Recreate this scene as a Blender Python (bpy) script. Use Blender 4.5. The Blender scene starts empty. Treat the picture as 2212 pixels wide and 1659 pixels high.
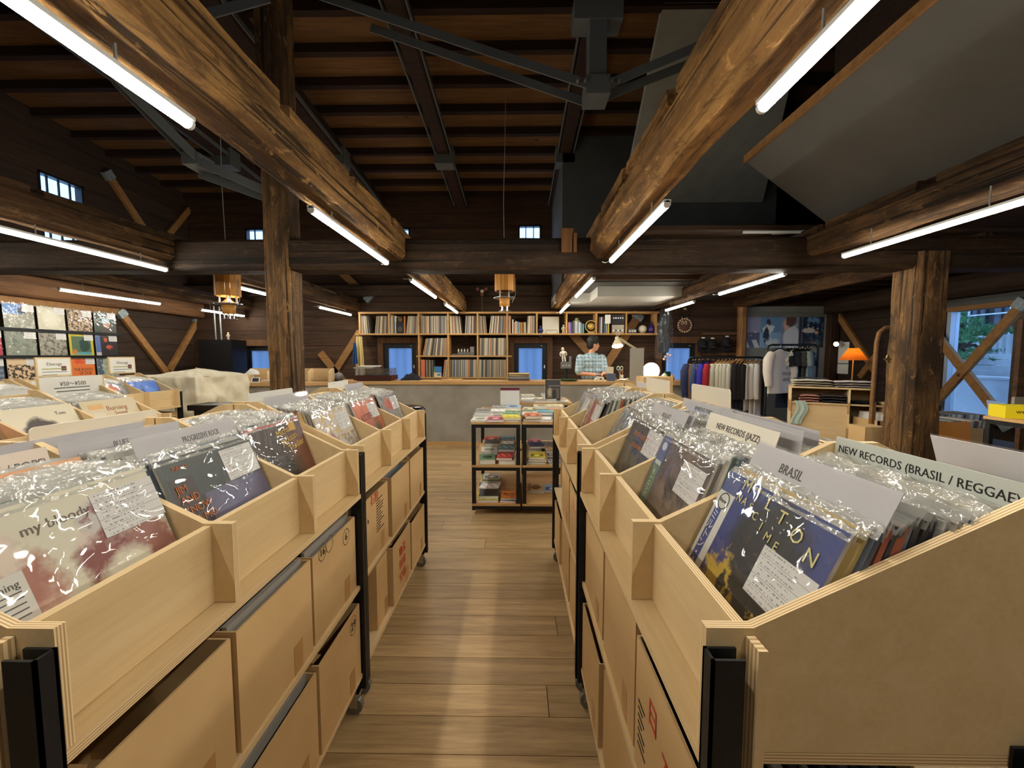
import bpy, bmesh, math, random
from mathutils import Vector, Matrix, Euler, noise as mnoise
R = random.Random(11)
rad = math.radians
sc = bpy.context.scene
C = sc.collection

# ------------------------------------------------------------------ camera, world, exposure
F, IW, IH = 880.0, 2212, 1659
CAM_LOC = Vector((0, 0, 1.42))
cam_d = bpy.data.cameras.new('camera'); cam = bpy.data.objects.new('camera', cam_d); C.objects.link(cam)
cam.location = CAM_LOC
cam.rotation_euler = (rad(90 - 4.0), 0, rad(0.85))
cam_d.sensor_width = 36; cam_d.lens = F / IW * 36; cam_d.clip_start = 0.02
sc.camera = cam
sc.view_settings.view_transform = 'Standard'; sc.view_settings.look = 'None'
sc.view_settings.gamma = 1; sc.view_settings.use_curve_mapping = False
sc.view_settings.exposure = 0.0
w = bpy.data.worlds.new('dusk_sky'); sc.world = w; w.use_nodes = True
bg = w.node_tree.nodes['Background']; bg.inputs[0].default_value = (0.34, 0.58, 1.0, 1); bg.inputs[1].default_value = 3.3
sc.cycles.max_bounces = 5; sc.cycles.diffuse_bounces = 3; sc.cycles.glossy_bounces = 2
sc.cycles.use_adaptive_sampling = True; sc.cycles.adaptive_threshold = 0.12; sc.cycles.adaptive_min_samples = 20
sc.cycles.transparent_max_bounces = 14; sc.cycles.transmission_bounces = 2
sc.cycles.sample_clamp_indirect = 6; sc.cycles.caustics_reflective = False; sc.cycles.caustics_refractive = False
STRIP_POWER = 90.0
STRIP_COL = (1.0, 0.95, 0.82)

CM = cam.rotation_euler.to_matrix()
def ray(px, py): return CM @ Vector(((px - IW / 2) / F, -(py - IH / 2) / F, -1))
def at(px, py, Y):
    d = ray(px, py); return CAM_LOC + d * (Y / d.y)
def atx(px, py, X):
    d = ray(px, py); return CAM_LOC + d * (X / d.x)
def atz(px, py, Z):
    d = ray(px, py); return CAM_LOC + d * ((Z - CAM_LOC.z) / d.z)

# ------------------------------------------------------------------ materials
def s2l(c):
    return tuple(((x / 255) / 12.92 if x / 255 <= 0.04045 else ((x / 255 + 0.055) / 1.055) ** 2.4) for x in c[:3]) + (1,)
class NT:
    def __init__(s, name):
        s.m = bpy.data.materials.new(name); s.m.use_nodes = True; s.t = s.m.node_tree
        s.b = s.t.nodes['Principled BSDF']; s.out = s.t.nodes['Material Output']
    def n(s, typ, **kw):
        nd = s.t.nodes.new(typ)
        for k, v in kw.items():
            if k.startswith('i_'): nd.inputs[k[2:].replace('_', ' ')].default_value = v
            else: setattr(nd, k, v)
        return nd
    def l(s, a, b): s.t.links.new(a, b)
    def math(s, op, a, b=None, clamp=False):
        nd = s.t.nodes.new('ShaderNodeMath'); nd.operation = op; nd.use_clamp = clamp
        for i, x in enumerate((a, b)):
            if x is None: continue
            if isinstance(x, (int, float)): nd.inputs[i].default_value = x
            else: s.l(x, nd.inputs[i])
        return nd.outputs[0]
    def mix(s, f, a, b):
        nd = s.t.nodes.new('ShaderNodeMix'); nd.data_type = 'RGBA'
        for x, k in ((f, 0), (a, 6), (b, 7)):
            if isinstance(x, (int, float, tuple)): nd.inputs[k].default_value = x
            else: s.l(x, nd.inputs[k])
        return nd.outputs[2]
    def coord(s, kind='Object', scale=(1, 1, 1), rnd=False):
        tc = s.n('ShaderNodeTexCoord'); mp = s.n('ShaderNodeMapping'); mp.inputs['Scale'].default_value = scale
        s.l(tc.outputs[kind], mp.inputs[0])
        if rnd:
            oi = s.n('ShaderNodeObjectInfo'); mul = s.n('ShaderNodeVectorMath', operation='SCALE')
            cx = s.n('ShaderNodeCombineXYZ'); 
            for i in range(3): s.l(oi.outputs['Random'], cx.inputs[i])
            s.l(cx.outputs[0], mul.inputs[0]); mul.inputs['Scale'].default_value = 37.0
            s.l(mul.outputs[0], mp.inputs['Location'])
        return mp.outputs[0]
    def noise(s, vec, scale=5, detail=4, rough=.55, dist=0):
        nd = s.n('ShaderNodeTexNoise'); nd.inputs['Scale'].default_value = scale; nd.inputs['Detail'].default_value = detail
        nd.inputs['Roughness'].default_value = rough; nd.inputs['Distortion'].default_value = dist
        s.l(vec, nd.inputs['Vector']); return nd.outputs[0]
    def ramp(s, f, lo, hi):
        nd = s.n('ShaderNodeMapRange'); nd.inputs[1].default_value = lo; nd.inputs[2].default_value = hi
        s.l(f, nd.inputs[0]); return nd.outputs[0]
    def bump(s, h, strength, dist=.01):
        nd = s.n('ShaderNodeBump'); nd.inputs['Strength'].default_value = strength; nd.inputs['Distance'].default_value = dist
        s.l(h, nd.inputs['Height']); s.l(nd.outputs[0], s.b.inputs['Normal'])
MATS = {}
def mat(name, c1, c2=None, rough=.6, metal=0, scale=6, stretch=(1, 1, 1), bump=0, rnd=0, lo=.35, hi=.65, spec=.4, detail=4, coat=0):
    """plain procedural surface: two tones through stretched noise, optional relief and per-object tone"""
    if name in MATS: return MATS[name]
    t = NT(name); b = t.b
    b.inputs['Roughness'].default_value = rough; b.inputs['Metallic'].default_value = metal
    b.inputs['Specular IOR Level'].default_value = spec; b.inputs['Coat Weight'].default_value = coat
    c1 = s2l(c1)
    if c2 is None: c2 = tuple(x * .82 for x in c1[:3]) + (1,)
    else: c2 = s2l(c2)
    nz = t.noise(t.coord('Object', stretch, rnd > 0), scale, detail)
    col = t.mix(t.ramp(nz, lo, hi), c1, c2)
    if rnd:
        oi = t.n('ShaderNodeObjectInfo'); hv = t.n('ShaderNodeHueSaturation')
        v = t.math('ADD', t.math('MULTIPLY', oi.outputs['Random'], rnd), 1 - rnd / 2)
        t.l(v, hv.inputs['Value']); t.l(col, hv.inputs['Color']); col = hv.outputs[0]
    t.l(col, b.inputs['Base Color'])
    if bump: t.bump(nz, bump)
    MATS[name] = t.m; return t.m
def wood(name, c1, c2, axis='x', rough=.6, fine=30, bump=.15, rnd=.25, knots=0, spec=.3):
    if name in MATS: return MATS[name]
    t = NT(name); st = {'x': (.6, 8, 8), 'y': (8, .6, 8), 'z': (8, 8, .6)}[axis]
    v = t.coord('Object', st, True)
    n1 = t.noise(v, 2.2, 5, .6, .6); n2 = t.noise(v, fine / 3, 3, .6)
    f = t.math('ADD', t.math('MULTIPLY', n1, .65), t.math('MULTIPLY', n2, .35))
    col = t.mix(t.ramp(f, .36, .64), s2l(c1), s2l(c2))
    if knots:
        st2 = {'x': (.45, 1, 1), 'y': (1, .45, 1), 'z': (1, 1, .45)}[axis]
        vo = t.n('ShaderNodeTexVoronoi'); vo.inputs['Scale'].default_value = knots
        t.l(t.coord('Object', st2, True), vo.inputs['Vector'])
        k = t.ramp(vo.outputs['Distance'], .07, .02)
        col = t.mix(k, col, s2l(tuple(x * .35 for x in c2)))
    oi = t.n('ShaderNodeObjectInfo'); hv = t.n('ShaderNodeHueSaturation')
    t.l(t.math('ADD', t.math('MULTIPLY', oi.outputs['Random'], rnd), 1 - rnd / 2), hv.inputs['Value'])
    t.l(col, hv.inputs['Color']); t.l(hv.outputs[0], t.b.inputs['Base Color'])
    t.b.inputs['Roughness'].default_value = rough; t.b.inputs['Specular IOR Level'].default_value = spec
    if bump: t.bump(f, bump)
    MATS[name] = t.m; return t.m
def old_wood(name, hi, mid, lo_, axis='y', rough=.75, knots=1.6):
    """weathered hewn timber: long grain, broad stains, dark checks and knots"""
    if name in MATS: return MATS[name]
    t = NT(name); ax = 'xyz'.index(axis)
    st = [9, 9, 9]; st[ax] = .55; st2 = [1.6, 1.6, 1.6]; st2[ax] = .5; st3 = [26, 26, 26]; st3[ax] = .35
    g = t.noise(t.coord('Object', st, True), 1.6, 6, .65, 1.0); blot = t.noise(t.coord('Object', st2, True), 2.0, 5, .6, .5); ck = t.noise(t.coord('Object', st3, True), 1.0, 3, .6, .3)
    col = t.mix(t.ramp(g, .33, .62), s2l(hi), s2l(mid)); col = t.mix(t.ramp(blot, .46, .68), col, s2l(lo_))
    col = t.mix(t.math('MULTIPLY', t.ramp(ck, .59, .63), .9), col, s2l(tuple(x * .4 for x in lo_)))
    st5 = [5, 5, 5]; st5[ax] = 1.6; sc_ = t.noise(t.coord('Object', st5, True), 3.4, 8, .72, .8)
    col = t.mix(t.math('MULTIPLY', t.ramp(sc_, .52, .60), .6), col, s2l(lo_)); col = t.mix(t.math('MULTIPLY', t.ramp(sc_, .43, .36), .45), col, s2l(tuple(min(255, x * 1.25 + 14) for x in hi)))
    st6 = [60, 60, 60]; st6[ax] = 1.2; fg = t.noise(t.coord('Object', st6, True), 1.0, 4, .6); col = t.mix(t.math('MULTIPLY', t.ramp(fg, .5, .62), .45), col, s2l(lo_))
    st4 = [1, 1, 1]; st4[ax] = .45; vo = t.n('ShaderNodeTexVoronoi'); vo.inputs['Scale'].default_value = knots; t.l(t.coord('Object', st4, True), vo.inputs['Vector'])
    col = t.mix(t.ramp(vo.outputs['Distance'], .06, .02), col, s2l(tuple(x * .35 for x in lo_)))
    t.l(col, t.b.inputs['Base Color']); t.b.inputs['Roughness'].default_value = rough; t.b.inputs['Specular IOR Level'].default_value = .25
    t.bump(t.math('SUBTRACT', t.math('MULTIPLY', g, .6), t.math('ADD', t.math('MULTIPLY', t.ramp(ck, .58, .64), .6), t.math('MULTIPLY', sc_, .8))), .8, .01)
    MATS[name] = t.m; return t.m
def flat(name, c, rough=.5, metal=0, spec=.4):
    if name in MATS: return MATS[name]
    t = NT(name); t.b.inputs['Base Color'].default_value = s2l(c); t.b.inputs['Roughness'].default_value = rough
    t.b.inputs['Metallic'].default_value = metal; t.b.inputs['Specular IOR Level'].default_value = spec
    MATS[name] = t.m; return t.m
def emit(name, col, strength):
    if name in MATS: return MATS[name]
    t = NT(name); e = t.n('ShaderNodeEmission'); e.inputs[0].default_value = col if len(col) == 4 else tuple(col) + (1,)
    e.inputs[1].default_value = strength; t.l(e.outputs[0], t.out.inputs[0]); MATS[name] = t.m; return t.m
def film(name, tint=(1, 1, 1), gloss=.25, rough=.06, haze=.05, wave=0, wscale=14, hazecol=(230, 232, 235)):
    """thin clear sheet: mostly see-through, fresnel reflections, faint haze"""
    if name in MATS: return MATS[name]
    t = NT(name); tr = t.n('ShaderNodeBsdfTransparent'); tr.inputs[0].default_value = tuple(tint) + (1,)
    gl = t.n('ShaderNodeBsdfGlossy'); gl.inputs['Roughness'].default_value = rough
    df = t.n('ShaderNodeBsdfDiffuse'); df.inputs[0].default_value = s2l(hazecol)
    lw = t.n('ShaderNodeLayerWeight'); lw.inputs[0].default_value = .5
    if wave:
        nz = t.noise(t.coord('Object', (1, 1, 1), True), wscale, 2, .5, 1.2)
        bp = t.n('ShaderNodeBump'); bp.inputs['Strength'].default_value = wave; bp.inputs['Distance'].default_value = .02
        t.l(nz, bp.inputs['Height']); t.l(bp.outputs[0], gl.inputs['Normal']); t.l(bp.outputs[0], lw.inputs['Normal'])
    m1 = t.n('ShaderNodeMixShader'); m1.inputs[0].default_value = haze; t.l(tr.outputs[0], m1.inputs[1]); t.l(df.outputs[0], m1.inputs[2])
    m2 = t.n('ShaderNodeMixShader'); t.l(t.math('ADD', t.math('MULTIPLY', t.math('POWER', lw.outputs['Facing'], 4.0), .8), gloss * .3, True), m2.inputs[0]); t.l(m1.outputs[0], m2.inputs[1]); t.l(gl.outputs[0], m2.inputs[2])
    t.l(m2.outputs[0], t.out.inputs[0]); MATS[name] = t.m; return t.m
def cover(name, base, shapes, rough=.35):
    """flat printed picture on a sleeve, poster or page: soft shapes over a base tone, in UV space"""
    if name in MATS: return MATS[name]
    t = NT(name); tc = t.n('ShaderNodeTexCoord'); sep = t.n('ShaderNodeSeparateXYZ'); t.l(tc.outputs['UV'], sep.inputs[0])
    u, v = sep.outputs[0], sep.outputs[1]
    nz1 = t.noise(tc.outputs['UV'], 7, 4, .6); mp = t.n('ShaderNodeMapping'); mp.inputs['Location'].default_value = (3.3, 7.7, 0)
    t.l(tc.outputs['UV'], mp.inputs[0]); nz2 = t.noise(mp.outputs[0], 7, 4, .6)
    col = s2l(base)
    for sh in shapes:
        k = sh[0]
        if k == 'e':
            _, cx, cy, rx, ry, c, soft, dist = sh
            du = t.math('ADD', t.math('SUBTRACT', u, cx), t.math('MULTIPLY', t.math('SUBTRACT', nz1, .5), dist))
            dv = t.math('ADD', t.math('SUBTRACT', v, cy), t.math('MULTIPLY', t.math('SUBTRACT', nz2, .5), dist))
            d = t.math('ADD', t.math('POWER', t.math('ABSOLUTE', t.math('DIVIDE', du, rx)), 2), t.math('POWER', t.math('ABSOLUTE', t.math('DIVIDE', dv, ry)), 2))
            f = t.ramp(d, 1 + soft, 1 - soft)
        elif k == 'r':
            _, x0, y0, x1, y1, c = sh
            f = t.math('MULTIPLY', t.math('MULTIPLY', t.math('GREATER_THAN', u, x0), t.math('LESS_THAN', u, x1)),
                       t.math('MULTIPLY', t.math('GREATER_THAN', v, y0), t.math('LESS_THAN', v, y1)))
        elif k == 'n':
            _, scale, lo, hi, c, y0, y1 = sh
            f = t.ramp(t.noise(tc.outputs['UV'], scale, 5, .6, .4), lo, hi)
            f = t.math('MULTIPLY', f, t.math('MULTIPLY', t.math('GREATER_THAN', v, y0), t.math('LESS_THAN', v, y1)))
        elif k == 's':   # diagonal stripes inside a band
            _, freq, ang, c, y0, y1 = sh
            a = t.math('ADD', t.math('MULTIPLY', u, math.cos(ang) * freq), t.math('MULTIPLY', v, math.sin(ang) * freq))
            f = t.math('GREATER_THAN', t.math('FRACT', a), .5)
            f = t.math('MULTIPLY', f, t.math('MULTIPLY', t.math('GREATER_THAN', v, y0), t.math('LESS_THAN', v, y1)))
        col = t.mix(f, col, s2l(c))
    if isinstance(col, tuple): t.b.inputs['Base Color'].default_value = col
    else: t.l(col, t.b.inputs['Base Color'])
    t.b.inputs['Roughness'].default_value = rough; MATS[name] = t.m; return t.m

# ------------------------------------------------------------------ mesh builder
class MB:
    def __init__(s): s.v, s.f, s.m, s.s, s.u = [], [], [], [], []
    def add(s, verts, faces, mat=0, smooth=False, uvs=None):
        o = len(s.v); s.v += [tuple(x) for x in verts]
        for i, f in enumerate(faces):
            s.f.append([o + k for k in f]); s.m.append(mat if isinstance(mat, int) else mat[i]); s.s.append(smooth)
            s.u.append(uvs[i] if uvs else None)
        return s
    def box(s, x0, y0, z0, x1, y1, z1, mat=0):
        v = [(x, y, z) for z in (z0, z1) for y in (y0, y1) for x in (x0, x1)]
        return s.add(v, [(0, 2, 3, 1), (4, 5, 7, 6), (0, 1, 5, 4), (1, 3, 7, 5), (3, 2, 6, 7), (2, 0, 4, 6)], mat)
    def obox(s, c, size, M, mat=0):
        a, b, d = (x / 2 for x in size); c = Vector(c)
        v = [c + M @ Vector((x, y, z)) for z in (-d, d) for y in (-b, b) for x in (-a, a)]
        return s.add(v, [(0, 2, 3, 1), (4, 5, 7, 6), (0, 1, 5, 4), (1, 3, 7, 5), (3, 2, 6, 7), (2, 0, 4, 6)], mat)
    def bar(s, p0, p1, wd, ht, mat=0, up=(0, 0, 1)):
        p0, p1 = Vector(p0), Vector(p1); d = p1 - p0; L = d.length; d.normalize(); up = Vector(up)
        if abs(d.dot(up)) > .98: up = Vector((1, 0, 0))
        sx = d.cross(up).normalized(); uz = sx.cross(d)
        return s.obox((p0 + p1) / 2, (wd, L, ht), Matrix((sx, d, uz)).transposed(), mat)
    def ring(s, c, d, r, n, ry=None, ang=0):
        c, d = Vector(c), Vector(d).normalized(); a = Vector((0, 0, 1)) if abs(d.z) < .9 else Vector((1, 0, 0))
        x = d.cross(a).normalized(); y = d.cross(x)
        return [c + x * r * math.cos(2 * math.pi * i / n + ang) + y * (ry or r) * math.sin(2 * math.pi * i / n + ang) for i in range(n)]
    def loft(s, rings, mat=0, caps=True, smooth=True, closed=False):
        n = len(rings[0]); v = [p for r in rings for p in r]; f = []
        for k in range(len(rings) - 1 + (1 if closed else 0)):
            a, b = k * n, ((k + 1) % len(rings)) * n
            for i in range(n): j = (i + 1) % n; f.append((a + i, a + j, b + j, b + i))
        s.add(v, f, mat, smooth)
        if caps and not closed:
            s.add(rings[0], [tuple(range(n))[::-1]], mat); s.add(rings[-1], [tuple(range(n))], mat)
        return s
    def cyl(s, p0, p1, r0, r1=None, n=10, mat=0, caps=True, smooth=True):
        d = Vector(p1) - Vector(p0)
        return s.loft([s.ring(p0, d, r0, n), s.ring(p1, d, r0 if r1 is None else r1, n)], mat, caps, smooth)
    def tube(s, pts, r, n=6, mat=0, caps=True):
        pts = [Vector(p) for p in pts]; rings = []; rr = r if isinstance(r, (list, tuple)) else [r] * len(pts)
        ref = None
        for i, p in enumerate(pts):
            d = (pts[min(i + 1, len(pts) - 1)] - pts[max(i - 1, 0)]).normalized()
            if ref is None:
                a = Vector((0, 0, 1)) if abs(d.z) < .9 else Vector((1, 0, 0)); ref = d.cross(a).normalized()
            x = (ref - d * ref.dot(d)).normalized(); ref = x; y = d.cross(x)
            rings.append([p + x * rr[i] * math.cos(2 * math.pi * k / n) + y * rr[i] * math.sin(2 * math.pi * k / n) for k in range(n)])
        return s.loft(rings, mat, caps)
    def lathe(s, prof, c=(0, 0, 0), n=20, mat=0, smooth=True, caps=True):
        rings = [[(c[0] + r * math.cos(2 * math.pi * i / n), c[1] + r * math.sin(2 * math.pi * i / n), c[2] + z) for i in range(n)] for r, z in prof]
        return s.loft(rings, mat, caps, smooth)
    def ball(s, c, r, n=14, m=8, mat=0, M=None):
        rx, ry, rz = (r, r, r) if isinstance(r, (int, float)) else r; rings = []; c = Vector(c)
        for k in range(m + 1):
            t = math.pi * (k + .001) / (m + .002) ; z = -math.cos(t); q = math.sin(t)
            ring = [Vector((rx * q * math.cos(2 * math.pi * i / n), ry * q * math.sin(2 * math.pi * i / n), rz * z)) for i in range(n)]
            rings.append([c + (M @ p if M else p) for p in ring])
        return s.loft(rings, mat, True)
    def prism(s, poly, axis, a0, a1, mats=(0, 0)):
        """polygon extruded along an axis; caps use mats[0], rim uses mats[1] with v across the thickness"""
        P = {'x': lambda p, a: (a, p[0], p[1]), 'y': lambda p, a: (p[0], a, p[1]), 'z': lambda p, a: (p[0], p[1], a)}[axis]
        n = len(poly); v = [P(p, a0) for p in poly] + [P(p, a1) for p in poly]
        s.add(v, [tuple(range(n)), tuple(range(2 * n - 1, n - 1, -1))], mats[0])
        s.add(v, [(i, i + n, (i + 1) % n + n, (i + 1) % n) for i in range(n)], mats[1], uvs=[[(0, 0), (0, 1), (1, 1), (1, 0)]] * n)
        return s
    def quad(s, a, b, c, d, mat=0):
        return s.add([a, b, c, d], [(0, 1, 2, 3)], mat, uvs=[[(0, 0), (1, 0), (1, 1), (0, 1)]])
    def grid(s, fn, nu, nv, mat=0, smooth=True):
        v = [fn(i / nu, j / nv) for j in range(nv + 1) for i in range(nu + 1)]; f, uv = [], []
        for j in range(nv):
            for i in range(nu):
                a = j * (nu + 1) + i; f.append((a, a + 1, a + nu + 2, a + nu + 1))
                uv.append([(i / nu, j / nv), ((i + 1) / nu, j / nv), ((i + 1) / nu, (j + 1) / nv), (i / nu, (j + 1) / nv)])
        return s.add(v, f, mat, smooth, uv)
    def mesh(s, name, mats, off=None):
        me = bpy.data.meshes.new(name); vv = s.v
        if off is not None: vv = [(x - off[0], y - off[1], z - off[2]) for x, y, z in vv]
        me.from_pydata(vv, [], s.f)
        if not isinstance(mats, (list, tuple)): mats = [mats]
        for m in mats: me.materials.append(m)
        me.polygons.foreach_set('material_index', s.m); me.polygons.foreach_set('use_smooth', s.s)
        if any(u is not None for u in s.u):
            uvl = me.uv_layers.new(name='UVMap'); k = 0; data = []
            for f, u in zip(s.f, s.u):
                for i in range(len(f)): data += list(u[i]) if u else [0, 0]
            uvl.data.foreach_set('uv', data)
        bm = bmesh.new(); bm.from_mesh(me); bmesh.ops.recalc_face_normals(bm, faces=[f for f in bm.faces]) if not getattr(s, 'keep', False) else None
        bm.to_mesh(me); bm.free(); me.update(); return me
    def build(s, name, mats, parent=None, world=False):
        """parent None: a top-level mesh in world coordinates, origin at its base; else a part in the parent's frame"""
        if parent is None:
            xs, ys, zs = zip(*s.v); off = ((min(xs) + max(xs)) / 2, (min(ys) + max(ys)) / 2, min(zs))
            o = bpy.data.objects.new(name, s.mesh(name, mats, off)); o.location = off
        else:
            off = None
            if world:
                off = Vector(parent.location)
                if parent.parent: off = off + parent.parent.location
            o = bpy.data.objects.new(name, s.mesh(name, mats, off)); o.parent = parent
        C.objects.link(o); return o
def link(name, me, parent=None, loc=(0, 0, 0), rot=(0, 0, 0)):
    o = bpy.data.objects.new(name, me); C.objects.link(o); o.parent = parent; o.location = loc; o.rotation_euler = rot; return o
def tag(o, label, cat, group=None, kind=None):
    if label: o['label'] = label
    if cat: o['category'] = cat
    if group: o['group'] = group
    if kind: o['kind'] = kind
    return o
def thing(name, label, cat, loc=(0, 0, 0), rot=(0, 0, 0), group=None):
    o = bpy.data.objects.new(name, None); o.empty_display_size = .05; C.objects.link(o); o.location = loc; o.rotation_euler = rot
    return tag(o, label, cat, group)
def struct(o, label=None):
    o['kind'] = 'structure'
    if label: o['label'] = label
    return o
ORD = ['first', 'second', 'third', 'fourth', 'fifth', 'sixth', 'seventh', 'eighth', 'ninth', 'tenth', 'eleventh', 'twelfth', 'thirteenth', 'fourteenth', 'fifteenth', 'sixteenth', 'seventeenth', 'eighteenth', 'nineteenth', 'twentieth']
_tc = {}
def text_mesh(txt, size=.02, spacing=1.0, align='CENTER', mat_=None, xs=1.0, depth=0.0003):
    key = (txt, size, spacing, align, xs, mat_.name)
    if key in _tc: return _tc[key]
    cu = bpy.data.curves.new('lettering', 'FONT'); cu.body = txt; cu.size = size; cu.space_character = spacing
    cu.align_x = align; cu.align_y = 'CENTER'; cu.resolution_u = 2; cu.extrude = depth
    ob = bpy.data.objects.new('lettering', cu); C.objects.link(ob)
    bpy.context.view_layer.update()
    me = bpy.data.meshes.new_from_object(ob.evaluated_get(bpy.context.evaluated_depsgraph_get()))
    bpy.data.objects.remove(ob); bpy.data.curves.remove(cu)
    if xs != 1: me.transform(Matrix.Diagonal((xs, 1, 1, 1)))
    me.materials.clear(); me.materials.append(mat_); _tc[key] = me; return me
def text(txt, parent, loc, rot, mat_, size=.02, spacing=1.0, align='CENTER', xs=1.0):
    """lettering printed on a part; rot (90,0,0) makes it stand facing local -Y"""
    return link('lettering', text_mesh(txt, size, spacing, align, mat_, xs), parent, loc, rot)
STAND = (math.pi / 2, 0, 0)
# ------------------------------------------------------------------ palette
BIRCH = wood('birch_ply', (224, 196, 150), (212, 182, 134), 'x', .55, 40, .03, .05)
_t = NT('ply_edge'); _tc2 = _t.n('ShaderNodeTexCoord'); _sp = _t.n('ShaderNodeSeparateXYZ'); _t.l(_tc2.outputs['UV'], _sp.inputs[0])
_f = _t.math('GREATER_THAN', _t.math('FRACT', _t.math('MULTIPLY', _sp.outputs[1], 3.5)), .55)
_t.l(_t.mix(_f, s2l((232, 206, 160)), s2l((186, 148, 100))), _t.b.inputs['Base Color']); _t.b.inputs['Roughness'].default_value = .6
PLY_EDGE = _t.m
PLY = [BIRCH, PLY_EDGE]
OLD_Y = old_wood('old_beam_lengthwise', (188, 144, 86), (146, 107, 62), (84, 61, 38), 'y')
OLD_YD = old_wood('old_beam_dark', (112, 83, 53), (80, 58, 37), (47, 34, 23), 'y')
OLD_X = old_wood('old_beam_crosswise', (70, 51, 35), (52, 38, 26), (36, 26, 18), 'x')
OLD_Z = old_wood('old_post', (136, 101, 59), (92, 66, 39), (50, 36, 23), 'z')
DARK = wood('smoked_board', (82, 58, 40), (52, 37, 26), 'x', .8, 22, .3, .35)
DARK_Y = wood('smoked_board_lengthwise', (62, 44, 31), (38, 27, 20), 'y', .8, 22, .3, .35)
SMOKED_Z = wood('smoked_post', (72, 47, 32), (42, 27, 19), 'z', .8, 22, .3, .2)
ROOFB = wood('roof_board', (120, 86, 50), (87, 60, 35), 'x', .8, 26, .2, .25, 3)
BATTEN = wood('roof_batten', (56, 36, 24), (34, 22, 15), 'x', .85, 22, .2, .2)
BRACE = wood('brace_pine', (160, 118, 70), (132, 92, 52), 'x', .6, 30, .1, .12, 2)
CASING = wood('casing_wood', (112, 78, 50), (78, 52, 33), 'z', .7, 26, .2, .15)
FLOORW = wood('floor_plank_wood', (192, 160, 114), (146, 116, 78), 'x', .45, 34, .12, .3, 1.3, .4)
STEEL_P = flat('painted_steel', (92, 95, 93), .5, .0)
BLACK = mat('black_steel', (26, 27, 29), (36, 37, 40), .45, .3, 30)
BLACKP = flat('black_plastic', (16, 16, 18), .45)
CHROME = flat('chrome', (190, 190, 192), .2, 1)
GREYW = mat('grey_plaster', (84, 85, 82), (78, 79, 76), .85, 0, 3)
WHITEW = mat('white_plaster', (196, 194, 186), (186, 184, 176), .85, 0, 3)
MORTAR = mat('mortar', (168, 162, 150), (136, 131, 121), .75, 0, 2.2, bump=.05, lo=.3, hi=.7)
CONC = mat('concrete', (176, 180, 184), (150, 154, 160), .8, 0, 1.6, bump=.05, lo=.3, hi=.7)
WHITE = flat('white_plastic', (226, 226, 222), .4)
CARD = mat('cardboard', (206, 172, 122), (194, 158, 108), .8, 0, 3, rnd=.14)
CARD_D = mat('cardboard_inside', (158, 122, 78), (140, 106, 66), .85, 0, 4)
TAPE = flat('parcel_tape', (178, 134, 80), .3)
PAPER = mat('white_paper', (232, 230, 222), (222, 219, 210), .6, 0, 3)
INK = flat('black_ink', (32, 30, 30), .6)
GREYINK = flat('grey_ink', (96, 94, 94), .6)
REDINK = flat('red_ink', (196, 60, 44), .6)
COUNTER = wood('counter_wood', (206, 166, 112), (186, 144, 92), 'x', .5, 34, .05, .06)
SHELFW = wood('shelf_wood', (196, 154, 98), (172, 130, 78), 'x', .55, 34, .05, .08)
FILM = film('clear_film', gloss=.16, rough=.04, haze=.02, wave=.4, wscale=8)
FILM_TOP = film('clear_film_edge', gloss=.35, rough=.1, haze=.34, wave=.25, wscale=30, hazecol=(232, 230, 222))
GLASS = film('window_glass', (.93, .97, 1), .12, .02, .0)

# ------------------------------------------------------------------ floor
XL, XR, YB, YF = -6.2, 5.9, 7.75, -3.4
fl = struct(MB().box(XL - .3, YF - .2, -.06, XR + .3, YB + .3, -.014).build('floor', flat('sub_floor', (38, 27, 18), .9)), 'wide brown wooden plank floor')
rows = int((YB - YF) / .156) + 1
for r in range(rows):
    y0 = YB - (r + 1) * .156; x = XL - R.uniform(0, 3.4)
    while x < XR:
        L = R.choice((3.2, 3.6, 4.0, 4.4)); a, b = max(x, XL), min(x + L, XR)
        if b - a > .05 :
            c = ((a + b) / 2, y0 + .078, 0)
            m = MB().box(-(b - a) / 2 + .0015, -.0765, -.014, (b - a) / 2 - .0015, .0765, 0)
            o = link('plank', m.mesh('plank', FLOORW), fl, (c[0] - fl.location.x, c[1] - fl.location.y, c[2] - fl.location.z))
        x += L

# ------------------------------------------------------------------ walls with board cladding and openings
def clad(name, label, axis, plane, a0, a1, z0, z1, holes, h, mat_, face, thick=.028, base=True):
    """wall core with openings plus one board object per plank. face = +1/-1 side the boards show on."""
    core = MB(); back = plane - face * .12
    def emitb(mb, a, b, c, d, p, q):
        lo, hi = min(p, q), max(p, q)
        if axis == 'x': mb.box(a, lo, c, b, hi, d)
        else: mb.box(lo, a, c, hi, b, d)
    def split(zlo, zhi):
        segs = [(a0, a1)]
        for (ha, hb, hc, hd) in holes:
            if hd <= zlo + 1e-4 or hc >= zhi - 1e-4: continue
            ns = []
            for s0, s1 in segs:
                if hb <= s0 or ha >= s1: ns.append((s0, s1)); continue
                if ha > s0: ns.append((s0, ha))
                if hb < s1: ns.append((hb, s1))
            segs = ns
        return segs
    lv = sorted({z0, z1} | {z for h_ in holes for z in h_[2:4] if z0 < z < z1})
    for c, d in zip(lv, lv[1:]):
        for a, b in split(c, d): emitb(core, a - (.25 if a == a0 else 0), b + (.25 if b == a1 else 0), c, d, plane - face * thick, back)
    w_ = struct(core.build(name, BATTEN), label)
    z = z0
    while z < z1 - .02:
        zz = min(z + h, z1); cuts = sorted({z, zz} | {q for h_ in holes for q in h_[2:4] if z < q < zz})
        for c, d in zip(cuts, cuts[1:]):
            for a, b in split(c, d):
                if b - a < .02: continue
                mb = MB(); j = R.uniform(0, .006)
                emitb(mb, a, b, c + .003, d - .003, plane - face * thick, plane - face * j)
                mb.build('board', mat_, w_, True)
        z += h
    return w_
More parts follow.
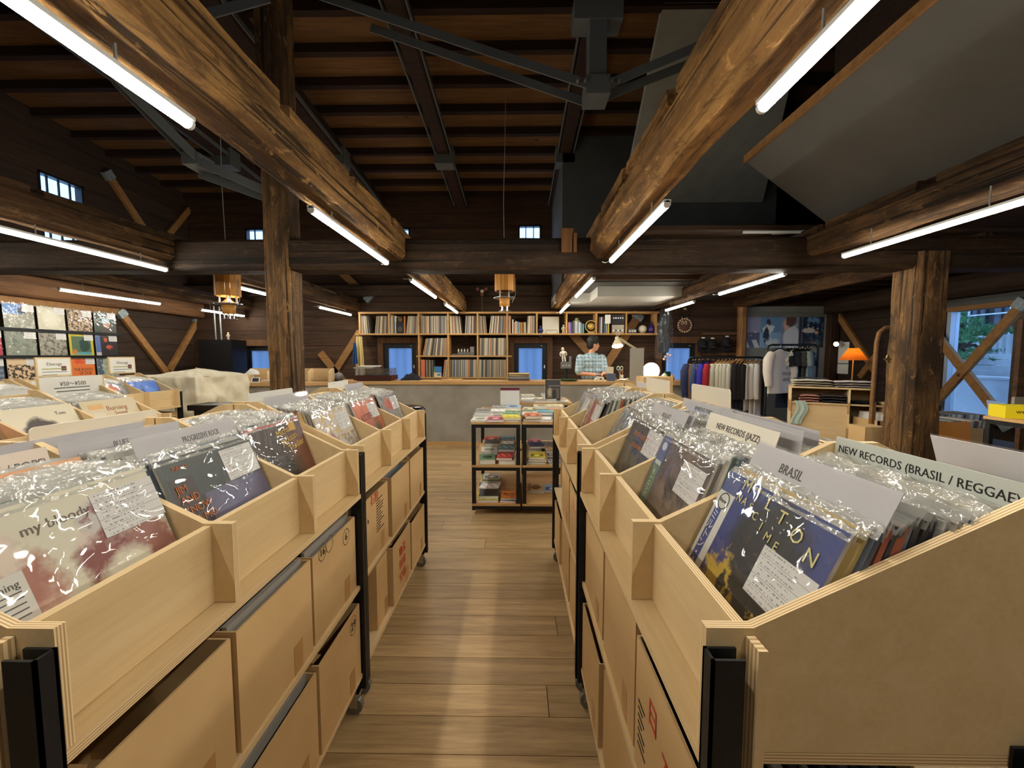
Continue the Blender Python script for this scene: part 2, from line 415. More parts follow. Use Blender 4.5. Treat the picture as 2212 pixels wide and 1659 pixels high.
# openings: small lattice windows high up, sash windows at standing height (x0,x1,z0,z1)
HIGH = [(0.0, .43, 2.97, 3.84), (-2.42, -2.02, 2.97, 3.8), (-5.13, -4.65, 2.97, 3.8)]
SASH = [(-2.56, -1.93, .55, 1.65), (-.08, .55, .55, 1.65), (2.70, 3.33, .55, 1.65), (-5.2, -4.57, .55, 1.60)]
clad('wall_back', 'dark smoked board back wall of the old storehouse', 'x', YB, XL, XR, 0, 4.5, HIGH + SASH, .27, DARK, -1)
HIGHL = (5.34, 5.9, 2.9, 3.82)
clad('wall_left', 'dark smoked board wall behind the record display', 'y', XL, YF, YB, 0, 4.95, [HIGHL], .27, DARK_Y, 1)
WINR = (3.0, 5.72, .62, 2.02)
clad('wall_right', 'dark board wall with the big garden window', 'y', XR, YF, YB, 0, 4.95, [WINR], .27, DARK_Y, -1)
struct(MB().box(XL, YF - .12, 0, XR, YF, 5.0).build('wall_front', mat('front_wall_board', (72, 48, 33), (50, 33, 23), .8, 0, 4, (1, 1, 8))), 'dark board wall behind the viewer')

# ------------------------------------------------------------------ ceiling: boards, battens, rafters
def zc(y): return 4.37 + (7.6 - y) * .06
cl = MB(); cl.add([(XL - .1, YF - .1, zc(YF) + .12), (XR + .1, YF - .1, zc(YF) + .12), (XR + .1, YB + .2, zc(YB) + .12), (XL - .1, YB + .2, zc(YB) + .12),
                   (XL - .1, YF - .1, zc(YF) + .2), (XR + .1, YF - .1, zc(YF) + .2), (XR + .1, YB + .2, zc(YB) + .2), (XL - .1, YB + .2, zc(YB) + .2)],
                  [(0, 1, 2, 3), (4, 7, 6, 5), (0, 4, 5, 1), (1, 5, 6, 2), (2, 6, 7, 3), (3, 7, 4, 0)])
ceil = struct(cl.build('ceiling', BATTEN), 'timber roof boarding with dark battens')
bays = [XL, -4.2, -2.58, -1.05, .66, 2.4, 4.2, XR]
rowsY = [7.7 - .47 * k for k in range(0, 21)]
for k in range(len(rowsY) - 1):
    ya, yb = rowsY[k + 1], rowsY[k]
    for xa, xb in zip(bays, bays[1:]):
        if ya < 2.2 and (xa > XL + .1): continue
        mb = MB(); dz = R.uniform(0, .008); q = []
        for z_ in (.0, .03):
            for (xx, yy) in ((xa + .004, ya + .004), (xb - .004, ya + .004), (xb - .004, yb - .004), (xa + .004, yb - .004)): q.append((xx, yy, zc(yy) + .05 + dz + z_))
        mb.add(q, [(0, 1, 2, 3), (4, 7, 6, 5), (0, 4, 5, 1), (1, 5, 6, 2), (2, 6, 7, 3), (3, 7, 4, 0)])
        mb.build('roof_board', ROOFB, ceil, True)
    MB().bar((XL, yb, zc(yb) + .01), (XR, yb, zc(yb) + .01), .075, .1).build('batten', BATTEN, ceil, True)
def tapered_log(p0, p1, w, h, mat_, name, parent, seg=18, jit=.012, n=8, chamfer=.3, seed=0):
    """hewn timber: chamfered section whose size wanders along its length"""
    p0, p1 = Vector(p0), Vector(p1); d = (p1 - p0); L = d.length; d.normalize()
    up = Vector((0, 0, 1)) if abs(d.z) < .9 else Vector((0, 1, 0)); sx = d.cross(up).normalized(); uz = sx.cross(d)
    mb = MB(); rings = []; c = chamfer
    sec = [(-.5, -.5 + c), (-.5 + c, -.5), (.5 - c, -.5), (.5, -.5 + c), (.5, .5 - c), (.5 - c, .5), (-.5 + c, .5), (-.5, .5 - c)]
    for k in range(seg + 1):
        q = p0 + d * L * k / seg; ring = []
        for i, (a, b) in enumerate(sec):
            nv = mnoise.noise_vector(Vector((k * .45 + seed * 9.1, i * .37 + seed, seed * 3.3)))
            ring.append(q + sx * (a * w + nv.x * jit) + uz * (b * h + nv.y * jit))
        rings.append(ring)
    mb.loft(rings, 0, True, False)
    return mb.build(name, mat_, parent, True) if parent else mb.build(name, mat_)
for i, x in enumerate(bays[1:-1]):
    if x > 2.5: continue
    tapered_log((x, 2.0, zc(2.0) - .14), (x, YB - .02, zc(YB) - .14), .17, .2, BATTEN, 'rafter', ceil, 10, .01, chamfer=.12, seed=i)
    for s in (-1, 1):
        MB().bar((x + s * .11, 2.6, zc(2.6) - .22), (x + s * .11, 7.6, zc(7.6) - .22), .012, .05).build('steel_strap', STEEL_P, ceil, True)
    MB().box(x - .13, 5.9, zc(5.9) - .36, x + .13, 6.12, zc(5.9) - .12).build('steel_shoe', STEEL_P, ceil, True)

# ------------------------------------------------------------------ posts and beams
def beam(name, label, p0, p1, w, h, mat_, seed, notches=0, **kw):
    o = struct(tapered_log(p0, p1, w, h, mat_, name, None, seed=seed, **kw), label)
    p0, p1 = Vector(p0), Vector(p1)
    for k in range(notches):
        d = (p1 - p0); L = d.length / notches; d.normalize(); q = p0 + d * L * (k + .5); e = L / 2 - R.uniform(.025, .06); up = Vector((R.uniform(-.01, .01), 0, h / 2 + .012))
        tapered_log(q - d * e + up, q + d * e + up, w * R.uniform(.72, .86), R.uniform(.06, .1), mat_, 'beam_pad', o, 6, .008, chamfer=.12, seed=seed * 31 + k)
    return o
YC = 3.7
beam('trim_1', 'golden hewn beam running overhead on the left of the aisle', (-1.07, YF, 2.355), (-1.07, YB, 2.355), .19, .235, OLD_Y, 1, 15, seg=60, jit=.012, chamfer=.2)
beam('trim_2', 'rounded yellow log beam overhead on the right of the aisle', (.73, YF, 2.385), (.73, YB, 2.385), .215, .26, OLD_Y, 2, 15, seg=60, jit=.016, chamfer=.28)
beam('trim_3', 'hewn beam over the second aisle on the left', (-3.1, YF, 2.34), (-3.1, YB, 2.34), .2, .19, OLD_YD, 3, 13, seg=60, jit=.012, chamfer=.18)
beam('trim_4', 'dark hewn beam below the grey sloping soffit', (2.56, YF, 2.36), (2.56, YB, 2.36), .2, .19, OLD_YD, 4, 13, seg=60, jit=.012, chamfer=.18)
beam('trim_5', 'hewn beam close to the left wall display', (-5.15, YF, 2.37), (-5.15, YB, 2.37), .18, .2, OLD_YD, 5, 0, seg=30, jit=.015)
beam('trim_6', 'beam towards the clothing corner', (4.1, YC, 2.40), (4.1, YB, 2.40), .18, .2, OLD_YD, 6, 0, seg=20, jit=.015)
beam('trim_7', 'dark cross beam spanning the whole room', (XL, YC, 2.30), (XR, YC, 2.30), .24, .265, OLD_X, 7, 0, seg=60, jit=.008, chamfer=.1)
beam('trim_8', 'tall old timber post left of the counter', (-2.1, YC - .02, 0), (-2.1, YC - .02, 4.62), .225, .225, OLD_Z, 8, 0, seg=24, jit=.01, chamfer=.09)
beam('trim_9', 'thick old timber post beside the garden window', (3.52, YC - .02, 0), (3.52, YC - .02, 2.3), .27, .27, OLD_Z, 9, 0, seg=16, jit=.012, chamfer=.09)
beam('trim_10', 'plate beam on top of the left wall boards', (XL + .12, YF, 2.27), (XL + .12, YB, 2.27), .2, .26, wood('wall_plate', (120, 84, 52), (80, 54, 34), 'y', .7, 26, .3), 10, 0, seg=30, chamfer=.08)
struct(MB().box(XL + .03, YF, 2.04, XL + .05, 6.35, 2.14).build('trim_11', BRACE))
beam('trim_12', 'log post between caps and posters', (4.14, YB - .1, 0), (4.14, YB - .1, 2.6), .15, .15, wood('log_post', (166, 116, 66), (120, 80, 44), 'z', .6, 26, .3), 12, 0, seg=14, chamfer=.29)
beam('trim_13', 'corner post at the right end of the posters', (5.8, YB - .08, 0), (5.8, YB - .08, 4.2), .16, .16, SMOKED_Z, 13, 0, seg=10, chamfer=.08)
beam('trim_14', 'dark beam along the right wall', (XR - .14, YF, 2.33), (XR - .14, YB, 2.33), .2, .3, DARK_Y, 14, 0, seg=20, chamfer=.08)
beam('trim_15', 'dark tie beam against the back wall', (XL, YB - .12, 2.62), (XR, YB - .12, 2.62), .16, .2, OLD_X, 15, 0, seg=20, chamfer=.08)
struct(MB().box(.37, YC - .15, 2.3, .47, YC - .06, 2.50).box(.46, YC - .15, 2.3, .5, YC - .06, 2.46).build('trim_16', wood('bracket_wood', (134, 92, 54), (104, 70, 40), 'z', .7)), 'small pale wooden bracket block on the cross beam')
beam('trim_17', 'upper dark ridge tie across the roof', (XL, 3.25, zc(3.25) - .17), (XR, 3.25, zc(3.25) - .17), .2, .26, BATTEN, 17, 0, seg=14, chamfer=.08)

# grey loft: sloping soffit on the right, grey box and white bulkhead at the back, loft floor
sf = MB(); A0, B0 = (1.98, 3.10), (2.70, 2.58)
sf.add([(A0[0], YF, A0[1]), (B0[0], YF, B0[1]), (B0[0], YC, B0[1]), (A0[0], YC, A0[1]), (A0[0], YF, A0[1] + .06), (B0[0] + .04, YF, B0[1] + .06), (B0[0] + .04, YC, B0[1] + .06), (A0[0], YC, A0[1] + .06)],
       [(0, 1, 2, 3), (4, 7, 6, 5), (0, 4, 5, 1), (1, 5, 6, 2), (2, 6, 7, 3), (3, 7, 4, 0)])
s_ = struct(sf.build('wall_soffit', mat('soffit_grey', (98, 95, 90), (92, 89, 84), .9, 0, 3)), 'grey plaster soffit sloping along the right beam')
MB().box(A0[0] - .02, YF, A0[1] - .01, A0[0], YC, A0[1] + .05).build('edge_trim', BRACE, s_, True)
struct(MB().box(B0[0], YF, 2.6, B0[0] + .05, YC, 4.9).box(B0[0], YF, 2.55, XR, YC, 2.6).build('wall_loft', BATTEN), 'dark loft side above the right aisle')
struct(MB().box(.62, 5.9, 2.46, 3.6, YB - .03, 4.46).build('wall_shaft', GREYW), 'grey plastered shaft rising beside the ridge')
struct(MB().box(1.2, 6.25, 2.31, 2.5, YB - .03, 2.46).box(.62, 6.9, 2.31, 1.2, YB - .03, 2.46).build('ceiling_bulkhead', WHITEW), 'white bulkhead above the record shelf')
gp = MB(); gp.add([(1.3, 3.9, zc(3.9) - .02), (2.6, 3.9, zc(3.9) - .02), (3.4, 5.88, 3.55), (1.45, 5.88, 3.55), (1.3, 3.96, zc(3.9) + .02), (2.6, 3.96, zc(3.9) + .02), (3.4, 5.94, 3.6), (1.45, 5.94, 3.6)],
                  [(0, 1, 2, 3), (4, 7, 6, 5), (0, 4, 5, 1), (1, 5, 6, 2), (2, 6, 7, 3), (3, 7, 4, 0)])
struct(gp.build('wall_hip', mat('pale_plaster', (150, 148, 138), (140, 138, 130), .85)), 'pale grey sloping plaster panel below the roof')
lf = struct(MB().box(.85, YC + .12, 2.56, XR, 5.88, 2.6).box(2.5, 5.88, 2.56, XR, YB - .05, 2.6).build('ceiling_loft', DARK), 'dark loft floor over the clothing corner')
for k in range(9):
    y = YC + .35 + k * .42; x0 = .85 if y < 5.8 else 2.55
    MB().bar((x0, y, 2.51), (XR - .05, y, 2.51), .07, .1).build('joist', DARK, lf, True)
MB().box(2.72, 2.3, 2.6, 2.8, 2.38, 3.6).build('stud', BRACE, lf, True)

# steel bracing under the roof
def steel(name, label, segs, wd=.012, ht=.07):
    t = thing(name, label, 'steel brace', segs[0][0])
    for a, b in segs: MB().bar(a, b, wd, ht).build('flat_bar', STEEL_P, t, True)
    return t
nd = Vector((.66, 3.6, 3.66))
st = steel('steel_brace', 'grey V-shaped steel brace under the middle of the roof', [((nd.x - .08, 3.55, nd.z), (-1.75, 3.55, 4.42)), ((nd.x - .08, 3.78, nd.z), (-1.3, 3.78, 4.3)), ((nd.x + .08, 3.55, nd.z), (1.75, 3.55, 4.06)), ((nd.x + .08, 3.72, nd.z), (1.75, 3.72, 4.03))])
MB().box(nd.x - .1, 3.53, nd.z - .08, nd.x + .1, 3.76, nd.z + .07).build('node_plate', STEEL_P, st, True)
MB().box(nd.x - .07, 3.56, nd.z + .05, nd.x + .07, 3.74, 4.3).build('hanger_post', STEEL_P, st, True)
MB().box(nd.x - .2, 3.55, 4.18, nd.x + .2, 3.75, 4.36).build('head_plate', STEEL_P, st, True)
for dx in (-.17, -.11, .11, .17): MB().cyl((nd.x + dx, 3.49, nd.z + .01), (nd.x + dx, 3.54, nd.z + .01), .012, n=6).build('bolt', STEEL_P, st, True)
st = steel('steel_brace', 'grey steel brace reaching from the roof to the tall left post', [(at(235, 150, 3.1), at(430, 345, 3.55)), (at(250, 175, 3.25), at(440, 372, 3.7)), (at(430, 350, 3.55), at(602, 424, 3.66)), (at(430, 375, 3.7), at(602, 437, 3.8))])
q = at(425, 350, 3.6); MB().box(q.x - .07, 3.52, q.z - .05, q.x + .07, 3.72, q.z + .05).build('node_plate', STEEL_P, st, True)
steel('steel_brace', 'grey steel flat bar running up behind the left post', [(at(498, 100, 4.2), at(625, 268, 4.6))])
steel('steel_brace', 'grey steel flat bar at the top edge left of the post', [(at(395, 45, 3.0), at(580, -5, 3.1))])
# ------------------------------------------------------------------ windows
BLACKF = flat('black_sash', (20, 20, 22), .5)
_t = NT('frosted_pane'); _tr = _t.n('ShaderNodeBsdfTranslucent'); _tp = _t.n('ShaderNodeBsdfTransparent'); _gl = _t.n('ShaderNodeBsdfGlossy')
_nz = _t.noise(_t.coord('Object', (1, 1, 1), False), 3, 3)
_tr.inputs[0].default_value = (.42, .46, .52, 1); _tp.inputs[0].default_value = (.34, .38, .46, 1); _gl.inputs['Roughness'].default_value = .3
_m = _t.n('ShaderNodeMixShader'); _m.inputs[0].default_value = .25; _t.l(_tr.outputs[0], _m.inputs[1]); _t.l(_tp.outputs[0], _m.inputs[2])
_t.l(_m.outputs[0], _t.out.inputs[0]); FROST = _t.m
wn = 0
def window(name, label):
    global wn; wn += 1
    o = bpy.data.objects.new('window_%d' % wn, None); C.objects.link(o); return struct(o, label)
def high_window(h, axis, plane, label):
    a0, a1, z0, z1 = h; t = window('w', label); t.location = (a0, plane, z0) if axis == 'x' else (plane, a0, z0)
    out = .10 if plane > 0 or axis == 'x' else -.10
    def bx(a, b, c, d, e, f):
        mb = MB()
        return mb.box(a, plane + min(e, f), c, b, plane + max(e, f), d) if axis == 'x' else mb.box(plane + min(e, f), a, c, plane + max(e, f), b, d)
    bx(a0, a1, z0, z0 + .03, 0, out).build('sill', BLACKF, t, True); bx(a0, a1, z1 - .03, z1, 0, out).build('head', BLACKF, t, True)
    for a in (a0, a1 - .03): bx(a, a + .03, z0, z1, 0, out).build('jamb', BLACKF, t, True)
    n = 4 if axis == 'y' else 3
    for k in range(1, n): 
        a = a0 + (a1 - a0) * k / n; bx(a - .008, a + .008, z0, z1, out * .4, out * .6).build('mullion', BLACKF, t, True)
    for zz in (.3, .62): bx(a0, a1, z0 + (z1 - z0) * zz - .008, z0 + (z1 - z0) * zz + .008, out * .4, out * .6).build('glazing_bar', BLACKF, t, True)
    for k in range(n):
        b0, b1 = a0 + (a1 - a0) * k / n, a0 + (a1 - a0) * (k + 1) / n
        for p, q in ((0, .3), (.3, .62), (.62, 1)):
            bx(b0 + .008, b1 - .008, z0 + (z1 - z0) * p + .008, z0 + (z1 - z0) * q - .008, out * .48, out * .52).build('pane', GLASS, t, True)
high_window(HIGH[0], 'x', YB, 'small high lattice window right of the ridge cord')
high_window(HIGH[1], 'x', YB, 'small high lattice window beside the golden beam end')
high_window(HIGH[2], 'x', YB, 'small high lattice window left of the tall post')
high_window(HIGHL, 'y', XL, 'small high lattice window in the left wall')
for i, (a0, a1, z0, z1) in enumerate(SASH):
    t = window('w', ('blue frosted sash window left of the record shelf', 'blue frosted sash window right of the record shelf', 'blue sash window behind the clothing rail', 'blue sash window behind the left counter')[i])
    t.location = (a0, YB, z0)
    for a, b in ((a0 - .1, a0), (a1, a1 + .1)): MB().box(a, YB - .05, z0 - .1, b, YB, z1 + .12).build('casing', CASING, t, True)
    MB().box(a0 - .1, YB - .055, z1, a1 + .1, YB, z1 + .12).build('casing', CASING, t, True)
    for a, b in ((a0, a0 + .09), (a1 - .09, a1)): MB().box(a, YB - .01, z0, b, YB + .05, z1).build('stile', BLACKF, t, True)
    for c, d in ((z0, z0 + .08), (z1 - .09, z1)): MB().box(a0 + .09, YB - .01, c, a1 - .09, YB + .05, d).build('rail', BLACKF, t, True)
    MB().box(a0 + .09, YB + .015, z0 + .08, a1 - .09, YB + .02, z1 - .09).build('pane', FROST, t, True)
    for k in (1, 2):
        a = a0 + .09 + (a1 - a0 - .18) * k / 3
        MB().box(a - .012, YB + .07, z0, a + .012, YB + .09, z1).build('outer_bar', BLACKF, t, True)
    MB().box(a1 - .12, YB - .016, z1 - .05, a1 - .09, YB - .01, z1 - .04).build('sticker', flat('yellow_sticker', (210, 200, 120), .5), t, True)
    MB().box(a1 - .06, YB - .03, 1.18, a1 - .04, YB - .01, 1.24).build('handle', WHITE, t, True)
# big garden window on the right
y0, y1, z0, z1 = WINR
t = window('w', 'large garden window in the right wall'); t.location = (XR, y0, z0)
FR = wood('window_frame_wood', (150, 110, 66), (122, 86, 50), 'y', .6, 30, .1)
MB().box(XR - .05, y0, z1 - .01, XR + .1, y1, z1 + .05).build('head', FR, t, True)
MB().box(XR - .12, y0, z0 - .05, XR + .1, y1, z0).build('sill', flat('dark_sill', (60, 52, 46), .5), t, True)
for a in (y0, y1 - .05): MB().box(XR - .02, a, z0, XR + .1, a + .05, z1).build('jamb', flat('aluminium_jamb', (176, 190, 206), .4, .3), t, True)
MB().box(XR + .045, y0 + .05, z0, XR + .05, y1 - .05, z1).build('pane', GLASS, t, True)
struct(MB().box(XR - .04, 2.0, 2.07, XR - .005, 5.9, 2.17).build('trim_18', GREYW), 'grey roller blind box above the garden window')

# ------------------------------------------------------------------ diagonal timber braces (real struts on the walls)
TIE = mat('grey_tie_plate', (150, 162, 166), (116, 128, 134), .5, .3, 20)
def brace(label, p0, p1, w=.09, d=.045, caps=(1, 0), up=(0, 0, 1), name='diagonal_brace'):
    t = thing(name, label, 'brace', p0); MB().bar(p0, p1, w, d, up=up).build('strut', BRACE, t, True)
    dr = (Vector(p1) - Vector(p0)).normalized(); e = .07
    for c, q, s in ((caps[0], Vector(p0), 1), (caps[1], Vector(p1), -1)):
        if c: MB().bar(q - dr * s * .02, q + dr * s * .10, w * 1.35, d * 1.4, up=up).build('tie_plate', TIE, t, True)
    return t
XA, YA = (1, 0, 0), (0, 1, 0)
xl = XL + .032
brace('pine brace falling from the left end of the display wall', atx(258, 672, xl), atx(360, 806, xl), .1, .05, (1, 0), XA)
brace('pine brace rising to the back left corner', atx(366, 800, xl), atx(428, 690, xl), .1, .05, (0, 1), XA)
brace('pine brace high on the left wall beside the lattice window', atx(230, 372, xl), atx(308, 490, xl), .1, .05, (1, 0), XA)
brace('short pine brace high in the back left corner', atx(352, 520, xl), atx(408, 452, xl), .1, .05, (0, 0), XA)
yb = YB - .034
brace('pine brace high behind the counter left of the beam', at(735, 586, yb), at(800, 646, yb), .13, .05, (0, 1), YA)
brace('pine brace rising behind the hanging clothes to the record shelf', at(718, 812, yb), at(778, 716, yb), .12, .05, (0, 0), YA)
brace('pine brace falling beside the tall post', at(692, 762, yb), at(742, 824, yb), .12, .05, (0, 0), YA)
brace('pine brace falling behind the shop assistant', at(1232, 716, yb), at(1345, 845, yb), .15, .05, (0, 0), YA)
brace('pine brace rising from the assistant to the shelf end', at(1270, 850, yb - .02), at(1380, 680, yb - .02), .15, .05, (0, 1), YA)
xr = XR - .034
brace('pine brace falling behind the small clothing table', atx(1803, 668, xr), atx(1890, 800, xr), .1, .05, (1, 0), XA)
brace('short pine brace below the arched mirror', atx(1858, 815, xr), atx(1900, 760, xr), .1, .05, (0, 0), XA)
xr = XR - .1
brace('window cross brace falling towards the viewer', atx(1990, 683, xr), atx(2182, 925, xr), .1, .05, (0, 1), XA)
brace('window cross brace rising towards the viewer', atx(1990, 905, xr - .03), atx(2215, 650, xr - .03), .1, .05, (0, 1), XA)

# ------------------------------------------------------------------ garden outside
def outside(o, label, cat): return tag(o, label, cat)
struct(MB().box(XR + .15, -3, -.6, 22, 22, -.5).build('ground', mat('garden_ground', (120, 124, 120), (96, 100, 98), .9, 0, 2)), 'garden ground outside the window')
outside(MB().box(8.5, 2, -.5, 8.75, 14, 1.0).box(8.47, 2, 1.0, 8.78, 14, 1.04).build('garden_wall', CONC), 'low concrete garden wall outside the window', 'wall')
t = thing('board_fence', 'low horizontal board fence on the garden wall', 'fence', (9.1, 2, 1.0))
for k in range(4): MB().box(9.1, 2, 1.02 + k * .11, 9.14, 14, 1.12 + k * .11).build('fence_board', CONC, t, True)
t = thing('corrugated_fence', 'white corrugated metal fence behind the pine', 'fence', (11, 4, -.5)); mb = MB()
mb.grid(lambda u, v: (11 + .03 * math.sin(u * 560), 4 + u * 12, -.5 + v * 2.4), 360, 1); mb.build('sheet', flat('white_sheet_metal', (214, 220, 226), .5), t, True)
hs = thing('neighbour_house', 'dark timber house with a balcony rail beyond the garden', 'house', (13.5, 4, -.5))
DH = wood('house_boards', (92, 84, 80), (64, 58, 56), 'z', .8)
MB().box(13.5, 2, -.5, 17, 18, 6).build('wall', DH, hs, True)
MB().box(12.9, 2, 1.75, 13.5, 18, 1.95).build('eave', flat('eave_dark', (54, 56, 62), .7), hs, True)
for k in range(9):
    yk = 8 + k * 1.0
    f_ = MB().box(13.44, yk, 2.3, 13.5, yk + .8, 3.6).build('window', flat('house_window', (60, 70, 84), .2), hs, True)
    for j in range(4): MB().box(13.4, yk + .2 * j, 2.3, 13.44, yk + .2 * j + .03, 3.6).build('lattice_bar', DH, f_, True)
RAILM = flat('rail_metal', (196, 204, 212), .4, .4)
for zz in (2.55, 2.95, 3.35): MB().cyl((12.95, 2, zz), (12.95, 18, zz), .025, n=6).build('rail', RAILM, hs, True)
for k in range(14): MB().cyl((12.95, 5 + k, 1.95), (12.95, 5 + k, 3.4), .03, n=6).build('rail_post', RAILM, hs, True)
MB().box(6.6, 5.4, -.5, 6.76, 5.56, 3.2).build('porch_post', FR); tag(bpy.data.objects['porch_post'], 'square timber porch post outside the garden window', 'post')
# cloud-pruned pine
pt = thing('pine_tree', 'cloud-pruned pine tree outside the window', 'tree', (9.8, 9.2, -.5))
BK = mat('pine_bark', (74, 58, 48), (48, 38, 32), .9, 0, 12, bump=.5)
tr = [at(2060, 800, 9.3), at(2052, 775, 9.3), at(2068, 750, 9.35), at(2080, 725, 9.4), at(2075, 705, 9.4), at(2085, 680, 9.4)]
tr = [Vector((9.8, 9.3, -.5))] + tr
MB().tube(tr, [.16, .13, .12, .1, .08, .06, .03], 7).build('trunk', BK, pt, True)
NEED = mat('pine_needles', (92, 142, 92), (58, 104, 66), .7, 0, 9, rnd=.15)
for (px, py, rx, rz, yy) in ((2035, 705, .62, .2, 9.2), (2030, 745, .6, .22, 8.9), (2035, 780, .8, .16, 8.7), (2110, 722, .55, .17, 9.6), (2070, 728, .45, .13, 9.1), (2130, 764, .5, .1, 9.9), (2025, 683, .45, .13, 9.5), (2090, 790, .35, .09, 9.2), (2148, 738, .35, .09, 9.9)):
    c = at(px, py, yy); mb = MB()
    for k in range(150):
        a = R.uniform(0, 6.28); q = math.sqrt(R.random()); h = (1 - q * q) ** .5
        p = c + Vector((rx * q * math.cos(a), rx * q * math.sin(a), rz * h * R.uniform(.2, 1)))
        for j in range(7):
            d = Vector((R.gauss(0, .6), R.gauss(0, .6), abs(R.gauss(.7, .4)))).normalized() * R.uniform(.09, .16)
            sx = d.cross(Vector((R.random(), R.random(), .1))).normalized() * .009
            mb.add([p - sx, p + sx, p + d], [(0, 1, 2)])
    f_ = mb.build('foliage_pad', NEED, pt, True)
    MB().tube([tr[3], (Vector(tr[4]) + c) / 2, c - Vector((0, 0, .02))], [.05, .035, .02], 5).build('branch', BK, pt, True)
# ------------------------------------------------------------------ hanging light strips
STRIP = emit('strip_diffuser', STRIP_COL, STRIP_POWER)
CORD = flat('grey_cord', (150, 148, 142), .6)
STRIPS = [(-1.055, [(-2.6, -1.4), (.14, 1.35), (2.11, 3.32), (4.04, 5.25), (5.92, 7.1)], 'left beam'),  # first strip is unseen, added behind the camera as fill light
          (.73, [(-2.6, -1.4), (.06, 1.29), (2.06, 3.27), (4.0, 5.2), (5.88, 7.1)], 'right log beam'),  # first strip likewise an added, unseen fill behind the camera
          (2.43, [(.72, 1.93), (1.96, 3.14), (3.8, 5.02), (5.72, 6.8)], 'dark beam under the soffit'),
          (-3.05, [(.9, 2.1), (2.35, 3.55), (4.22, 5.25), (6.25, 7.45)], 'second left beam'),  # nearest strip lies out of view, added for the light it gives
          (-5.15, [(2.3, 3.5), (4.55, 5.85), (6.6, 7.65)], 'beam by the left wall')]
NEARW = ['nearest', 'second', 'third', 'farthest']
ZS = 2.16
for X, segs, nm in STRIPS:
    for k, (a, b) in enumerate(segs):
        t = thing('light_strip', 'glowing white light strip under the %s, %s from the viewer' % (nm, (NEARW if len(segs) < 5 else ['added fill behind, away', 'nearest', 'second', 'third', 'farthest'])[k]), 'light', (X, a, ZS), group='hanging light strips')
        mb = MB(); mb.cyl((X, a + .012, ZS), (X, b - .012, ZS), .017, n=10, caps=False); mb.build('diffuser', STRIP, t, True)
        MB().box(X - .018, a, ZS + .009, X + .018, b, ZS + .022).build('housing', WHITE, t, True)
        for e, s in ((a, 1), (b, -1)): MB().cyl((X, e, ZS), (X, e + s * .012, ZS), .0175, n=10).build('end_cap', WHITE, t, True)
        for q in (.2, .8):
            y = a + (b - a) * q; MB().cyl((X, y, ZS + .018), (X, y, 2.29), .004, n=6).build('hanger_rod', CORD, t, True)
        y = b if k % 2 == 0 else a; s = 1 if k % 2 == 0 else -1
        MB().tube([(X, y, ZS), (X - .01, y + s * .03, ZS + .004), (X - .035, y + s * .05, ZS - .002), (X - .06, y + s * .045, ZS + .003)], .0022, 5).build('cord', WHITE, t, True)

# ------------------------------------------------------------------ record racks
PROFILE = [(0, .885), (0, 1.06), (.062, 1.06), (.42, 1.235), (.465, 1.235), (.465, .885)]
CASTER_W = flat('caster_wheel', (130, 130, 132), .3, .6)
def rack(label, loc, rz, pitch, n=3, group='birch record racks'):
    t = thing('record_rack', label, 'record rack', loc, (0, 0, rz), group); L = n * pitch; t['L'] = L; t['pitch'] = pitch
    for i in range(n + 1):
        x = min(max(i * pitch, .0075), L - .0075)
        MB().prism(PROFILE, 'x', x - .0075, x + .0075, (0, 1)).build('divider', PLY, t)
    for i in range(n):
        a, b = i * pitch + .0076, (i + 1) * pitch - .0076
        MB().prism([(a, .886), (b, .886), (b, 1.055), (a, 1.055)], 'y', .046, .061, (0, 1)).build('front_panel', PLY, t)
        MB().prism([(a, .886), (b, .886), (b, 1.215), (a, 1.215)], 'y', .449, .464, (0, 1)).build('back_panel', PLY, t)
    for z, y0 in ((.868, -.004), (.50, .008), (.135, .008)):
        MB().prism([(.0, y0), (L, y0), (L, .462), (.0, .462)], 'z', z, z + .016, (0, 1)).build('tray' if z > .8 else 'shelf', PLY, t)
    for e, s in ((0, -1), (L, 1)):
        for y, sy in ((-.004, 1), (.45, -1)):
            mb = MB(); top = 1.035 if sy > 0 else .9
            x0, x1 = sorted((e, e + s * .026)); mb.box(x0, y, .085, x1, y + sy * .004 if sy > 0 else y, top) if False else None
            ya, yb_ = sorted((y, y + sy * .042)); 
            mb.box(min(e + s * .001, e + s * .005), ya, .085, max(e + s * .001, e + s * .005), yb_, top)
            yc0, yc1 = sorted((y, y + sy * .004)); mb.box(min(e, e + s * .027), yc0, .085, max(e, e + s * .027), yc1, top)
            mb.box(min(e + s * .023, e + s * .027), ya, .085, max(e + s * .023, e + s * .027), yb_, top)
            mb.build('leg', BLACK, t)
        MB().prism([(.052, .2), (.064, .2), (.064, 1.05), (.052, 1.05)], 'x', min(e + s * .001, e + s * .03), max(e + s * .001, e + s * .03), (0, 1)).build('edge_batten', PLY, t)
        for y in (.03, .43):
            x = e + s * .012 - s * .03
            c = MB().box(x - .02, y - .02, .088, x + .02, y + .02, .094).box(x - .016, y - .012, .03, x - .012, y + .02, .09).box(x + .012, y - .012, .03, x + .016, y + .02, .09).build('caster', CHROME, t)
            MB().cyl((x - .011, y + .005, .034), (x + .011, y + .005, .034), .034, n=14).build('wheel', CASTER_W, c)
    return t
HP = math.pi / 2
L1 = rack('birch record rack nearest on the left of the aisle', (-.613, .505, 0), HP, .344)
L2 = rack('second birch record rack on the left of the aisle, nearer the counter', (-.618, 1.60, 0), HP, .356)
R1 = rack('birch record rack nearest on the right of the aisle, filed with Brasil records', (.25, 1.579, 0), -HP, .353)
R2 = rack('second birch record rack on the right of the aisle, with the empty shelf below', (.243, 2.75, 0), -HP, .374)
L1b = rack('birch rack back to back with the nearest left rack, facing away', (-1.548, 1.537, 0), -HP, .344)
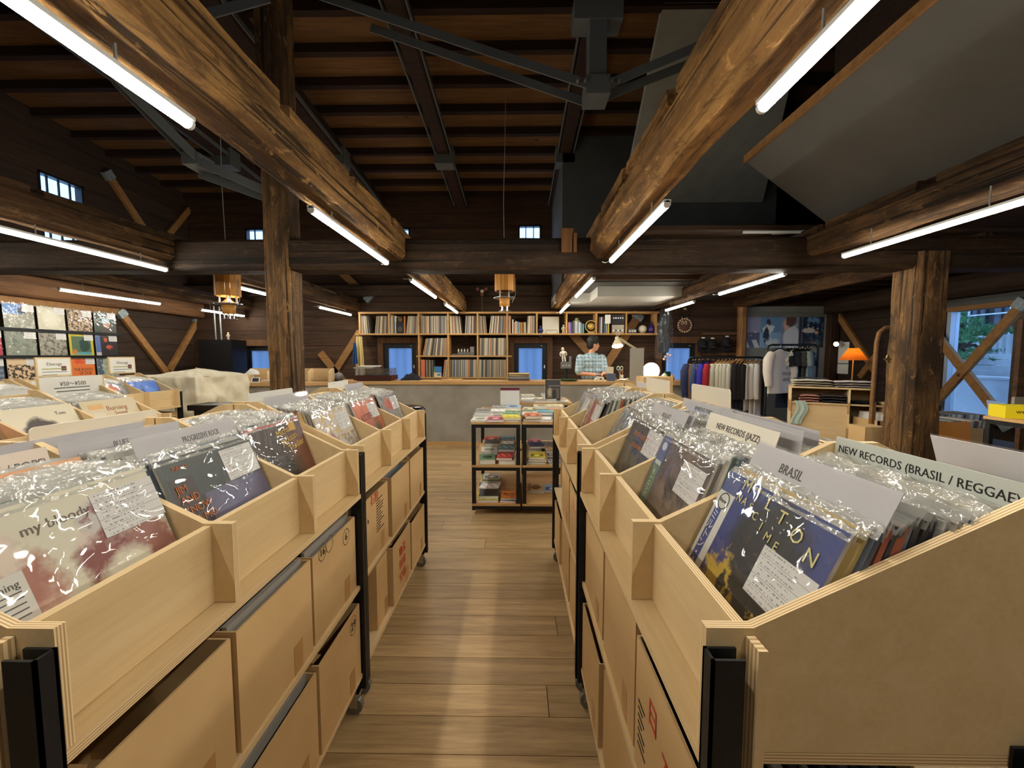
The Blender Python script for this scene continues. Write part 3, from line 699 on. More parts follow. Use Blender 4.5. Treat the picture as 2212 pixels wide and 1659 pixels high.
L2b = rack('birch rack back to back with the second left rack, facing away', (-1.553, 2.668, 0), -HP, .356)
R1b = rack('birch rack back to back with the nearest right rack, facing the post', (1.187, .52, 0), HP, .353)
R2b = rack('birch rack back to back with the second right rack, facing the clothing', (1.183, 1.628, 0), HP, .374)
M1 = rack('birch rack of bargain records in the second left row, at the frame edge', (-2.17, .36, 0), HP, .344)
M2 = rack('birch rack of bargain records in the second left row, behind the price sign', (-2.17, 1.45, 0), HP, .35)
N1 = rack('birch rack in front of the wall display, left of the price sign', (-3.63, 2.15, 0), HP, .344)
N2 = rack('birch rack in front of the wall display, next to the canvas cover', (-3.63, 3.24, 0), HP, .354)
def lay(o, rk, x, y, z, tilt=0, roll=0):
    """stand a thing in a rack: rack-local position and lean"""
    o.location = rk.location + Matrix.Rotation(rk.rotation_euler.z, 3, 'Z') @ Vector((x, y, z))
    o.rotation_euler = Euler((-tilt, roll, rk.rotation_euler.z)); return o

# ------------------------------------------------------------------ records
SLEEVE_COLS = [(206, 200, 190), (232, 228, 216), (198, 194, 186), (72, 70, 72), (148, 142, 134), (150, 140, 128), (84, 92, 104), (166, 92, 74), (206, 178, 116), (96, 118, 104), (222, 218, 212), (58, 58, 62), (120, 132, 146), (178, 164, 148)]
SLEEVES = [flat('sleeve_%d' % i, c, .5) for i, c in enumerate(SLEEVE_COLS)]
S = .313
def sleeve_mesh(th): 
    mb = MB().box(-S / 2, 0, 0, S / 2, th, S); return mb.mesh('record', SLEEVES[0])
SM = [sleeve_mesh(t_) for t_ in (.0075, .0095, .0115)]
def film_top(seed):
    rr = random.Random(seed); ph = [rr.uniform(0, 6.28) for _ in range(6)]; mb = MB()
    def fn(u, v, sgn):
        x = (u - .5) * (S + .008); a = v * v
        y = .003 + sgn * (.0042 - .003 * v) + a * (.002 * math.sin(9 * u * 6.28 / 3 + ph[0]) + .0018 * math.sin(u * 31 + ph[1]) + .0012 * math.sin(u * 67 + ph[2]))
        z = S - .012 + v * .022 + a * (.002 * math.sin(u * 17 + ph[3]) + .0018 * math.sin(u * 43 + ph[4]))
        return (x, y, z)
    for sgn in (-1, 1): mb.grid(lambda u, v: fn(u, v, sgn), 22, 3)
    return mb.mesh('plastic_sleeve', FILM_TOP)
FT = [film_top(i) for i in range(6)]
def plain_record(rk, x, y, z, tilt, roll, label, group, plastic=True):
    o = link('record', R.choice(SM)); tag(o, label, 'record', group); lay(o, rk, x, y, z, tilt, roll)
    o.material_slots[0].link = 'OBJECT'; o.material_slots[0].material = R.choice(SLEEVES)
    if plastic: link('plastic_sleeve', R.choice(FT), o)
    return o
# label paper with printed rules
_t = NT('price_label'); _c = _t.n('ShaderNodeTexCoord'); _s = _t.n('ShaderNodeSeparateXYZ'); _t.l(_c.outputs['UV'], _s.inputs[0])
_l1 = _t.math('LESS_THAN', _t.math('FRACT', _t.math('MULTIPLY', _s.outputs[1], 5.0)), .05)
_row = _t.math('LESS_THAN', _t.math('ABSOLUTE', _t.math('SUBTRACT', _t.math('FRACT', _t.math('MULTIPLY', _s.outputs[1], 10.0)), .5)), .16)
_mp = _t.n('ShaderNodeMapping'); _mp.inputs['Scale'].default_value = (46, 5, 1); _t.l(_c.outputs['UV'], _mp.inputs[0])
_w = _t.math('GREATER_THAN', _t.noise(_mp.outputs[0], 1, 0), .54)
_in = _t.math('MULTIPLY', _t.math('GREATER_THAN', _s.outputs[0], .06), _t.math('LESS_THAN', _s.outputs[0], .72))
_f = _t.math('MAXIMUM', _t.math('MULTIPLY', _t.math('MULTIPLY', _row, _w), _in), _l1)
_t.l(_t.mix(_t.math('MULTIPLY', _f, .6), s2l((228, 226, 224)), s2l((70, 68, 70))), _t.b.inputs['Base Color']); _t.b.inputs['Roughness'].default_value = .5
PRICE = _t.m
def film_sheet(seed):
    rr = random.Random(seed); ph = [rr.uniform(0, 6) for _ in range(6)]; mb = MB(); s2 = S + .012
    def fn(u, v):
        e = .0022 + .0035 * (.5 + .5 * math.sin(u * 5 + ph[0] + v * 3) * math.sin(v * 6 + ph[1])) + .0014 * math.sin(u * 19 + v * 9 + ph[2]) * math.sin(v * 14 + ph[3])
        return ((u - .5) * s2, -e, -.003 + v * (S + .02) )
    mb.grid(fn, 18, 18); return mb.mesh('plastic_sleeve', FILM)
FS = [film_sheet(i) for i in range(4)]
def cover_record(label, mat_, group=None, price=True, plastic=True, px=.085, py=.245, obi=None, name='record'):
    """front-facing LP: sleeve with printed cover, clear outer sleeve, price label"""
    mb = MB(); mb.box(-S / 2, 0, 0, S / 2, .006, S, 1)
    mb.quad((-S / 2, -.0003, 0), (S / 2, -.0003, 0), (S / 2, -.0003, S), (-S / 2, -.0003, S), 0); mb.keep = True
    o = link(name, mb.mesh('record', [mat_, SLEEVES[2]])); tag(o, label, 'record', group)
    if price:
        q = MB().quad((px - .062, -.0012, py - .04), (px + .062, -.0012, py - .04), (px + .062, -.0012, py + .045), (px - .062, -.0012, py + .045))
        q.keep = True; q.build('price_label', PRICE, o)
    if obi:
        q = MB().quad((-S / 2, -.0009, 0), (-S / 2 + .055, -.0009, 0), (-S / 2 + .055, -.0009, S), (-S / 2, -.0009, S)); q.keep = True; q.build('obi_strip', obi, o)
    if plastic: link('plastic_sleeve', R.choice(FS), o); link('plastic_edge', R.choice(FT), o)
    return o
GOLD = flat('gold_ink', (222, 184, 92), .4); ORNG = flat('orange_ink', (206, 118, 52), .5); WINK = flat('white_ink', (232, 230, 224), .5); YINK = flat('yellow_ink', (226, 216, 150), .5)
CV = {
 'pale': cover('cover_pale_figures', (226, 220, 196), [('e', .16, .28, .15, .5, (232, 196, 176), .6, .35), ('e', .2, .62, .14, .18, (176, 112, 92), .7, .3), ('e', .14, .78, .09, .09, (232, 214, 196), .5, .2), ('e', .68, .64, .19, .26, (222, 200, 190), .5, .25), ('e', .64, .8, .13, .1, (206, 200, 196), .5, .2), ('e', .62, .55, .17, .13, (140, 72, 66), .6, .4), ('e', .86, .52, .13, .2, (160, 104, 92), .7, .5), ('e', .68, .40, .15, .16, (238, 232, 208), .5, .2), ('e', .64, .84, .06, .06, (150, 96, 96), .8, .5), ('e', .55, .1, .35, .13, (236, 206, 190), .7, .3)]),
 'dusk': cover('cover_dusk_city', (92, 88, 116), [('r', 0, .66, 1, 1, (54, 62, 60)), ('r', 0, 0, .3, .66, (40, 36, 44)), ('r', .04, .3, .26, .84, (58, 42, 40)), ('n', 16, .5, .62, (126, 96, 66), 0, .34), ('n', 24, .54, .6, (40, 34, 32), 0, .3), ('e', .7, .5, .35, .14, (110, 108, 142), .8, .3)]),
 'ember': cover('cover_ember', (58, 38, 32), [('e', .85, .25, .4, .6, (120, 58, 34), .8, .3), ('e', .45, .35, .3, .4, (34, 28, 28), .6, .3), ('e', .4, .2, .14, .2, (170, 84, 58), .7, .3), ('r', 0, .97, 1, 1, (176, 70, 64))]),
 'crowd': cover('cover_crowd', (206, 198, 190), [('n', 9, .45, .6, (110, 92, 80), 0, .6), ('n', 14, .5, .6, (222, 182, 90), .55, 1), ('e', .3, .35, .12, .3, (150, 54, 50), .5, .2), ('n', 30, .55, .62, (44, 40, 40), 0, .5)]),
 'redsand': cover('cover_red_sand', (198, 96, 60), [('e', .6, .3, .3, .4, (70, 52, 46), .6, .3), ('e', .3, .8, .4, .3, (222, 120, 84), .8, .2), ('n', 8, .5, .7, (170, 70, 44), 0, 1)]),
 'silver': cover('cover_silver', (150, 152, 154), [('n', 6, .45, .6, (92, 94, 96), 0, 1), ('e', .5, .8, .3, .12, (206, 90, 60), .7, .3), ('n', 22, .52, .6, (214, 214, 212), 0, .5)]),
 'nightgold': cover('cover_night_gold', (42, 56, 128), [('e', .6, .62, .3, .4, (18, 20, 24), .35, .25), ('e', .78, .2, .4, .45, (22, 24, 28), .6, .2), ('e', .36, .12, .3, .26, (60, 48, 40), .6, .2), ('e', .36, .36, .13, .17, (206, 172, 62), .3, .5), ('e', .4, .38, .05, .07, (26, 26, 32), .4, .4), ('e', .76, .34, .05, .03, (210, 176, 70), .5, .4)]),
 'sepia': cover('cover_sepia_portrait', (92, 76, 70), [('e', .62, .45, .3, .5, (128, 106, 92), .8, .3), ('e', .5, .62, .09, .1, (52, 42, 40), .6, .3), ('e', .75, .66, .12, .1, (60, 48, 46), .6, .4), ('e', .7, .25, .16, .16, (168, 134, 108), .7, .4), ('n', 7, .45, .7, (70, 58, 56), 0, 1)]),
 'blackwings': cover('cover_black_swirl', (36, 38, 38), [('n', 6, .5, .64, (74, 76, 76), 0, .7), ('r', 0, 0, .62, .2, (196, 190, 180)), ('e', .25, .1, .13, .09, (30, 30, 30), .5, .5)]),
 'greyband': cover('cover_grey_band', (170, 166, 160), [('r', 0, .45, 1, 1, (188, 186, 182)), ('e', .3, .45, .22, .4, (110, 108, 106), .7, .3), ('n', 12, .5, .6, (84, 84, 84), 0, .4)]),
 'redband': cover('cover_red_band', (210, 192, 172), [('r', .3, 0, .62, 1, (162, 58, 52)), ('e', .2, .4, .12, .4, (120, 80, 60), .6, .4), ('n', 10, .55, .65, (96, 60, 48), 0, 1)]),
 'bluegrey': cover('cover_blue_grey', (110, 116, 126), [('e', .5, .5, .4, .5, (62, 66, 74), .7, .3), ('n', 9, .5, .6, (160, 164, 170), 0, 1)]),
}
OBI_B = cover('obi_white_blue', (222, 222, 214), [('r', .18, .02, .62, .74, (56, 74, 150)), ('r', 0, .86, 1, 1, (62, 78, 140))])
OBI_G = cover('obi_green_blue', (66, 92, 150), [('r', .12, .02, .88, .74, (96, 128, 96)), ('r', .12, .72, .88, .76, (206, 216, 206)), ('e', .5, .9, .3, .04, (206, 212, 222), .2, 0)])
def disc_letters(o, s_, pts, size, m):
    for ch, (u, v) in zip(s_, pts): text(ch, o, (-S / 2 + u * S, -.0014, v * S), STAND, m, size)
def stock(rk, cell, front, n, name_cell, y0=.072, y1=.405, t0=.38, t1=.1, zb=.893):
    """file a compartment: cover record in front, plain sleeved records behind"""
    p = rk['pitch']; x = (cell + .5) * p
    if front is not None: lay(front, rk, x + R.uniform(-.004, .004), y0, zb, t0, R.uniform(-.01, .01))
    for i in range(n):
        f = (i + 1) / n; y = y0 + .012 + (y1 - y0 - .012) * f; tl = t0 + (t1 - t0) * f ** .8
        plain_record(rk, x + R.uniform(-.008, .008), y, zb + R.uniform(0, .006), tl + R.uniform(-.012, .012), R.uniform(-.012, .012),
                     'plastic-sleeved LP record filed in the ' + name_cell, 'LP records in the ' + name_cell)
NREC = 24
a = cover_record('pale cream and rust-red LP in front of the nearest left compartment', CV['pale'], px=.098)
text('my bloody', a, (-.022, -.0010, .268), STAND, flat('grey_brown_ink', (120, 108, 96), .5), .024, 1.02, 'CENTER')
q = MB().quad((-.157, -.0012, .14), (-.09, -.0012, .14), (-.09, -.0012, .215), (-.157, -.0012, .215)); q.keep = True
lb = q.build('sticker', PAPER, a); text('thing', lb, (-.115, -.0016, .198), STAND, GREYINK, .016); 
for k in range(5): MB().box(-.135, -.0016, .185 - k * .009, -.1, -.0012, .187 - k * .009).build('print_line', GREYINK, lb)
stock(L1, 0, a, NREC, 'nearest left compartment', y0=.068, t0=.36, t1=.24)
a = cover_record('dusky violet LP with orange lettering in the left rack\'s middle compartment', CV['dusk'], px=.09, py=.25)
for k, s_ in enumerate(('JIM', 'AND', 'KNOW', 'A MO')): text(s_, a, (-.118 + .012 * k, -.0014, .235 - .026 * k), STAND, ORNG, .026, .9)
text('PIANO', a, (-.1, -.0014, .285), STAND, ORNG, .014)
stock(L1, 1, a, NREC, 'middle compartment of the nearest left rack', t1=.2)
a = cover_record('dark ember LP with gold handwriting in the left rack\'s far compartment', CV['ember'], price=False)
for k, (s_, dx) in enumerate((('Michael', .0), ('Jackson', .012), ('Thriller', .04))): text(s_, a, (.045 + dx, -.0014, .278 - .03 * k), (math.pi / 2, -.15, 0), GOLD, .034)
MB().box(.075, -.0018, .272, .115, -.0012, .302).build('gold_sticker', flat('gold_sticker', (214, 164, 60), .4), a)
stock(L1, 2, a, NREC, 'far compartment of the nearest left rack', y0=.12, t0=.35)
a = cover_record('pale crowd-scene LP in the second left rack\'s nearest compartment', CV['crowd']); stock(L2, 0, a, NREC, 'nearest compartment of the second left rack', y0=.1)
a = cover_record('brick-red LP in the second left rack\'s middle compartment', CV['redsand']); text('KISTER', a, (-.03, -.0014, .22), STAND, flat('dark_red_ink', (120, 40, 30), .5), .05); stock(L2, 1, a, NREC, 'middle compartment of the second left rack', y0=.09)
a = cover_record('silvery LP in the second left rack\'s far compartment', CV['silver']); stock(L2, 2, a, NREC, 'far compartment of the second left rack', y0=.08)
a = cover_record('blue and black LP with a katakana strip in the nearest right compartment', CV['nightgold'], px=.09, py=.185, obi=OBI_B)
disc_letters(a, 'MILTON', [(.24, .96), (.36, .95), (.48, .93), (.61, .90), (.75, .86), (.88, .81)], .034, YINK)
disc_letters(a, 'NASCIME', [(.22, .87), (.28, .87), (.35, .86), (.42, .83), (.5, .80), (.58, .77), (.66, .755)], .022, YINK)
for k, ch in enumerate('ミルトン・ナシメント'): text(ch, a, (-S / 2 + .022, -.0016, .215 - k * .022), STAND, WINK, .024)
rg = MB().loft([[(-S / 2 + .028 + r_ * math.cos(i * .393), -.0014, .25 + r_ * math.sin(i * .393)) for i in range(16)] for r_ in (.016, .0185)], 0, False, False); rg.build('round_mark', INK, a)
text('Verve', a, (-S / 2 + .028, -.0016, .25), STAND, INK, .012)
stock(R1, 2, a, NREC, 'nearest right compartment', y0=.072, t0=.43)
a = cover_record('sepia portrait LP with a green paper strip in the right rack\'s middle compartment', CV['sepia'], px=.08, py=.235, obi=OBI_G)
text('KOHSUKE', a, (.0, -.0014, .062), STAND, WINK, .04, .86, xs=.8); text('MINE FIRST', a, (.01, -.0014, .03), STAND, WINK, .04, .86, xs=.75)
for k, ch in enumerate('モーニング・タイド/峰'): text(ch, a, (-S / 2 + .027, -.0016, .2 - k * .018), STAND, WINK, .018)
stock(R1, 1, a, NREC, 'middle compartment of the nearest right rack', y0=.075, y1=.40)
a = cover_record('black LP with gold lettering in the right rack\'s far compartment', CV['blackwings'], px=.1, py=.255)
text('GEORGE GRUNTZ', a, (-.02, -.0014, .262), STAND, ORNG, .024, xs=.8); text('ILHAN MIM', a, (-.02, -.0014, .222), STAND, ORNG, .024, xs=.8)
stock(R1, 0, a, NREC, 'far compartment of the nearest right rack', y0=.085)
a = cover_record('glossy blue-grey LP in the second right rack\'s nearest compartment', CV['bluegrey']); stock(R2, 2, a, NREC, 'nearest compartment of the second right rack', y0=.11, t0=.55)
a = cover_record('red banded LP in the second right rack\'s middle compartment', CV['redband']); stock(R2, 1, a, NREC, 'middle compartment of the second right rack', y0=.07)
a = cover_record('pale grey LP in the second right rack\'s far compartment', CV['greyband']); stock(R2, 0, a, NREC, 'far compartment of the second right rack', y0=.03 + .04, t0=.42)
# the remaining filed records of the other racks: past the first 300 of the kind, one object
mb = MB()
def rack_fill(rk, n, cells, hi=.405, y0=.1, t0=.5):
    rm = Matrix.Rotation(rk.rotation_euler.z, 3, 'Z'); p = rk['pitch']
    for c in cells:
        for i in range(n):
            f = i / n; y = y0 + (hi - y0) * f; tl = t0 - (t0 - .2) * f; m = R.randrange(len(SLEEVES)); E = Euler((-tl, 0, 0)).to_matrix()
            x0 = (c + .5) * p + R.uniform(-.006, .006); th = R.uniform(.004, .008); vs = []
            for z in (0, S):
                for yy in (0, th):
                    for xx in (-S / 2, S / 2): vs.append(rk.location + rm @ (Vector((x0, y, .886)) + E @ Vector((xx, yy, z))))
            mb.add(vs, [(0, 2, 3, 1), (4, 5, 7, 6), (0, 1, 5, 4), (1, 3, 7, 5), (3, 2, 6, 7), (2, 0, 4, 6)], m)
            for k in range(7):   # crumpled film along the top edge
                xa, xb = -S / 2 + S * k / 7, -S / 2 + S * (k + 1) / 7
                vs = [rk.location + rm @ (Vector((x0, y, .886)) + E @ Vector(q)) for q in ((xa, 0, S - .005), (xb, 0, S - .005), (xb, R.uniform(-.004, .008), S + .014), (xa, R.uniform(-.004, .008), S + .014))]
                mb.add(vs, [(0, 1, 2, 3)], len(SLEEVES))
for rk, n in ((L1b, 20), (L2b, 18), (R1b, 22), (R2b, 20), (M2, 22), (M1, 18), (N1, 16), (N2, 16)): rack_fill(rk, n, (0, 1, 2))
tag(mb.build('filed_records', SLEEVES + [FILM_TOP]), 'plastic-sleeved LP records filed in the racks away from the aisle', 'records', kind='stuff')
# ------------------------------------------------------------------ genre cards standing among the records
CARDM = mat('grey_white_card', (218, 214, 216), (211, 207, 210), .5, 0, 3)
WBOARD = mat('white_board', (238, 230, 212), (232, 223, 204), .5, 0, 3)
ACR = film('acrylic', (.98, .98, .99), .15, .04, .1, hazecol=(232, 230, 222))
def gcard(label, rk, x0, x1, y, ztop, h, tilt, txt=None, size=.022, m=CARDM, acrylic=True, ink=INK, tx=None, xs=.8, tz=None, rounded=False, marks=None):
    w_ = x1 - x0; h = (ztop - .887) / math.cos(tilt); t = thing('genre_card', label, 'card'); lay(t, rk, (x0 + x1) / 2, y, .887, tilt)
    if rounded:
        r_ = .012; pts = [(-w_ / 2, 0), (w_ / 2, 0)] + [(w_ / 2 - r_ + r_ * math.cos(a), h - r_ + r_ * math.sin(a)) for a in (0, .52, 1.05, 1.57)] + [(-w_ / 2 + r_ + r_ * math.cos(a), h - r_ + r_ * math.sin(a)) for a in (1.57, 2.09, 2.62, 3.14)]
        MB().prism(pts, 'y', 0, .003).build('board', m, t)
    else: MB().box(-w_ / 2, 0, 0, w_ / 2, .0012, h).build('board', m, t)
    if acrylic: MB().quad((-w_ / 2 - .002, -.0012, 0), (w_ / 2 + .002, -.0012, 0), (w_ / 2 + .002, -.0012, h + .004), (-w_ / 2 - .002, -.0012, h + .004)).build('acrylic_sheet', ACR, t)
    if txt: text(txt, t, (tx or 0, -.0004, h - (tz or size * 1.3)), STAND, ink, size, xs=xs)
    for mk in marks or []: MB().box(mk[0], -.0008, mk[1], mk[2], 0, mk[3]).build('sticker', mk[4], t)
    return t
def xr_(rk, cell, a=.02, b=.02): p = rk['pitch']; return cell * p + a, (cell + 1) * p - b
# right racks (cell 2 nearest)
gcard('grey card lettered BRASIL standing in the nearest right compartment', R1, *xr_(R1, 2, .015, .015), .104, 1.238, 0, .42, 'BRASIL', .026, tx=-.04, tz=.034)
gcard('white board lettered NEW RECORDS (BRASIL / REGGAE) at the back of the nearest right compartment', R1, *xr_(R1, 2, .012, .012), .405, 1.250, 0, .05, 'NEW RECORDS (BRASIL / REGGAE)', .021, m=flat('greenish_white', (220, 224, 214), .5), xs=.95, tz=.024, acrylic=False)
gcard('white board lettered NEW RECORDS (JAZZ) in the right rack\'s middle compartment', R1, *xr_(R1, 1, .015, .015), .21, 1.252, 0, .3, 'NEW RECORDS (JAZZ)', .024, m=WBOARD, acrylic=False, xs=.85)
gcard('grey card lettered SKA / REGGAE / DUB behind the jazz board', R1, *xr_(R1, 1, .0, .0), .30, 1.258, 0, .17, 'SKA / REGGAE / DUB', .022, ink=GREYINK, xs=.62)
gcard('grey card lettered WORLD / OTHER COUNTRY at the back of the right rack', R1, *xr_(R1, 1, -.05, .03), .40, 1.252, 0, .05, 'WORLD / OTHER COUNTRY', .02, ink=GREYINK, xs=.72)
gcard('grey card lettered VOCAL JAZZ in the right rack\'s far compartment', R1, *xr_(R1, 0, .02, .02), .125, 1.24, 0, .4, 'VOCAL JAZZ', .024, ink=GREYINK, xs=.55)
gcard('plain grey card just behind the VOCAL JAZZ card', R1, *xr_(R1, 0, .04, .01), .15, 1.238, 0, .38)
gcard('grey card lettered JAPANESE JAZZ at the back of the right rack\'s far compartment', R1, *xr_(R1, 0, -.03, .02), .33, 1.254, 0, .2, 'JAPANESE JAZZ / FUSION', .02, ink=GREYINK, xs=.6)
gcard('blank white acrylic card behind the nearest right rack', R1b, .02, .42, .13, 1.238, 0, .3, m=CARDM)
gcard('rounded white board behind the second right rack, nearer the viewer', R1b, .92, 1.24, .425, 1.30, 0, .03, m=WBOARD, rounded=True, acrylic=False)
gcard('rounded white board marked K behind the second right rack', R2b, .38, .74, .425, 1.295, 0, .03, 'K', .024, m=WBOARD, rounded=True, acrylic=False, tz=.05)
gcard('small white card leaning in the far end of the second right back rack', R2b, .8, 1.08, .36, 1.25, 0, .1, m=CARDM)
# left racks (cell 0 nearest)
gcard('grey card lettered PROGRESSIVE ROCK in the left rack\'s middle compartment', L1, *xr_(L1, 1, .02, .005), .118, 1.236, 0, .33, 'PROGRESSIVE ROCK', .022, ink=GREYINK, xs=.62, tx=.03, tz=.03)
gcard('grey card lettered BLUES behind the progressive rock card', L1, *xr_(L1, 1, -.02, .06), .30, 1.235, 0, .15, 'BLUES', .02, ink=GREYINK, xs=.7, tx=-.02)
gcard('grey blank card at the back of the left rack\'s middle compartment', L1, *xr_(L1, 1, -.09, .1), .40, 1.24, 0, .05)
gcard('peach card lettered NEW RECORDS (ROCK / POPS) in the nearest left compartment', L1, *xr_(L1, 0, .01, .03), .295, 1.232, 0, .2, 'NEW RECORDS (ROCK / POPS)', .024, m=mat('peach_card', (238, 222, 208), (232, 214, 198), .5), acrylic=False, xs=.88, ink=GREYINK)
gcard('pale orange sheet in front of the peach card', L1, *xr_(L1, 0, .05, .005), .235, 1.205, 0, .27, m=mat('orange_sheet', (238, 170, 120), (240, 188, 146), .5), acrylic=False)
gcard('blank grey card behind the peach card', L1, *xr_(L1, 0, .0, .09), .385, 1.235, 0, .06)
gcard('long rounded cream board behind the nearest left rack', L1b, .31, .64, .43, 1.256, 0, .02, m=WBOARD, rounded=True, acrylic=False)
gcard('grey card with faint print in the second left rack\'s nearest compartment', L2, *xr_(L2, 0, .0, .02), .34, 1.252, 0, .15, marks=[(-.03, .315, .03, .32, GREYINK), (-.03, .325, .02, .33, GREYINK)])
gcard('rounded white board with a red sticker behind the second left rack', L2b, .68, 1.01, .43, 1.262, 0, .02, m=WHITE, rounded=True, acrylic=False, marks=[(-.05, .30, .06, .355, flat('red_sticker', (206, 92, 96), .5))])
gcard('white board standing beyond the second left rack', L2b, .02, .3, .43, 1.262, 0, .02, m=WHITE, acrylic=False)
gcard('grey card in the second left rack\'s far compartment', L2, *xr_(L2, 2, .02, .06), .34, 1.25, 0, .12)
gcard('white card lying among records behind the second left rack', L2b, .8, 1.06, .3, 1.22, 0, .2, m=WHITE, acrylic=False)
# bargain row with the price sign
t = gcard('white sign reading ¥50 to ¥500 in the second left row', M2, .72, 1.06, .425, 1.30, 0, .02, '¥50～¥500', .034, m=PAPER, acrylic=False, xs=.9)
for k in range(3): MB().box(-.1 + .01 * k, -.0008,   .345 - k * .02, .09, 0, .351 - k * .02).build('print_line', GREYINK, t)
for x0 in (-.178, .17): MB().box(x0, -.002, 0, x0 + .008, .004, .41).build('wood_edge', BIRCH, t)
a = cover_record('cream LP with a dark-haired portrait in the bargain row', cover('cover_cream_portrait', (226, 216, 190), [('e', .42, .5, .26, .3, (66, 52, 48), .25, .2), ('e', .5, .3, .2, .26, (150, 104, 84), .5, .2)]), price=False, plastic=False)
text('Tom', a, (.085, -.0014, .265), STAND, GREYINK, .026)
lay(a, M2, 1.5 * .35, .085, .886, .46)
a = cover_record('cream LP with ornate brown lettering in the bargain row', cover('cover_cream_ornate', (214, 200, 168), [('r', .1, .82, .36, .92, (222, 178, 120)), ('r', .14, .3, .34, .76, (220, 208, 184)), ('e', .5, .25, .1, .1, (60, 54, 54), .2, 0), ('e', .78, .28, .1, .1, (60, 54, 54), .2, 0)]), price=False, plastic=False)
text('Burning', a, (.03, -.0014, .255), STAND, flat('brown_ink', (166, 104, 78), .5), .04); text('Sound', a, (.04, -.0014, .222), STAND, MATS['brown_ink'], .03)
lay(a, M2, 2.5 * .35, .085, .886, .46)
a = cover_record('red LP at the near end of the bargain row', cover('cover_red', (206, 66, 36), [('e', .7, .3, .3, .4, (180, 48, 30), .7, .2)]), price=False, plastic=False); lay(a, M2, .5 * .344, .085, .886, .46)
for cell, nm_, cv in ((1, 'grey LP in the rack left of the canvas, middle compartment', 'silver'), (2, 'blue LP in the rack left of the canvas, far compartment', None), (0, 'pale LP in the rack left of the canvas, near compartment', 'crowd')):
    a = cover_record(nm_, CV[cv] if cv else cover('cover_bright_blue', (70, 116, 206), [('e', .5, .5, .34, .4, (96, 140, 224), .4, .3), ('e', .4, .5, .1, .3, (50, 84, 160), .6, .3)]), price=False); lay(a, N2, (cell + .5) * .354, .1, .886, .5)
a = cover_record('monochrome LP in the rack left of the price sign', CV['greyband'], price=False); lay(a, N1, 2.5 * .344, .1, .886, .5)
a = cover_record('glossy white LP in the rack left of the price sign', CV['crowd'], price=False); lay(a, N1, 1.5 * .344, .1, .886, .5)
# framed info boards above the bargain racks
def info(label, p, w_, h):
    t = thing('info_board', label, 'sign', p, (0, 0, HP)); t.rotation_euler = (-.02, 0, HP)
    MB().box(-w_ / 2, 0, 0, w_ / 2, .012, h).build('frame', BIRCH, t); MB().box(-w_ / 2 + .012, -.002, .012, w_ / 2 - .012, 0, h - .012).build('paper', PAPER, t)
    text('Discogs', t, (0, -.0026, h - .06), STAND, INK, .038)
    MB().box(-w_ / 2 + .04, -.003, h - .105, w_ / 2 - .04, -.002, h - .098).build('yellow_rule', flat('olive', (150, 148, 60), .5), t)
    MB().box(-w_ / 2 + .04, -.003, h - .13, w_ / 2 - .04, -.002, h - .125).build('blue_rule', flat('slate_rule', (90, 104, 116), .5), t)
    for k in range(6): MB().box(-w_ / 2 + .04, -.003, h - .155 - k * .02, w_ / 2 - (.05 if k % 2 else .12), -.002, h - .151 - k * .02).build('print_line', GREYINK, t)
    MB().box(w_ / 2 - .085, -.003, .05, w_ / 2 - .045, -.002, .09).build('print_mark', flat('maroon', (110, 60, 64), .5), t)
    return t
for lb, px0, px1, py0, py1, X in (('framed white info board standing left, above the price sign', 80, 157, 772, 822, -4.075), ('framed white info board standing beside the canvas cover', 237, 294, 771, 812, -4.075)):
    a, b, c = atx(px0, py1, X), atx(px1, py1, X), atx(px0, py0, X)
    info(lb, ((a.x + b.x) / 2, (a.y + b.y) / 2, 1.236), b.y - a.y, c.z - 1.236)

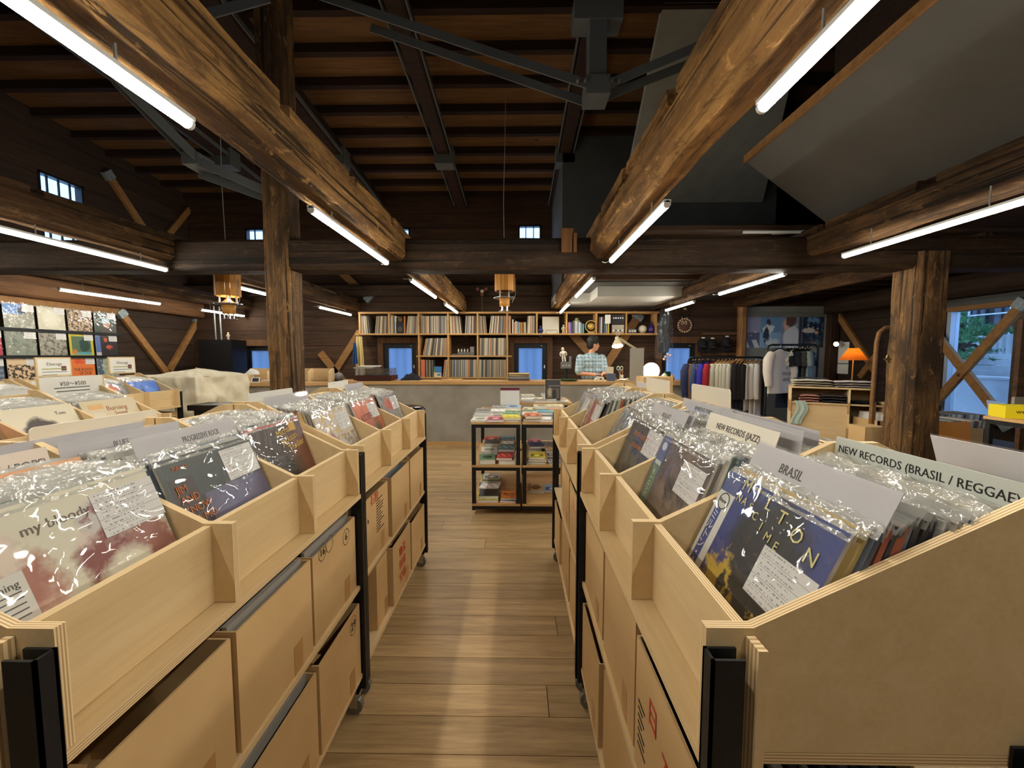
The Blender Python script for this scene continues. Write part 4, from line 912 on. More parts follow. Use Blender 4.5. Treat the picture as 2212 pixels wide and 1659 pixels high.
# ------------------------------------------------------------------ wall display of LPs on dark rails
X0 = XL + .06
rl = thing('display_rails', 'dark rail rack holding LPs on the left wall', 'display rack', (X0, 4.4, 1.05))
for z in (1.405, 1.74, 1.07): MB().box(XL + .001, 4.1, z - .02, X0 + .02, 6.25, z).box(X0 + .012, 4.1, z, X0 + .02, 6.25, z + .018).build('rail', BLACK, rl, True)
for y in (4.45, 4.8, 5.15, 5.5, 5.85, 6.2): MB().box(XL + .001, y - .01, 1.05, XL + .012, y + .01, 2.1).build('upright', BLACK, rl, True)
DISP = {(0, 1): ('blue-topped glossy LP', cover('cv_a', (150, 150, 136), [('r', 0, .6, .65, 1, (90, 136, 200)), ('e', .6, .75, .14, .14, (70, 66, 78), .4, .2), ('n', 6, .5, .6, (190, 186, 172), 0, .6)])),
 (0, 2): ('pale gold glossy LP', cover('cv_b', (206, 200, 176), [('e', .5, .5, .3, .4, (226, 222, 204), .8, .3)])), (0, 3): ('camouflage brown LP', cover('cv_c', (196, 168, 138), [('n', 9, .48, .54, (90, 72, 58), 0, 1)])),
 (0, 4): ('dark green LP with a masked head', cover('cv_d', (50, 66, 50), [('e', .55, .25, .28, .3, (74, 60, 52), .3, .2), ('e', .55, .45, .16, .15, (196, 140, 112), .3, .2), ('e', .52, .62, .18, .14, (170, 196, 206), .2, .1)])),
 (1, 0): ('crimson LP', cover('cv_e', (176, 32, 66), [('e', .6, .5, .3, .2, (200, 60, 90), .7, .3)])), (1, 1): ('grey-green glossy LP', cover('cv_f', (140, 146, 132), [('n', 5, .5, .6, (112, 120, 110), 0, 1)])),
 (1, 2): ('grey sketched LP', cover('cv_g', (160, 156, 142), [('n', 7, .5, .56, (96, 94, 86), 0, 1)])), (1, 3): ('yellow-bordered teal LP', cover('cv_h', (206, 190, 40), [('r', .09, .08, .9, .9, (84, 110, 84)), ('e', .62, .5, .22, .3, (30, 64, 60), .3, .3), ('r', .1, .08, .9, .2, (84, 160, 172)), ('e', .2, .2, .12, .1, (206, 126, 52), .5, .2)])),
 (1, 4): ('black LP with an orange figure', cover('cv_i', (40, 34, 38), [('r', 0, .2, .22, 1, (88, 116, 176)), ('r', 0, 0, .22, .2, (206, 200, 196)), ('e', .5, .42, .15, .34, (30, 24, 28), .4, .2), ('e', .47, .8, .09, .11, (206, 96, 66), .4, .2), ('e', .6, .45, .14, .1, (200, 84, 60), .5, .3)])),
 (2, 0): ('slate striped LP', cover('cv_j', (84, 98, 116), [('s', 5, 1.57, (120, 136, 156), 0, 1), ('e', .6, .25, .2, .1, (196, 206, 214), .4, .2)])), (2, 1): ('tan crowd LP', cover('cv_k', (226, 196, 156), [('n', 8, .47, .52, (62, 46, 34), 0, .75)])),
 (2, 2): ('grey LP mostly behind the info board', CV['silver']), (2, 3): ('orange LP with bold black lettering', cover('cv_l', (230, 122, 54), [('e', .35, .85, .22, .1, (220, 84, 50), .4, .3)])), (2, 4): ('pale green LP', cover('cv_m', (150, 162, 140), [('r', 0, 0, .28, 1, (76, 96, 116)), ('n', 5, .5, .62, (190, 196, 176), 0, 1)]))}
RW = ['top', 'middle', 'bottom']
for (r_, k), (nm_, m_) in DISP.items():
    a = cover_record('%s in the %s row of the wall display' % (nm_, RW[r_]), m_, 'LPs on the wall display', px=.1, py=.265)
    a.location = (X0 + .005 - .04, 4.62 + .35 * k, (1.74, 1.405, 1.07)[r_] + .001); a.rotation_euler = (-.04, 0, HP)
    a.location.x = X0 + .004
    if (r_, k) == (2, 3): text('THE ROOTS', a, (0, -.0014, .15), STAND, INK, .058, xs=.8); text('OF DUB', a, (.02, -.0014, .1), STAND, INK, .058, xs=.8)

# ------------------------------------------------------------------ cartons under the racks
def carton(label, rk, x, y, z, w_=.325, d=.33, h=.305, flap=True, recs=0, marks=(), tape=True):
    t = thing('carton', label, 'cardboard box', group='cardboard boxes under the racks'); lay(t, rk, x, y, z)
    e = .005; mb = MB()
    mb.box(-w_ / 2, 0, 0, w_ / 2, d, e).box(-w_ / 2, 0, e, w_ / 2, e, h).box(-w_ / 2, d - e, e, w_ / 2, d, h).box(-w_ / 2, e, e, -w_ / 2 + e, d - e, h).box(w_ / 2 - e, e, e, w_ / 2, d - e, h)
    mb.build('body', CARD, t)
    if flap:
        M_ = Euler((rad(R.uniform(15, 60)), 0, 0)).to_matrix(); MB().obox((0, d * .78, h + .012), (w_ * .96, .12, .004), Euler((-.12, 0, 0)).to_matrix()).build('flap', CARD_D, t)
        MB().obox((-w_ / 2 + .02, d * .5, h + .008), (.05, d * .9, .004), Euler((0, .2, 0)).to_matrix()).build('flap', CARD_D, t)
    if tape: MB().box(w_ * .18, -.0008, 0, w_ * .18 + .045, 0, .085).build('tape', TAPE, t)
    for mk in marks:
        if mk[0] == 'txt': text(mk[1], t, (mk[2], -.0012, mk[3]), STAND, mk[5], mk[4])
        if mk[0] == 'circ':
            MB().loft([[(mk[1] + r_ * math.cos(i * .393) * .9, -.0012, mk[2] + r_ * math.sin(i * .393)) for i in range(16)] for r_ in (mk[3], mk[3] - .002)], 0, False, False).build('pen_circle', INK, t)
        if mk[0] == 'lines':
            for k in range(mk[5]): MB().box(mk[1], -.0012, mk[2] - k * mk[4], mk[1] + mk[3] * R.uniform(.5, 1), 0, mk[2] - k * mk[4] + .004).build('pen_line', mk[6], t)
    for i in range(recs):
        yy = .02 + (d - .05) * i / recs
        o = link('record', R.choice(SM)); lay(o, rk, x, y + yy, z + .007, .0); o.rotation_euler.x = -R.uniform(.0, .05)
        o.scale = (1, 1, .92 if True else 1); o.material_slots[0].link = 'OBJECT'; o.material_slots[0].material = R.choice([SLEEVES[3], SLEEVES[11], SLEEVES[11], SLEEVES[6], SLEEVES[4]])
        tag(o, 'bare LP record in the open carton ' + label.split('carton ')[-1].replace(' along the', ',').replace(' of the', ','), 'record', 'records in ' + label)
    return t
ZU, ZL = .516, .151
for rk, nm_, far_first in ((L1, 'nearest left rack', False), (L2, 'second left rack', False), (R1, 'nearest right rack', True), (R2, 'second right rack', True)):
    p = rk['pitch']
    for tier, z in (('upper', ZU), ('lower', ZL)):
        for c in range(3):
            k = 2 - c if far_first else c
            key = (nm_, tier, k)
            if key in (('second right rack', 'upper', 2), ('second left rack', 'lower', -1)): continue
            recs = 12 if key in (('nearest left rack', 'upper', 1), ('nearest left rack', 'upper', 2), ('nearest left rack', 'lower', 1), ('nearest right rack', 'upper', 0), ('second left rack', 'upper', 1)) else 0
            marks = []
            if key == ('nearest left rack', 'lower', 2): marks = [('txt', '29', .1, .25, .045, INK), ('circ', .1, .25, .035)]
            if key == ('nearest left rack', 'upper', 2): marks = [('txt', '6', .08, .24, .04, INK), ('circ', .08, .24, .03), ('txt', '16', -.1, .27, .035, INK), ('circ', -.1, .27, .028), ('circ', -.05, .275, .028)]
            if key == ('second left rack', 'upper', 0): marks = [('lines', .0, .25, .1, .013, 12, INK), ('txt', '石狩', -.02, .27, .05, REDINK), ('txt', 'b', -.1, .2, .03, INK)]
            if key == ('second left rack', 'lower', 1): marks = [('txt', '物流', .0, .22, .06, REDINK), ('txt', '特殊', .0, .15, .06, REDINK), ('txt', '空箱', .0, .08, .06, REDINK)]
            if key == ('second left rack', 'lower', 0): continue
            if key == ('nearest right rack', 'upper', 0): marks = [('txt', '日', -.05, .2, .06, REDINK), ('lines', -.14, .16, .05, .016, 7, INK), ('txt', '石', .03, .16, .06, REDINK)]
            if key == ('second right rack', 'upper', 0): marks = [('lines', -.05, .24, .1, .02, 3, REDINK)]
            carton('brown carton %s along the %s shelf of the %s' % (('nearest', 'middle', 'farthest')[k], tier, nm_), rk, (c + .5) * p, R.uniform(.008, .02), z, h=R.uniform(.28, .305), flap=recs == 0, recs=recs, marks=marks)
t = carton('brown carton printed with Japanese letters on its side, lower shelf of the second left rack', L2, .5 * .356 + .09, .03, ZL, w_=.15, recs=0, flap=False)
text('サカイ', t, (-.0765, .16, .045), (math.pi / 2, 0, -HP), INK, .04)
t = carton('flattened brown cartons leaning at the far end of the second left rack', L2, 1.13, .03, .151, w_=.05, d=.3, h=.62, flap=False)
for rk, nm_ in ((M2, 'bargain rack'), (N2, 'rack by the canvas cover')):
    for c in range(3): carton('brown carton %s along the upper shelf of the %s' % (('nearest', 'middle', 'farthest')[c], nm_), rk, (c + .5) * rk['pitch'], .03, ZU)
# ------------------------------------------------------------------ counters
YCt = 6.35; ZT = 1.015
t = thing('sales_counter', 'long grey mortar sales counter with a wooden top across the back', 'counter', (-.6, YCt, 0))
MB().box(-3.3, YCt + .03, 0, 1.95, YCt + .5, ZT - .05).build('mortar_body', MORTAR, t, True)
MB().box(-3.3, YCt, ZT - .05, 1.98, YCt + .55, ZT).build('worktop', COUNTER, t, True)
MB().box(-3.3, YCt + .01, 0, 1.95, YCt + .03, .055).build('plinth', COUNTER, t, True)
t = thing('sales_counter', 'grey mortar counter on the left with a cubby and a mushroom lamp', 'counter', (-3.9, 5.95, 0))
MB().prism([(-4.45, 6.02), (-3.25, 6.02), (-2.75, 6.3), (-2.75, 6.55), (-4.45, 6.55)], 'z', 0, ZT - .05).build('mortar_body', MORTAR, t, True)
MB().prism([(-4.47, 5.98), (-3.25, 5.98), (-2.72, 6.28), (-2.72, 6.57), (-4.47, 6.57)], 'z', ZT - .05, ZT).build('worktop', COUNTER, t, True)
t = thing('side_cabinet', 'small wooden cabinet end behind the genre boards, below the glowing lamp', 'cabinet', (2.45, 6.85, 0))
MB().box(2.05, 6.8, .0, 2.82, 7.2, .93).build('body', MORTAR, t, True); MB().box(2.0, 6.75, .93, 2.85, 7.22, 1.0).build('top', COUNTER, t, True)
# ------------------------------------------------------------------ record shelf on the back wall
YS = 7.34; sx = lambda px: (px - 1119) * YS / F * 1.0
sh = thing('record_shelf', 'long pale wooden shelf of records on the back wall', 'shelf', (-.2, YS, 1.0))
BX = [sx(777 + 63.7 * k) for k in range(11)]; ZR = [1.03, 1.42, 1.816, 2.2]
MB().box(BX[0] - .08, YS, ZR[2] - .025, BX[10] + .1, YB - .125, ZR[2]).build('shelf_board', SHELFW, sh, True)
MB().box(BX[0] - .02, YS, ZR[3] - .03, BX[10] + .1, YB - .125, ZR[3]).build('shelf_board', SHELFW, sh, True)
for z in ZR[:2]: MB().box(BX[2] - .05, YS, z - .025, BX[5] + .08, YB - .125, z).build('shelf_board', SHELFW, sh, True)
for k in range(11): MB().box(BX[k] - .014, YS + .005, ZR[2], BX[k] + .014, YB - .125, ZR[3] - .03).build('shelf_divider', SHELFW, sh, True)
for k in (2, 3, 4, 5):
    for z0, z1 in ((.5, ZR[0] - .025), (ZR[0], ZR[1] - .025), (ZR[1], ZR[2] - .025)):
        MB().box(BX[k] - .014, YS + .005, z0, BX[k] + .014, YB - .125, z1).build('shelf_divider', SHELFW, sh, True)
SPC = [flat('spine_%d' % i, c, .6) for i, c in enumerate([(196, 184, 158), (170, 156, 130), (140, 128, 108), (120, 108, 92), (206, 198, 178), (92, 84, 76), (150, 128, 96), (112, 116, 112), (176, 120, 84), (84, 92, 104), (186, 170, 140), (60, 56, 54), (160, 150, 138)])]
_sp = {}
def spine_mesh(th):
    th = round(th, 3)
    if th not in _sp: _sp[th] = MB().box(-th / 2, 0, 0, th / 2, .31, .313).mesh('shelved_record', SPC[0])
    return _sp[th]
def spines(x0, x1, z, lean0, lean1, where, cols=None):
    x = x0
    while x < x1 - .012:
        th = R.choice((.011, .014, .017, .02)); f = (x - x0) / max(.01, x1 - x0)
        o = link('shelved_record', spine_mesh(th), None, (x + th / 2, YS + R.uniform(.015, .03), z + .001), (0, lean0 + (lean1 - lean0) * f, 0))
        o.material_slots[0].link = 'OBJECT'; o.material_slots[0].material = R.choice(cols or SPC)
        tag(o, 'worn LP spine shelved in the %s of the wall shelf' % where, 'record', 'LP spines in the ' + where); x += th
b = lambda k, f: BX[k] + .016 + (BX[k + 1] - BX[k] - .032) * f
spines(b(0, 0), b(0, .34), ZR[2], .0, -.12, 'first upper bay, left end'); spines(b(0, .5), b(0, 1), ZR[2], .12, .02, 'first upper bay, right half')
spines(b(1, 0), b(1, .2), ZR[2], .02, .0, 'second upper bay, left end'); spines(b(1, .58), b(1, 1), ZR[2], .12, .03, 'second upper bay, right half')
spines(b(2, .04), b(2, 1), ZR[2], 0, .01, 'third upper bay'); spines(b(3, 0), b(3, .45), ZR[2], -.02, -.12, 'fourth upper bay, left half'); spines(b(3, .58), b(3, 1), ZR[2], .05, 0, 'fourth upper bay, right half')
spines(b(4, 0), b(4, .3), ZR[2], -.02, -.1, 'fifth upper bay, left end'); spines(b(4, .38), b(4, 1), ZR[2], .12, .02, 'fifth upper bay, right part')
spines(b(5, 0), b(5, .1), ZR[2], 0, 0, 'sixth upper bay, left end'); spines(b(5, .66), b(5, .98), ZR[2], .06, .0, 'sixth upper bay, right end')
spines(b(2, .1), b(2, 1), ZR[1], .2, .03, 'middle row left bay'); spines(b(4, .02), b(4, .98), ZR[1], .03, .01, 'middle row right bay')
spines(b(2, .82), b(2, 1), ZR[0], .12, .06, 'bottom row left bay'); spines(b(3, 0), b(3, 1), ZR[0], .03, .01, 'bottom row middle bay'); spines(b(4, 0), b(4, 1), ZR[0], .02, .0, 'bottom row right bay')
def boxthing(name, label, cat, x0, y0, z0, x1, y1, z1, m, group=None): return tag(MB().box(x0, y0, z0, x1, y1, z1).build(name, m), label, cat, group)
def book(name, label, c, th, w_, h, cm, pm=PAPER, rot=(0, 0, 0), group=None, extra=None):
    """closed book lying flat: cover boards and spine around a page block"""
    mb = MB(); mb.box(-w_ / 2, -h / 2, 0, w_ / 2, h / 2, .002).box(-w_ / 2, -h / 2, th - .002, w_ / 2, h / 2, th, 0).box(-w_ / 2, -h / 2, .002, -w_ / 2 + .002, h / 2, th - .002)
    mb.add([(-w_ / 2, -h / 2, th + .0003), (w_ / 2, -h / 2, th + .0003), (w_ / 2, h / 2, th + .0003), (-w_ / 2, h / 2, th + .0003)], [(0, 1, 2, 3)], 1, False, [[(0, 0), (1, 0), (1, 1), (0, 1)]]); mb.keep = True
    o = link(name, mb.mesh(name, [cm, extra or cm]), None, c, rot); tag(o, label, 'book', group)
    MB().box(-w_ / 2 + .003, -h / 2 + .002, .002, w_ / 2 - .002, h / 2 - .002, th - .002).build('page_block', pm, o); return o
def upright_books(x0, z, specs, where, y=YS + .03):
    x = x0
    for i, (nm_, c, th, h) in enumerate(specs):
        o = tag(MB().box(x, y, z, x + th * .12, y + .16, z + h).box(x + th * .88, y, z, x + th, y + .16, z + h).box(x, y, z, x + th, y + .004, z + h).build('book', flat('book_' + nm_.replace(' ', '_'), c, .5)), '%s book standing %s from the left in the %s' % (nm_, ORD[i], where), 'book', 'books in the ' + where)
        MB().box(x + th * .12, y + .004, z + .003, x + th * .88, y + .155, z + h - .004).build('page_block', PAPER, o, True); x += th + .001
boxthing('box_file', 'orange box file at the left of the bottom shelf row', 'box', b(2, .03), YS + .02, ZR[0], b(2, .17), YS + .3, ZR[0] + .315, flat('salmon_box', (206, 110, 80), .5))
upright_books(b(2, .19), ZR[0], [('grey tall', (120, 112, 100), .05, .31), ('olive tall', (128, 118, 92), .05, .31), ('dark grey tall', (90, 86, 80), .045, .31)], 'bottom shelf row')
o = tag(MB().box(0, 0, 0, .2, .008, .19).quad((0, -.0005, 0), (.2, -.0005, 0), (.2, -.0005, .19), (0, -.0005, .19), 1).build('record', [PAPER, cover('cover_seaside', (52, 120, 176), [('r', 0, 0, 1, .4, (216, 200, 158)), ('e', .35, .68, .2, .14, (74, 130, 84), .3, .3), ('e', .3, .35, .2, .12, (226, 190, 80), .3, .3), ('e', .75, .2, .2, .1, (60, 110, 170), .4, .3)])]), 'small seaside-blue record sleeve on the bottom shelf row', 'record'); o.location = (b(2, .56) , YS + .05, ZR[0]); o.rotation_euler = (-.1, 0, 0)
upright_books(b(5, .14), ZR[2], [('white thin', (210, 204, 192), .03, .25), ('peach', (206, 140, 110), .025, .2), ('cream', (216, 206, 180), .03, .22), ('sky blue', (120, 166, 190), .035, .21), ('tan', (196, 150, 90), .03, .2), ('ochre', (186, 130, 70), .03, .2), ('brown', (150, 104, 66), .03, .2), ('pale cream', (206, 190, 150), .035, .2)], 'sixth upper bay')
o = tag(MB().box(-.15, 0, 0, .15, .006, .31).build('record', flat('ivory_sleeve', (210, 202, 182), .5)), 'ivory record sleeve displayed on a wire stand on the upper shelf', 'record'); o.location = ((b(6, .2) + b(6, .8)) / 2 - .01, YS + .1, ZR[2]); o.rotation_euler = (-.12, 0, 0)
tag(MB().tube([(b(6, .3), YS + .05, ZR[2]), (b(6, .3), YS + .05, ZR[2] + .06), (b(6, .7), YS + .05, ZR[2] + .06), (b(6, .7), YS + .05, ZR[2])], .004, 5).build('wire_stand', BLACKP), 'small black wire stand in front of the ivory sleeve', 'stand')
def figure(label, p, h, body, head, name='figurine', lean=0, arms=.0):
    """little standing figure: body, head, arms, legs as one carved piece"""
    t = thing(name, label, 'figurine', p, (0, lean, 0)); k = h
    MB().lathe([(.0, .40 * k), (.11 * k, .42 * k), (.13 * k, .55 * k), (.16 * k, .7 * k), (.06 * k, .76 * k), (.0, .77 * k)], n=12).build('torso', body, t)
    MB().ball((0, 0, .87 * k), (.11 * k, .11 * k, .13 * k), 12, 8).build('head', head, t)
    for s in (-1, 1):
        MB().tube([(s * .07 * k, 0, .45 * k), (s * .08 * k, 0, .2 * k), (s * .085 * k, -.01 * k, .02 * k)], [.07 * k, .055 * k, .05 * k], 8).build('leg', body, t)
        MB().tube([(s * .14 * k, 0, .7 * k), (s * (.22 + arms) * k, -.02 * k, .56 * k), (s * (.2 + arms) * k, -.05 * k, .42 * k)], [.05 * k, .04 * k, .035 * k], 8).build('arm', body, t)
    return t
IV = flat('ivory_paint', (216, 200, 166), .5)
figure('small ivory figurine beside the ivory sleeve on the upper shelf', (b(6, .94), YS + .08, ZR[2]), .16, IV, IV)
figure('dark blue toy figure sitting on the shelf edge with dangling white feet', (b(6, .1), YS + .02, ZR[2] - .06), .2, flat('toy_blue', (40, 44, 96), .5), flat('toy_blue', (40, 44, 96), .5))
upright_books(b(7, .03), ZR[2], [('pink', (206, 140, 150), .03, .2), ('violet', (120, 104, 190), .03, .2), ('black speckled', (66, 66, 72), .03, .2), ('grey speckled', (120, 120, 124), .03, .2), ('white', (216, 214, 208), .035, .21), ('pale blue', (150, 170, 200), .03, .2), ('ivory', (220, 216, 196), .03, .2), ('grey blue', (130, 140, 150), .025, .19), ('teal', (96, 150, 150), .04, .17)], 'eighth upper bay')
tag(MB().lathe([(.0, 0), (.06, .0), (.07, .02), (.03, .04), (.035, .07), (.0, .085)], (b(7, .35), YS + .1, ZR[2] + .2), 12).build('toy', flat('sage', (150, 150, 120), .6)), 'small sage green toy lying on the shelf books', 'toy')
t = thing('gold_record', 'framed black and gold record plaque on the upper shelf', 'plaque', (b(7, .86), YS + .06, ZR[2] + .02))
for r0, r1, m_, nm_ in ((.0, .032, GOLD, 'label'), (.032, .062, flat('gold_grooves', (190, 150, 70), .3, .5), 'gold_band'), (.062, .095, BLACKP, 'vinyl'), (.095, .108, GOLD, 'rim')):
    MB().loft([[(r_ * math.cos(i * .2618), yy, .108 + r_ * math.sin(i * .2618)) for i in range(24)] for r_, yy in ((max(r0, .001), 0), (r1, 0), (r1, .01), (max(r0, .001), .01))], 0, False, True, True).build(nm_, m_, t)
MB().box(-.06, -.02, -.02, .06, .03, .002).build('stand', SHELFW, t)
upright_books(b(8, .04), ZR[2], [('dark wood', (96, 66, 44), .02, .3), ('violet tall', (130, 112, 150), .02, .28), ('ivory tall', (214, 206, 186), .03, .29), ('charcoal', (60, 60, 62), .03, .3), ('slate', (100, 110, 120), .03, .22), ('grey', (150, 150, 148), .03, .22), ('yellow', (196, 172, 66), .035, .2)], 'ninth upper bay')
tag(MB().box(b(8, .27), YS + .01, ZR[2] + .17, b(8, .47), YS + .014, ZR[2] + .33).build('note_card', PAPER), 'white note card propped on the shelf books', 'card')
t = thing('audio_unit', 'stacked black and silver audio machines on the upper shelf', 'audio equipment', (b(8, .74), YS + .02, ZR[2]))
MB().box(-.115, 0, 0, .115, .2, .16).build('lower_deck', flat('walnut_dark', (60, 42, 32), .5), t); MB().box(-.115, 0, .17, .115, .2, .33).build('upper_deck', MATS['walnut_dark'], t)
MB().box(-.105, -.006, .01, .105, 0, .15).build('silver_face', flat('silver_face', (150, 142, 124), .35, .6), t); MB().box(-.105, -.006, .18, .105, 0, .32).build('black_face', BLACKP, t)
for k in range(5): MB().cyl((-.08 + k * .04, -.006, .05), (-.08 + k * .04, -.018, .05), .012, n=10).build('knob', BLACKP if k % 2 else CHROME, t); MB().cyl((-.08 + k * .04, -.006, .27), (-.08 + k * .04, -.018, .27), .012, n=10).build('knob', CHROME, t)
t = thing('preamp', 'small grey box with three dials on the shelf', 'audio equipment', (b(9, .2), YS + .03, ZR[2])); MB().box(-.075, 0, 0, .075, .12, .075).build('body', flat('dial_grey', (86, 92, 96), .5), t)
for k in (-1, 0, 1): MB().cyl((k * .045, 0, .04), (k * .045, -.01, .04), .016, n=12).build('dial', WHITE, t)
tag(MB().ball((b(9, .6), YS + .1, ZR[2] + .075), .075).build('globe', flat('ivory_globe', (206, 196, 176), .5)), 'round ivory globe on the upper shelf', 'globe')
t = thing('vase', 'dark violet glazed bottle at the right end of the upper shelf', 'vase', (b(9, .92), YS + .1, ZR[2])); PV = flat('violet_glaze', (50, 34, 92), .25)
MB().lathe([(.0, 0), (.065, .01), (.075, .06), (.06, .12), (.03, .15), (.028, .17)], n=16).build('body', PV, t); MB().lathe([(.012, .17), (.02, .185), (.012, .21), (.0, .215)], n=10).build('stopper', PV, t)
t = thing('tube_amplifier', 'valve amplifier in the middle bay of the wall shelf', 'audio equipment', (b(3, .5), YS + .03, ZR[1])); MB().box(-.2, 0, 0, .2, .2, .03).box(-.1, .01, .03, .2, .2, .06).build('chassis', flat('amp_steel', (110, 108, 104), .35, .6), t)
for k in range(4): MB().lathe([(.012, .06), (.016, .08), (.014, .11), (.0, .125)], (-.09 + k * .055, .05, 0), 10).build('valve', flat('valve_glass', (196, 190, 180), .15, .3), t)
MB().box(.12, .06, .06, .19, .15, .16).build('transformer', flat('amp_box', (130, 128, 122), .5), t)
t = thing('shelf_speaker', 'small black speaker between the upper shelf records', 'speaker', (b(1, .36), YS + .02, ZR[2])); MB().box(-.07, 0, 0, .07, .15, .2).build('cabinet', BLACKP, t); MB().cyl((0, 0, .08), (0, -.004, .08), .045, n=16).build('cone', flat('cone_grey', (70, 66, 62), .7), t); MB().ball((0, .05, .25), (.05, .05, .06), 10, 6).build('top_lamp', flat('dark_brass', (90, 70, 46), .4), t)
boxthing('book', 'orange thin book beside the small shelf speaker', 'book', b(1, .50), YS + .02, ZR[2], b(1, .545), YS + .2, ZR[2] + .31, flat('rust', (176, 106, 60), .5))
t = thing('dried_flower', 'dried flower stem standing on top of the shelf', 'flower', (sx(1041), YS + .1, ZR[3])); MB().tube([(0, 0, 0), (0, 0, .28)], .006, 5).build('stem', flat('stem_grey', (90, 86, 70), .7), t)
for dx, dz, c in ((-.08, .42, (120, 70, 60)), (.07, .42, (130, 76, 62)), (0, .38, (196, 180, 150)), (0, .32, (130, 120, 100))): MB().ball((dx, 0, dz), .035, 8, 6).build('bloom', flat('bloom_%d' % c[0], c, .8), t)
# ------------------------------------------------------------------ things on the counters
def ct(px, y): return (px - 1119) * y / F
t = thing('turntable', 'wooden turntable with a clear lid on the counter', 'turntable', (ct(810, 6.6), 6.6, ZT))
MB().box(-.3, -.16, .012, .3, .2, .085).build('plinth', flat('dark_rosewood', (66, 34, 28), .3), t)
for x in (-.25, .25): MB().cyl((x, -.1, 0), (x, -.1, .012), .025, n=10).build('foot', BLACKP, t)
MB().cyl((-.04, .02, .085), (-.04, .02, .105), .145, n=24).build('platter', BLACKP, t); MB().tube([(.22, .12, .1), (.22, .12, .13), (.14, -.06, .115)], .006, 6).build('tonearm', CHROME, t)
MB().box(-.28, -.15, .09, .28, .19, .2).build('dust_cover', film('smoke_lid', (.72, .72, .72), .2, .03, .05), t)
for k in range(3): 
    o = tag(MB().box(-S / 2, -S / 2, 0, S / 2, S / 2, .012).build('record', SLEEVES[(2, 4, 1)[k]]), 'LP sleeve lying %s on the turntable lid' % ('lowest', 'second', 'topmost')[k], 'record'); o.location = (ct(800, 6.6) - .08 + .03 * k, 6.62, ZT + .202 + k * .0125); o.rotation_euler = (0, 0, .1 * k)
tag(MB().grid(lambda u, v: (ct(887, 6.7) - .16 + .32 * u, 6.6 + .25 * v, ZT + .11 * math.sin(math.pi * u) ** .7 * math.sin(math.pi * min(1, v * 1.0 + .0)) ** .5 + .012 * math.sin(u * 17 + v * 9)), 14, 10).build('folded_jacket', flat('navy_cloth', (24, 24, 34), .9)), 'dark navy cloth heap on the counter in front of the shelf', 'cloth')
boxthing('wooden_tray', 'thin pale wooden board on the middle of the counter', 'tray', ct(949, 6.45), 6.42, ZT, ct(995, 6.45), 6.7, ZT + .02, COUNTER)
for k in range(9):
    o = tag(MB().box(-.165, -.16, 0, .165, .16, .013).build('record', R.choice(SLEEVES[3:10])), 'LP sleeve in the flat stack on the counter, %s from the bottom' % ORD[k], 'record', 'flat stack of LPs on the counter'); o.location = (ct(1121, 6.6) + R.uniform(-.012, .012), 6.58, ZT + k * .0135); o.rotation_euler = (0, 0, R.uniform(-.06, .06))
tag(MB().lathe([(.0, .008), (.1, .008), (.15, .028), (.16, .028), (.12, .0), (.0, .0)], (ct(1228, 6.5), 6.5, ZT), 20).build('plate', flat('green_tray', (44, 62, 34), .4)), 'flat dark green dish on the counter left of the assistant', 'dish')
# toy figure on its grey stand behind the counter
t = thing('figure_stand', 'grey control box on a black pole behind the counter', 'stand', (ct(1222, 7.0), 7.0, 0)); MB().cyl((0, 0, 0), (0, 0, 1.25), .025, n=8).build('pole', BLACKP, t); MB().box(-.09, -.05, 1.2, .09, .05, 1.31).build('box', flat('box_grey', (104, 104, 100), .5), t); MB().cyl((0, 0, 0), (0, 0, .015), .13, n=16).build('base', BLACKP, t)
for k in range(3): MB().cyl((-.05 + k * .05, -.05, 1.25), (-.05 + k * .05, -.06, 1.25), .01, n=8).build('button', WHITE, t)
figure('white space-suited toy figure on the grey control box', (ct(1218, 7.0), 6.99, 1.312), .25, flat('toy_white', (222, 216, 202), .5), flat('toy_face', (206, 190, 160), .5), lean=-.12)
boxthing('glass_tumbler', 'small grey tumbler beside the toy figure', 'tumbler', ct(1231, 7.0) - .018, 6.98, 1.312, ct(1231, 7.0) + .018, 7.02, 1.41, flat('tumbler', (110, 116, 124), .3))
# desk lamp
LX, LY = ct(1335, 6.75), 6.75
t = thing('desk_lamp', 'cream articulated desk lamp shining on the counter', 'lamp', (ct(1378, 6.8), 6.8, ZT)); CREAM = flat('lamp_cream', (206, 194, 160), .35, .1)
hd = at(1334, 748, LY); elb = at(1377, 756, 6.8)
MB().cyl((ct(1378, 6.8), 6.8, ZT), (ct(1378, 6.8), 6.8, ZT + .03), .07, n=16).build('base', CREAM, t, True)
for dx in (-.012, .012): MB().tube([Vector((ct(1378, 6.8) + dx, 6.8, ZT + .03)), elb + Vector((dx, 0, 0))], .007, 6).build('lower_arm', CREAM, t, True); MB().tube([elb + Vector((0, 0, dx)), at(1338, 731, LY) + Vector((0, 0, dx))], .007, 6).build('upper_arm', CREAM, t, True)
MB().cyl(elb - Vector((0, .02, 0)), elb + Vector((0, .02, 0)), .022, n=12).build('joint', CREAM, t, True)
MB().lathe([(.02, .17), (.03, .165), (.035, .12), (.05, .09), (.085, .03), (.095, .0), (.09, .0), (.08, .03), (.045, .085), (.0, .1)], (0, 0, 0), 20).build('shade', CREAM, t)
MB().loft([[hd + Vector((.03 * math.cos(a) * .9 + 0, .0, .2 + .03 * math.sin(a))) + Vector((.004 * math.cos(b_) * math.cos(a), .004 * math.sin(b_), .004 * math.cos(b_) * math.sin(a))) for b_ in (0, 1.57, 3.14, 4.71)] for a in [i * .3927 for i in range(16)]], 0, False, True, True).build('ring_handle', CREAM, t, True)
MB().cyl((0, 0, .012), (0, 0, .004), .084, n=20).build('bulb_face', emit('desk_bulb', (1, .95, .86), 28), t)
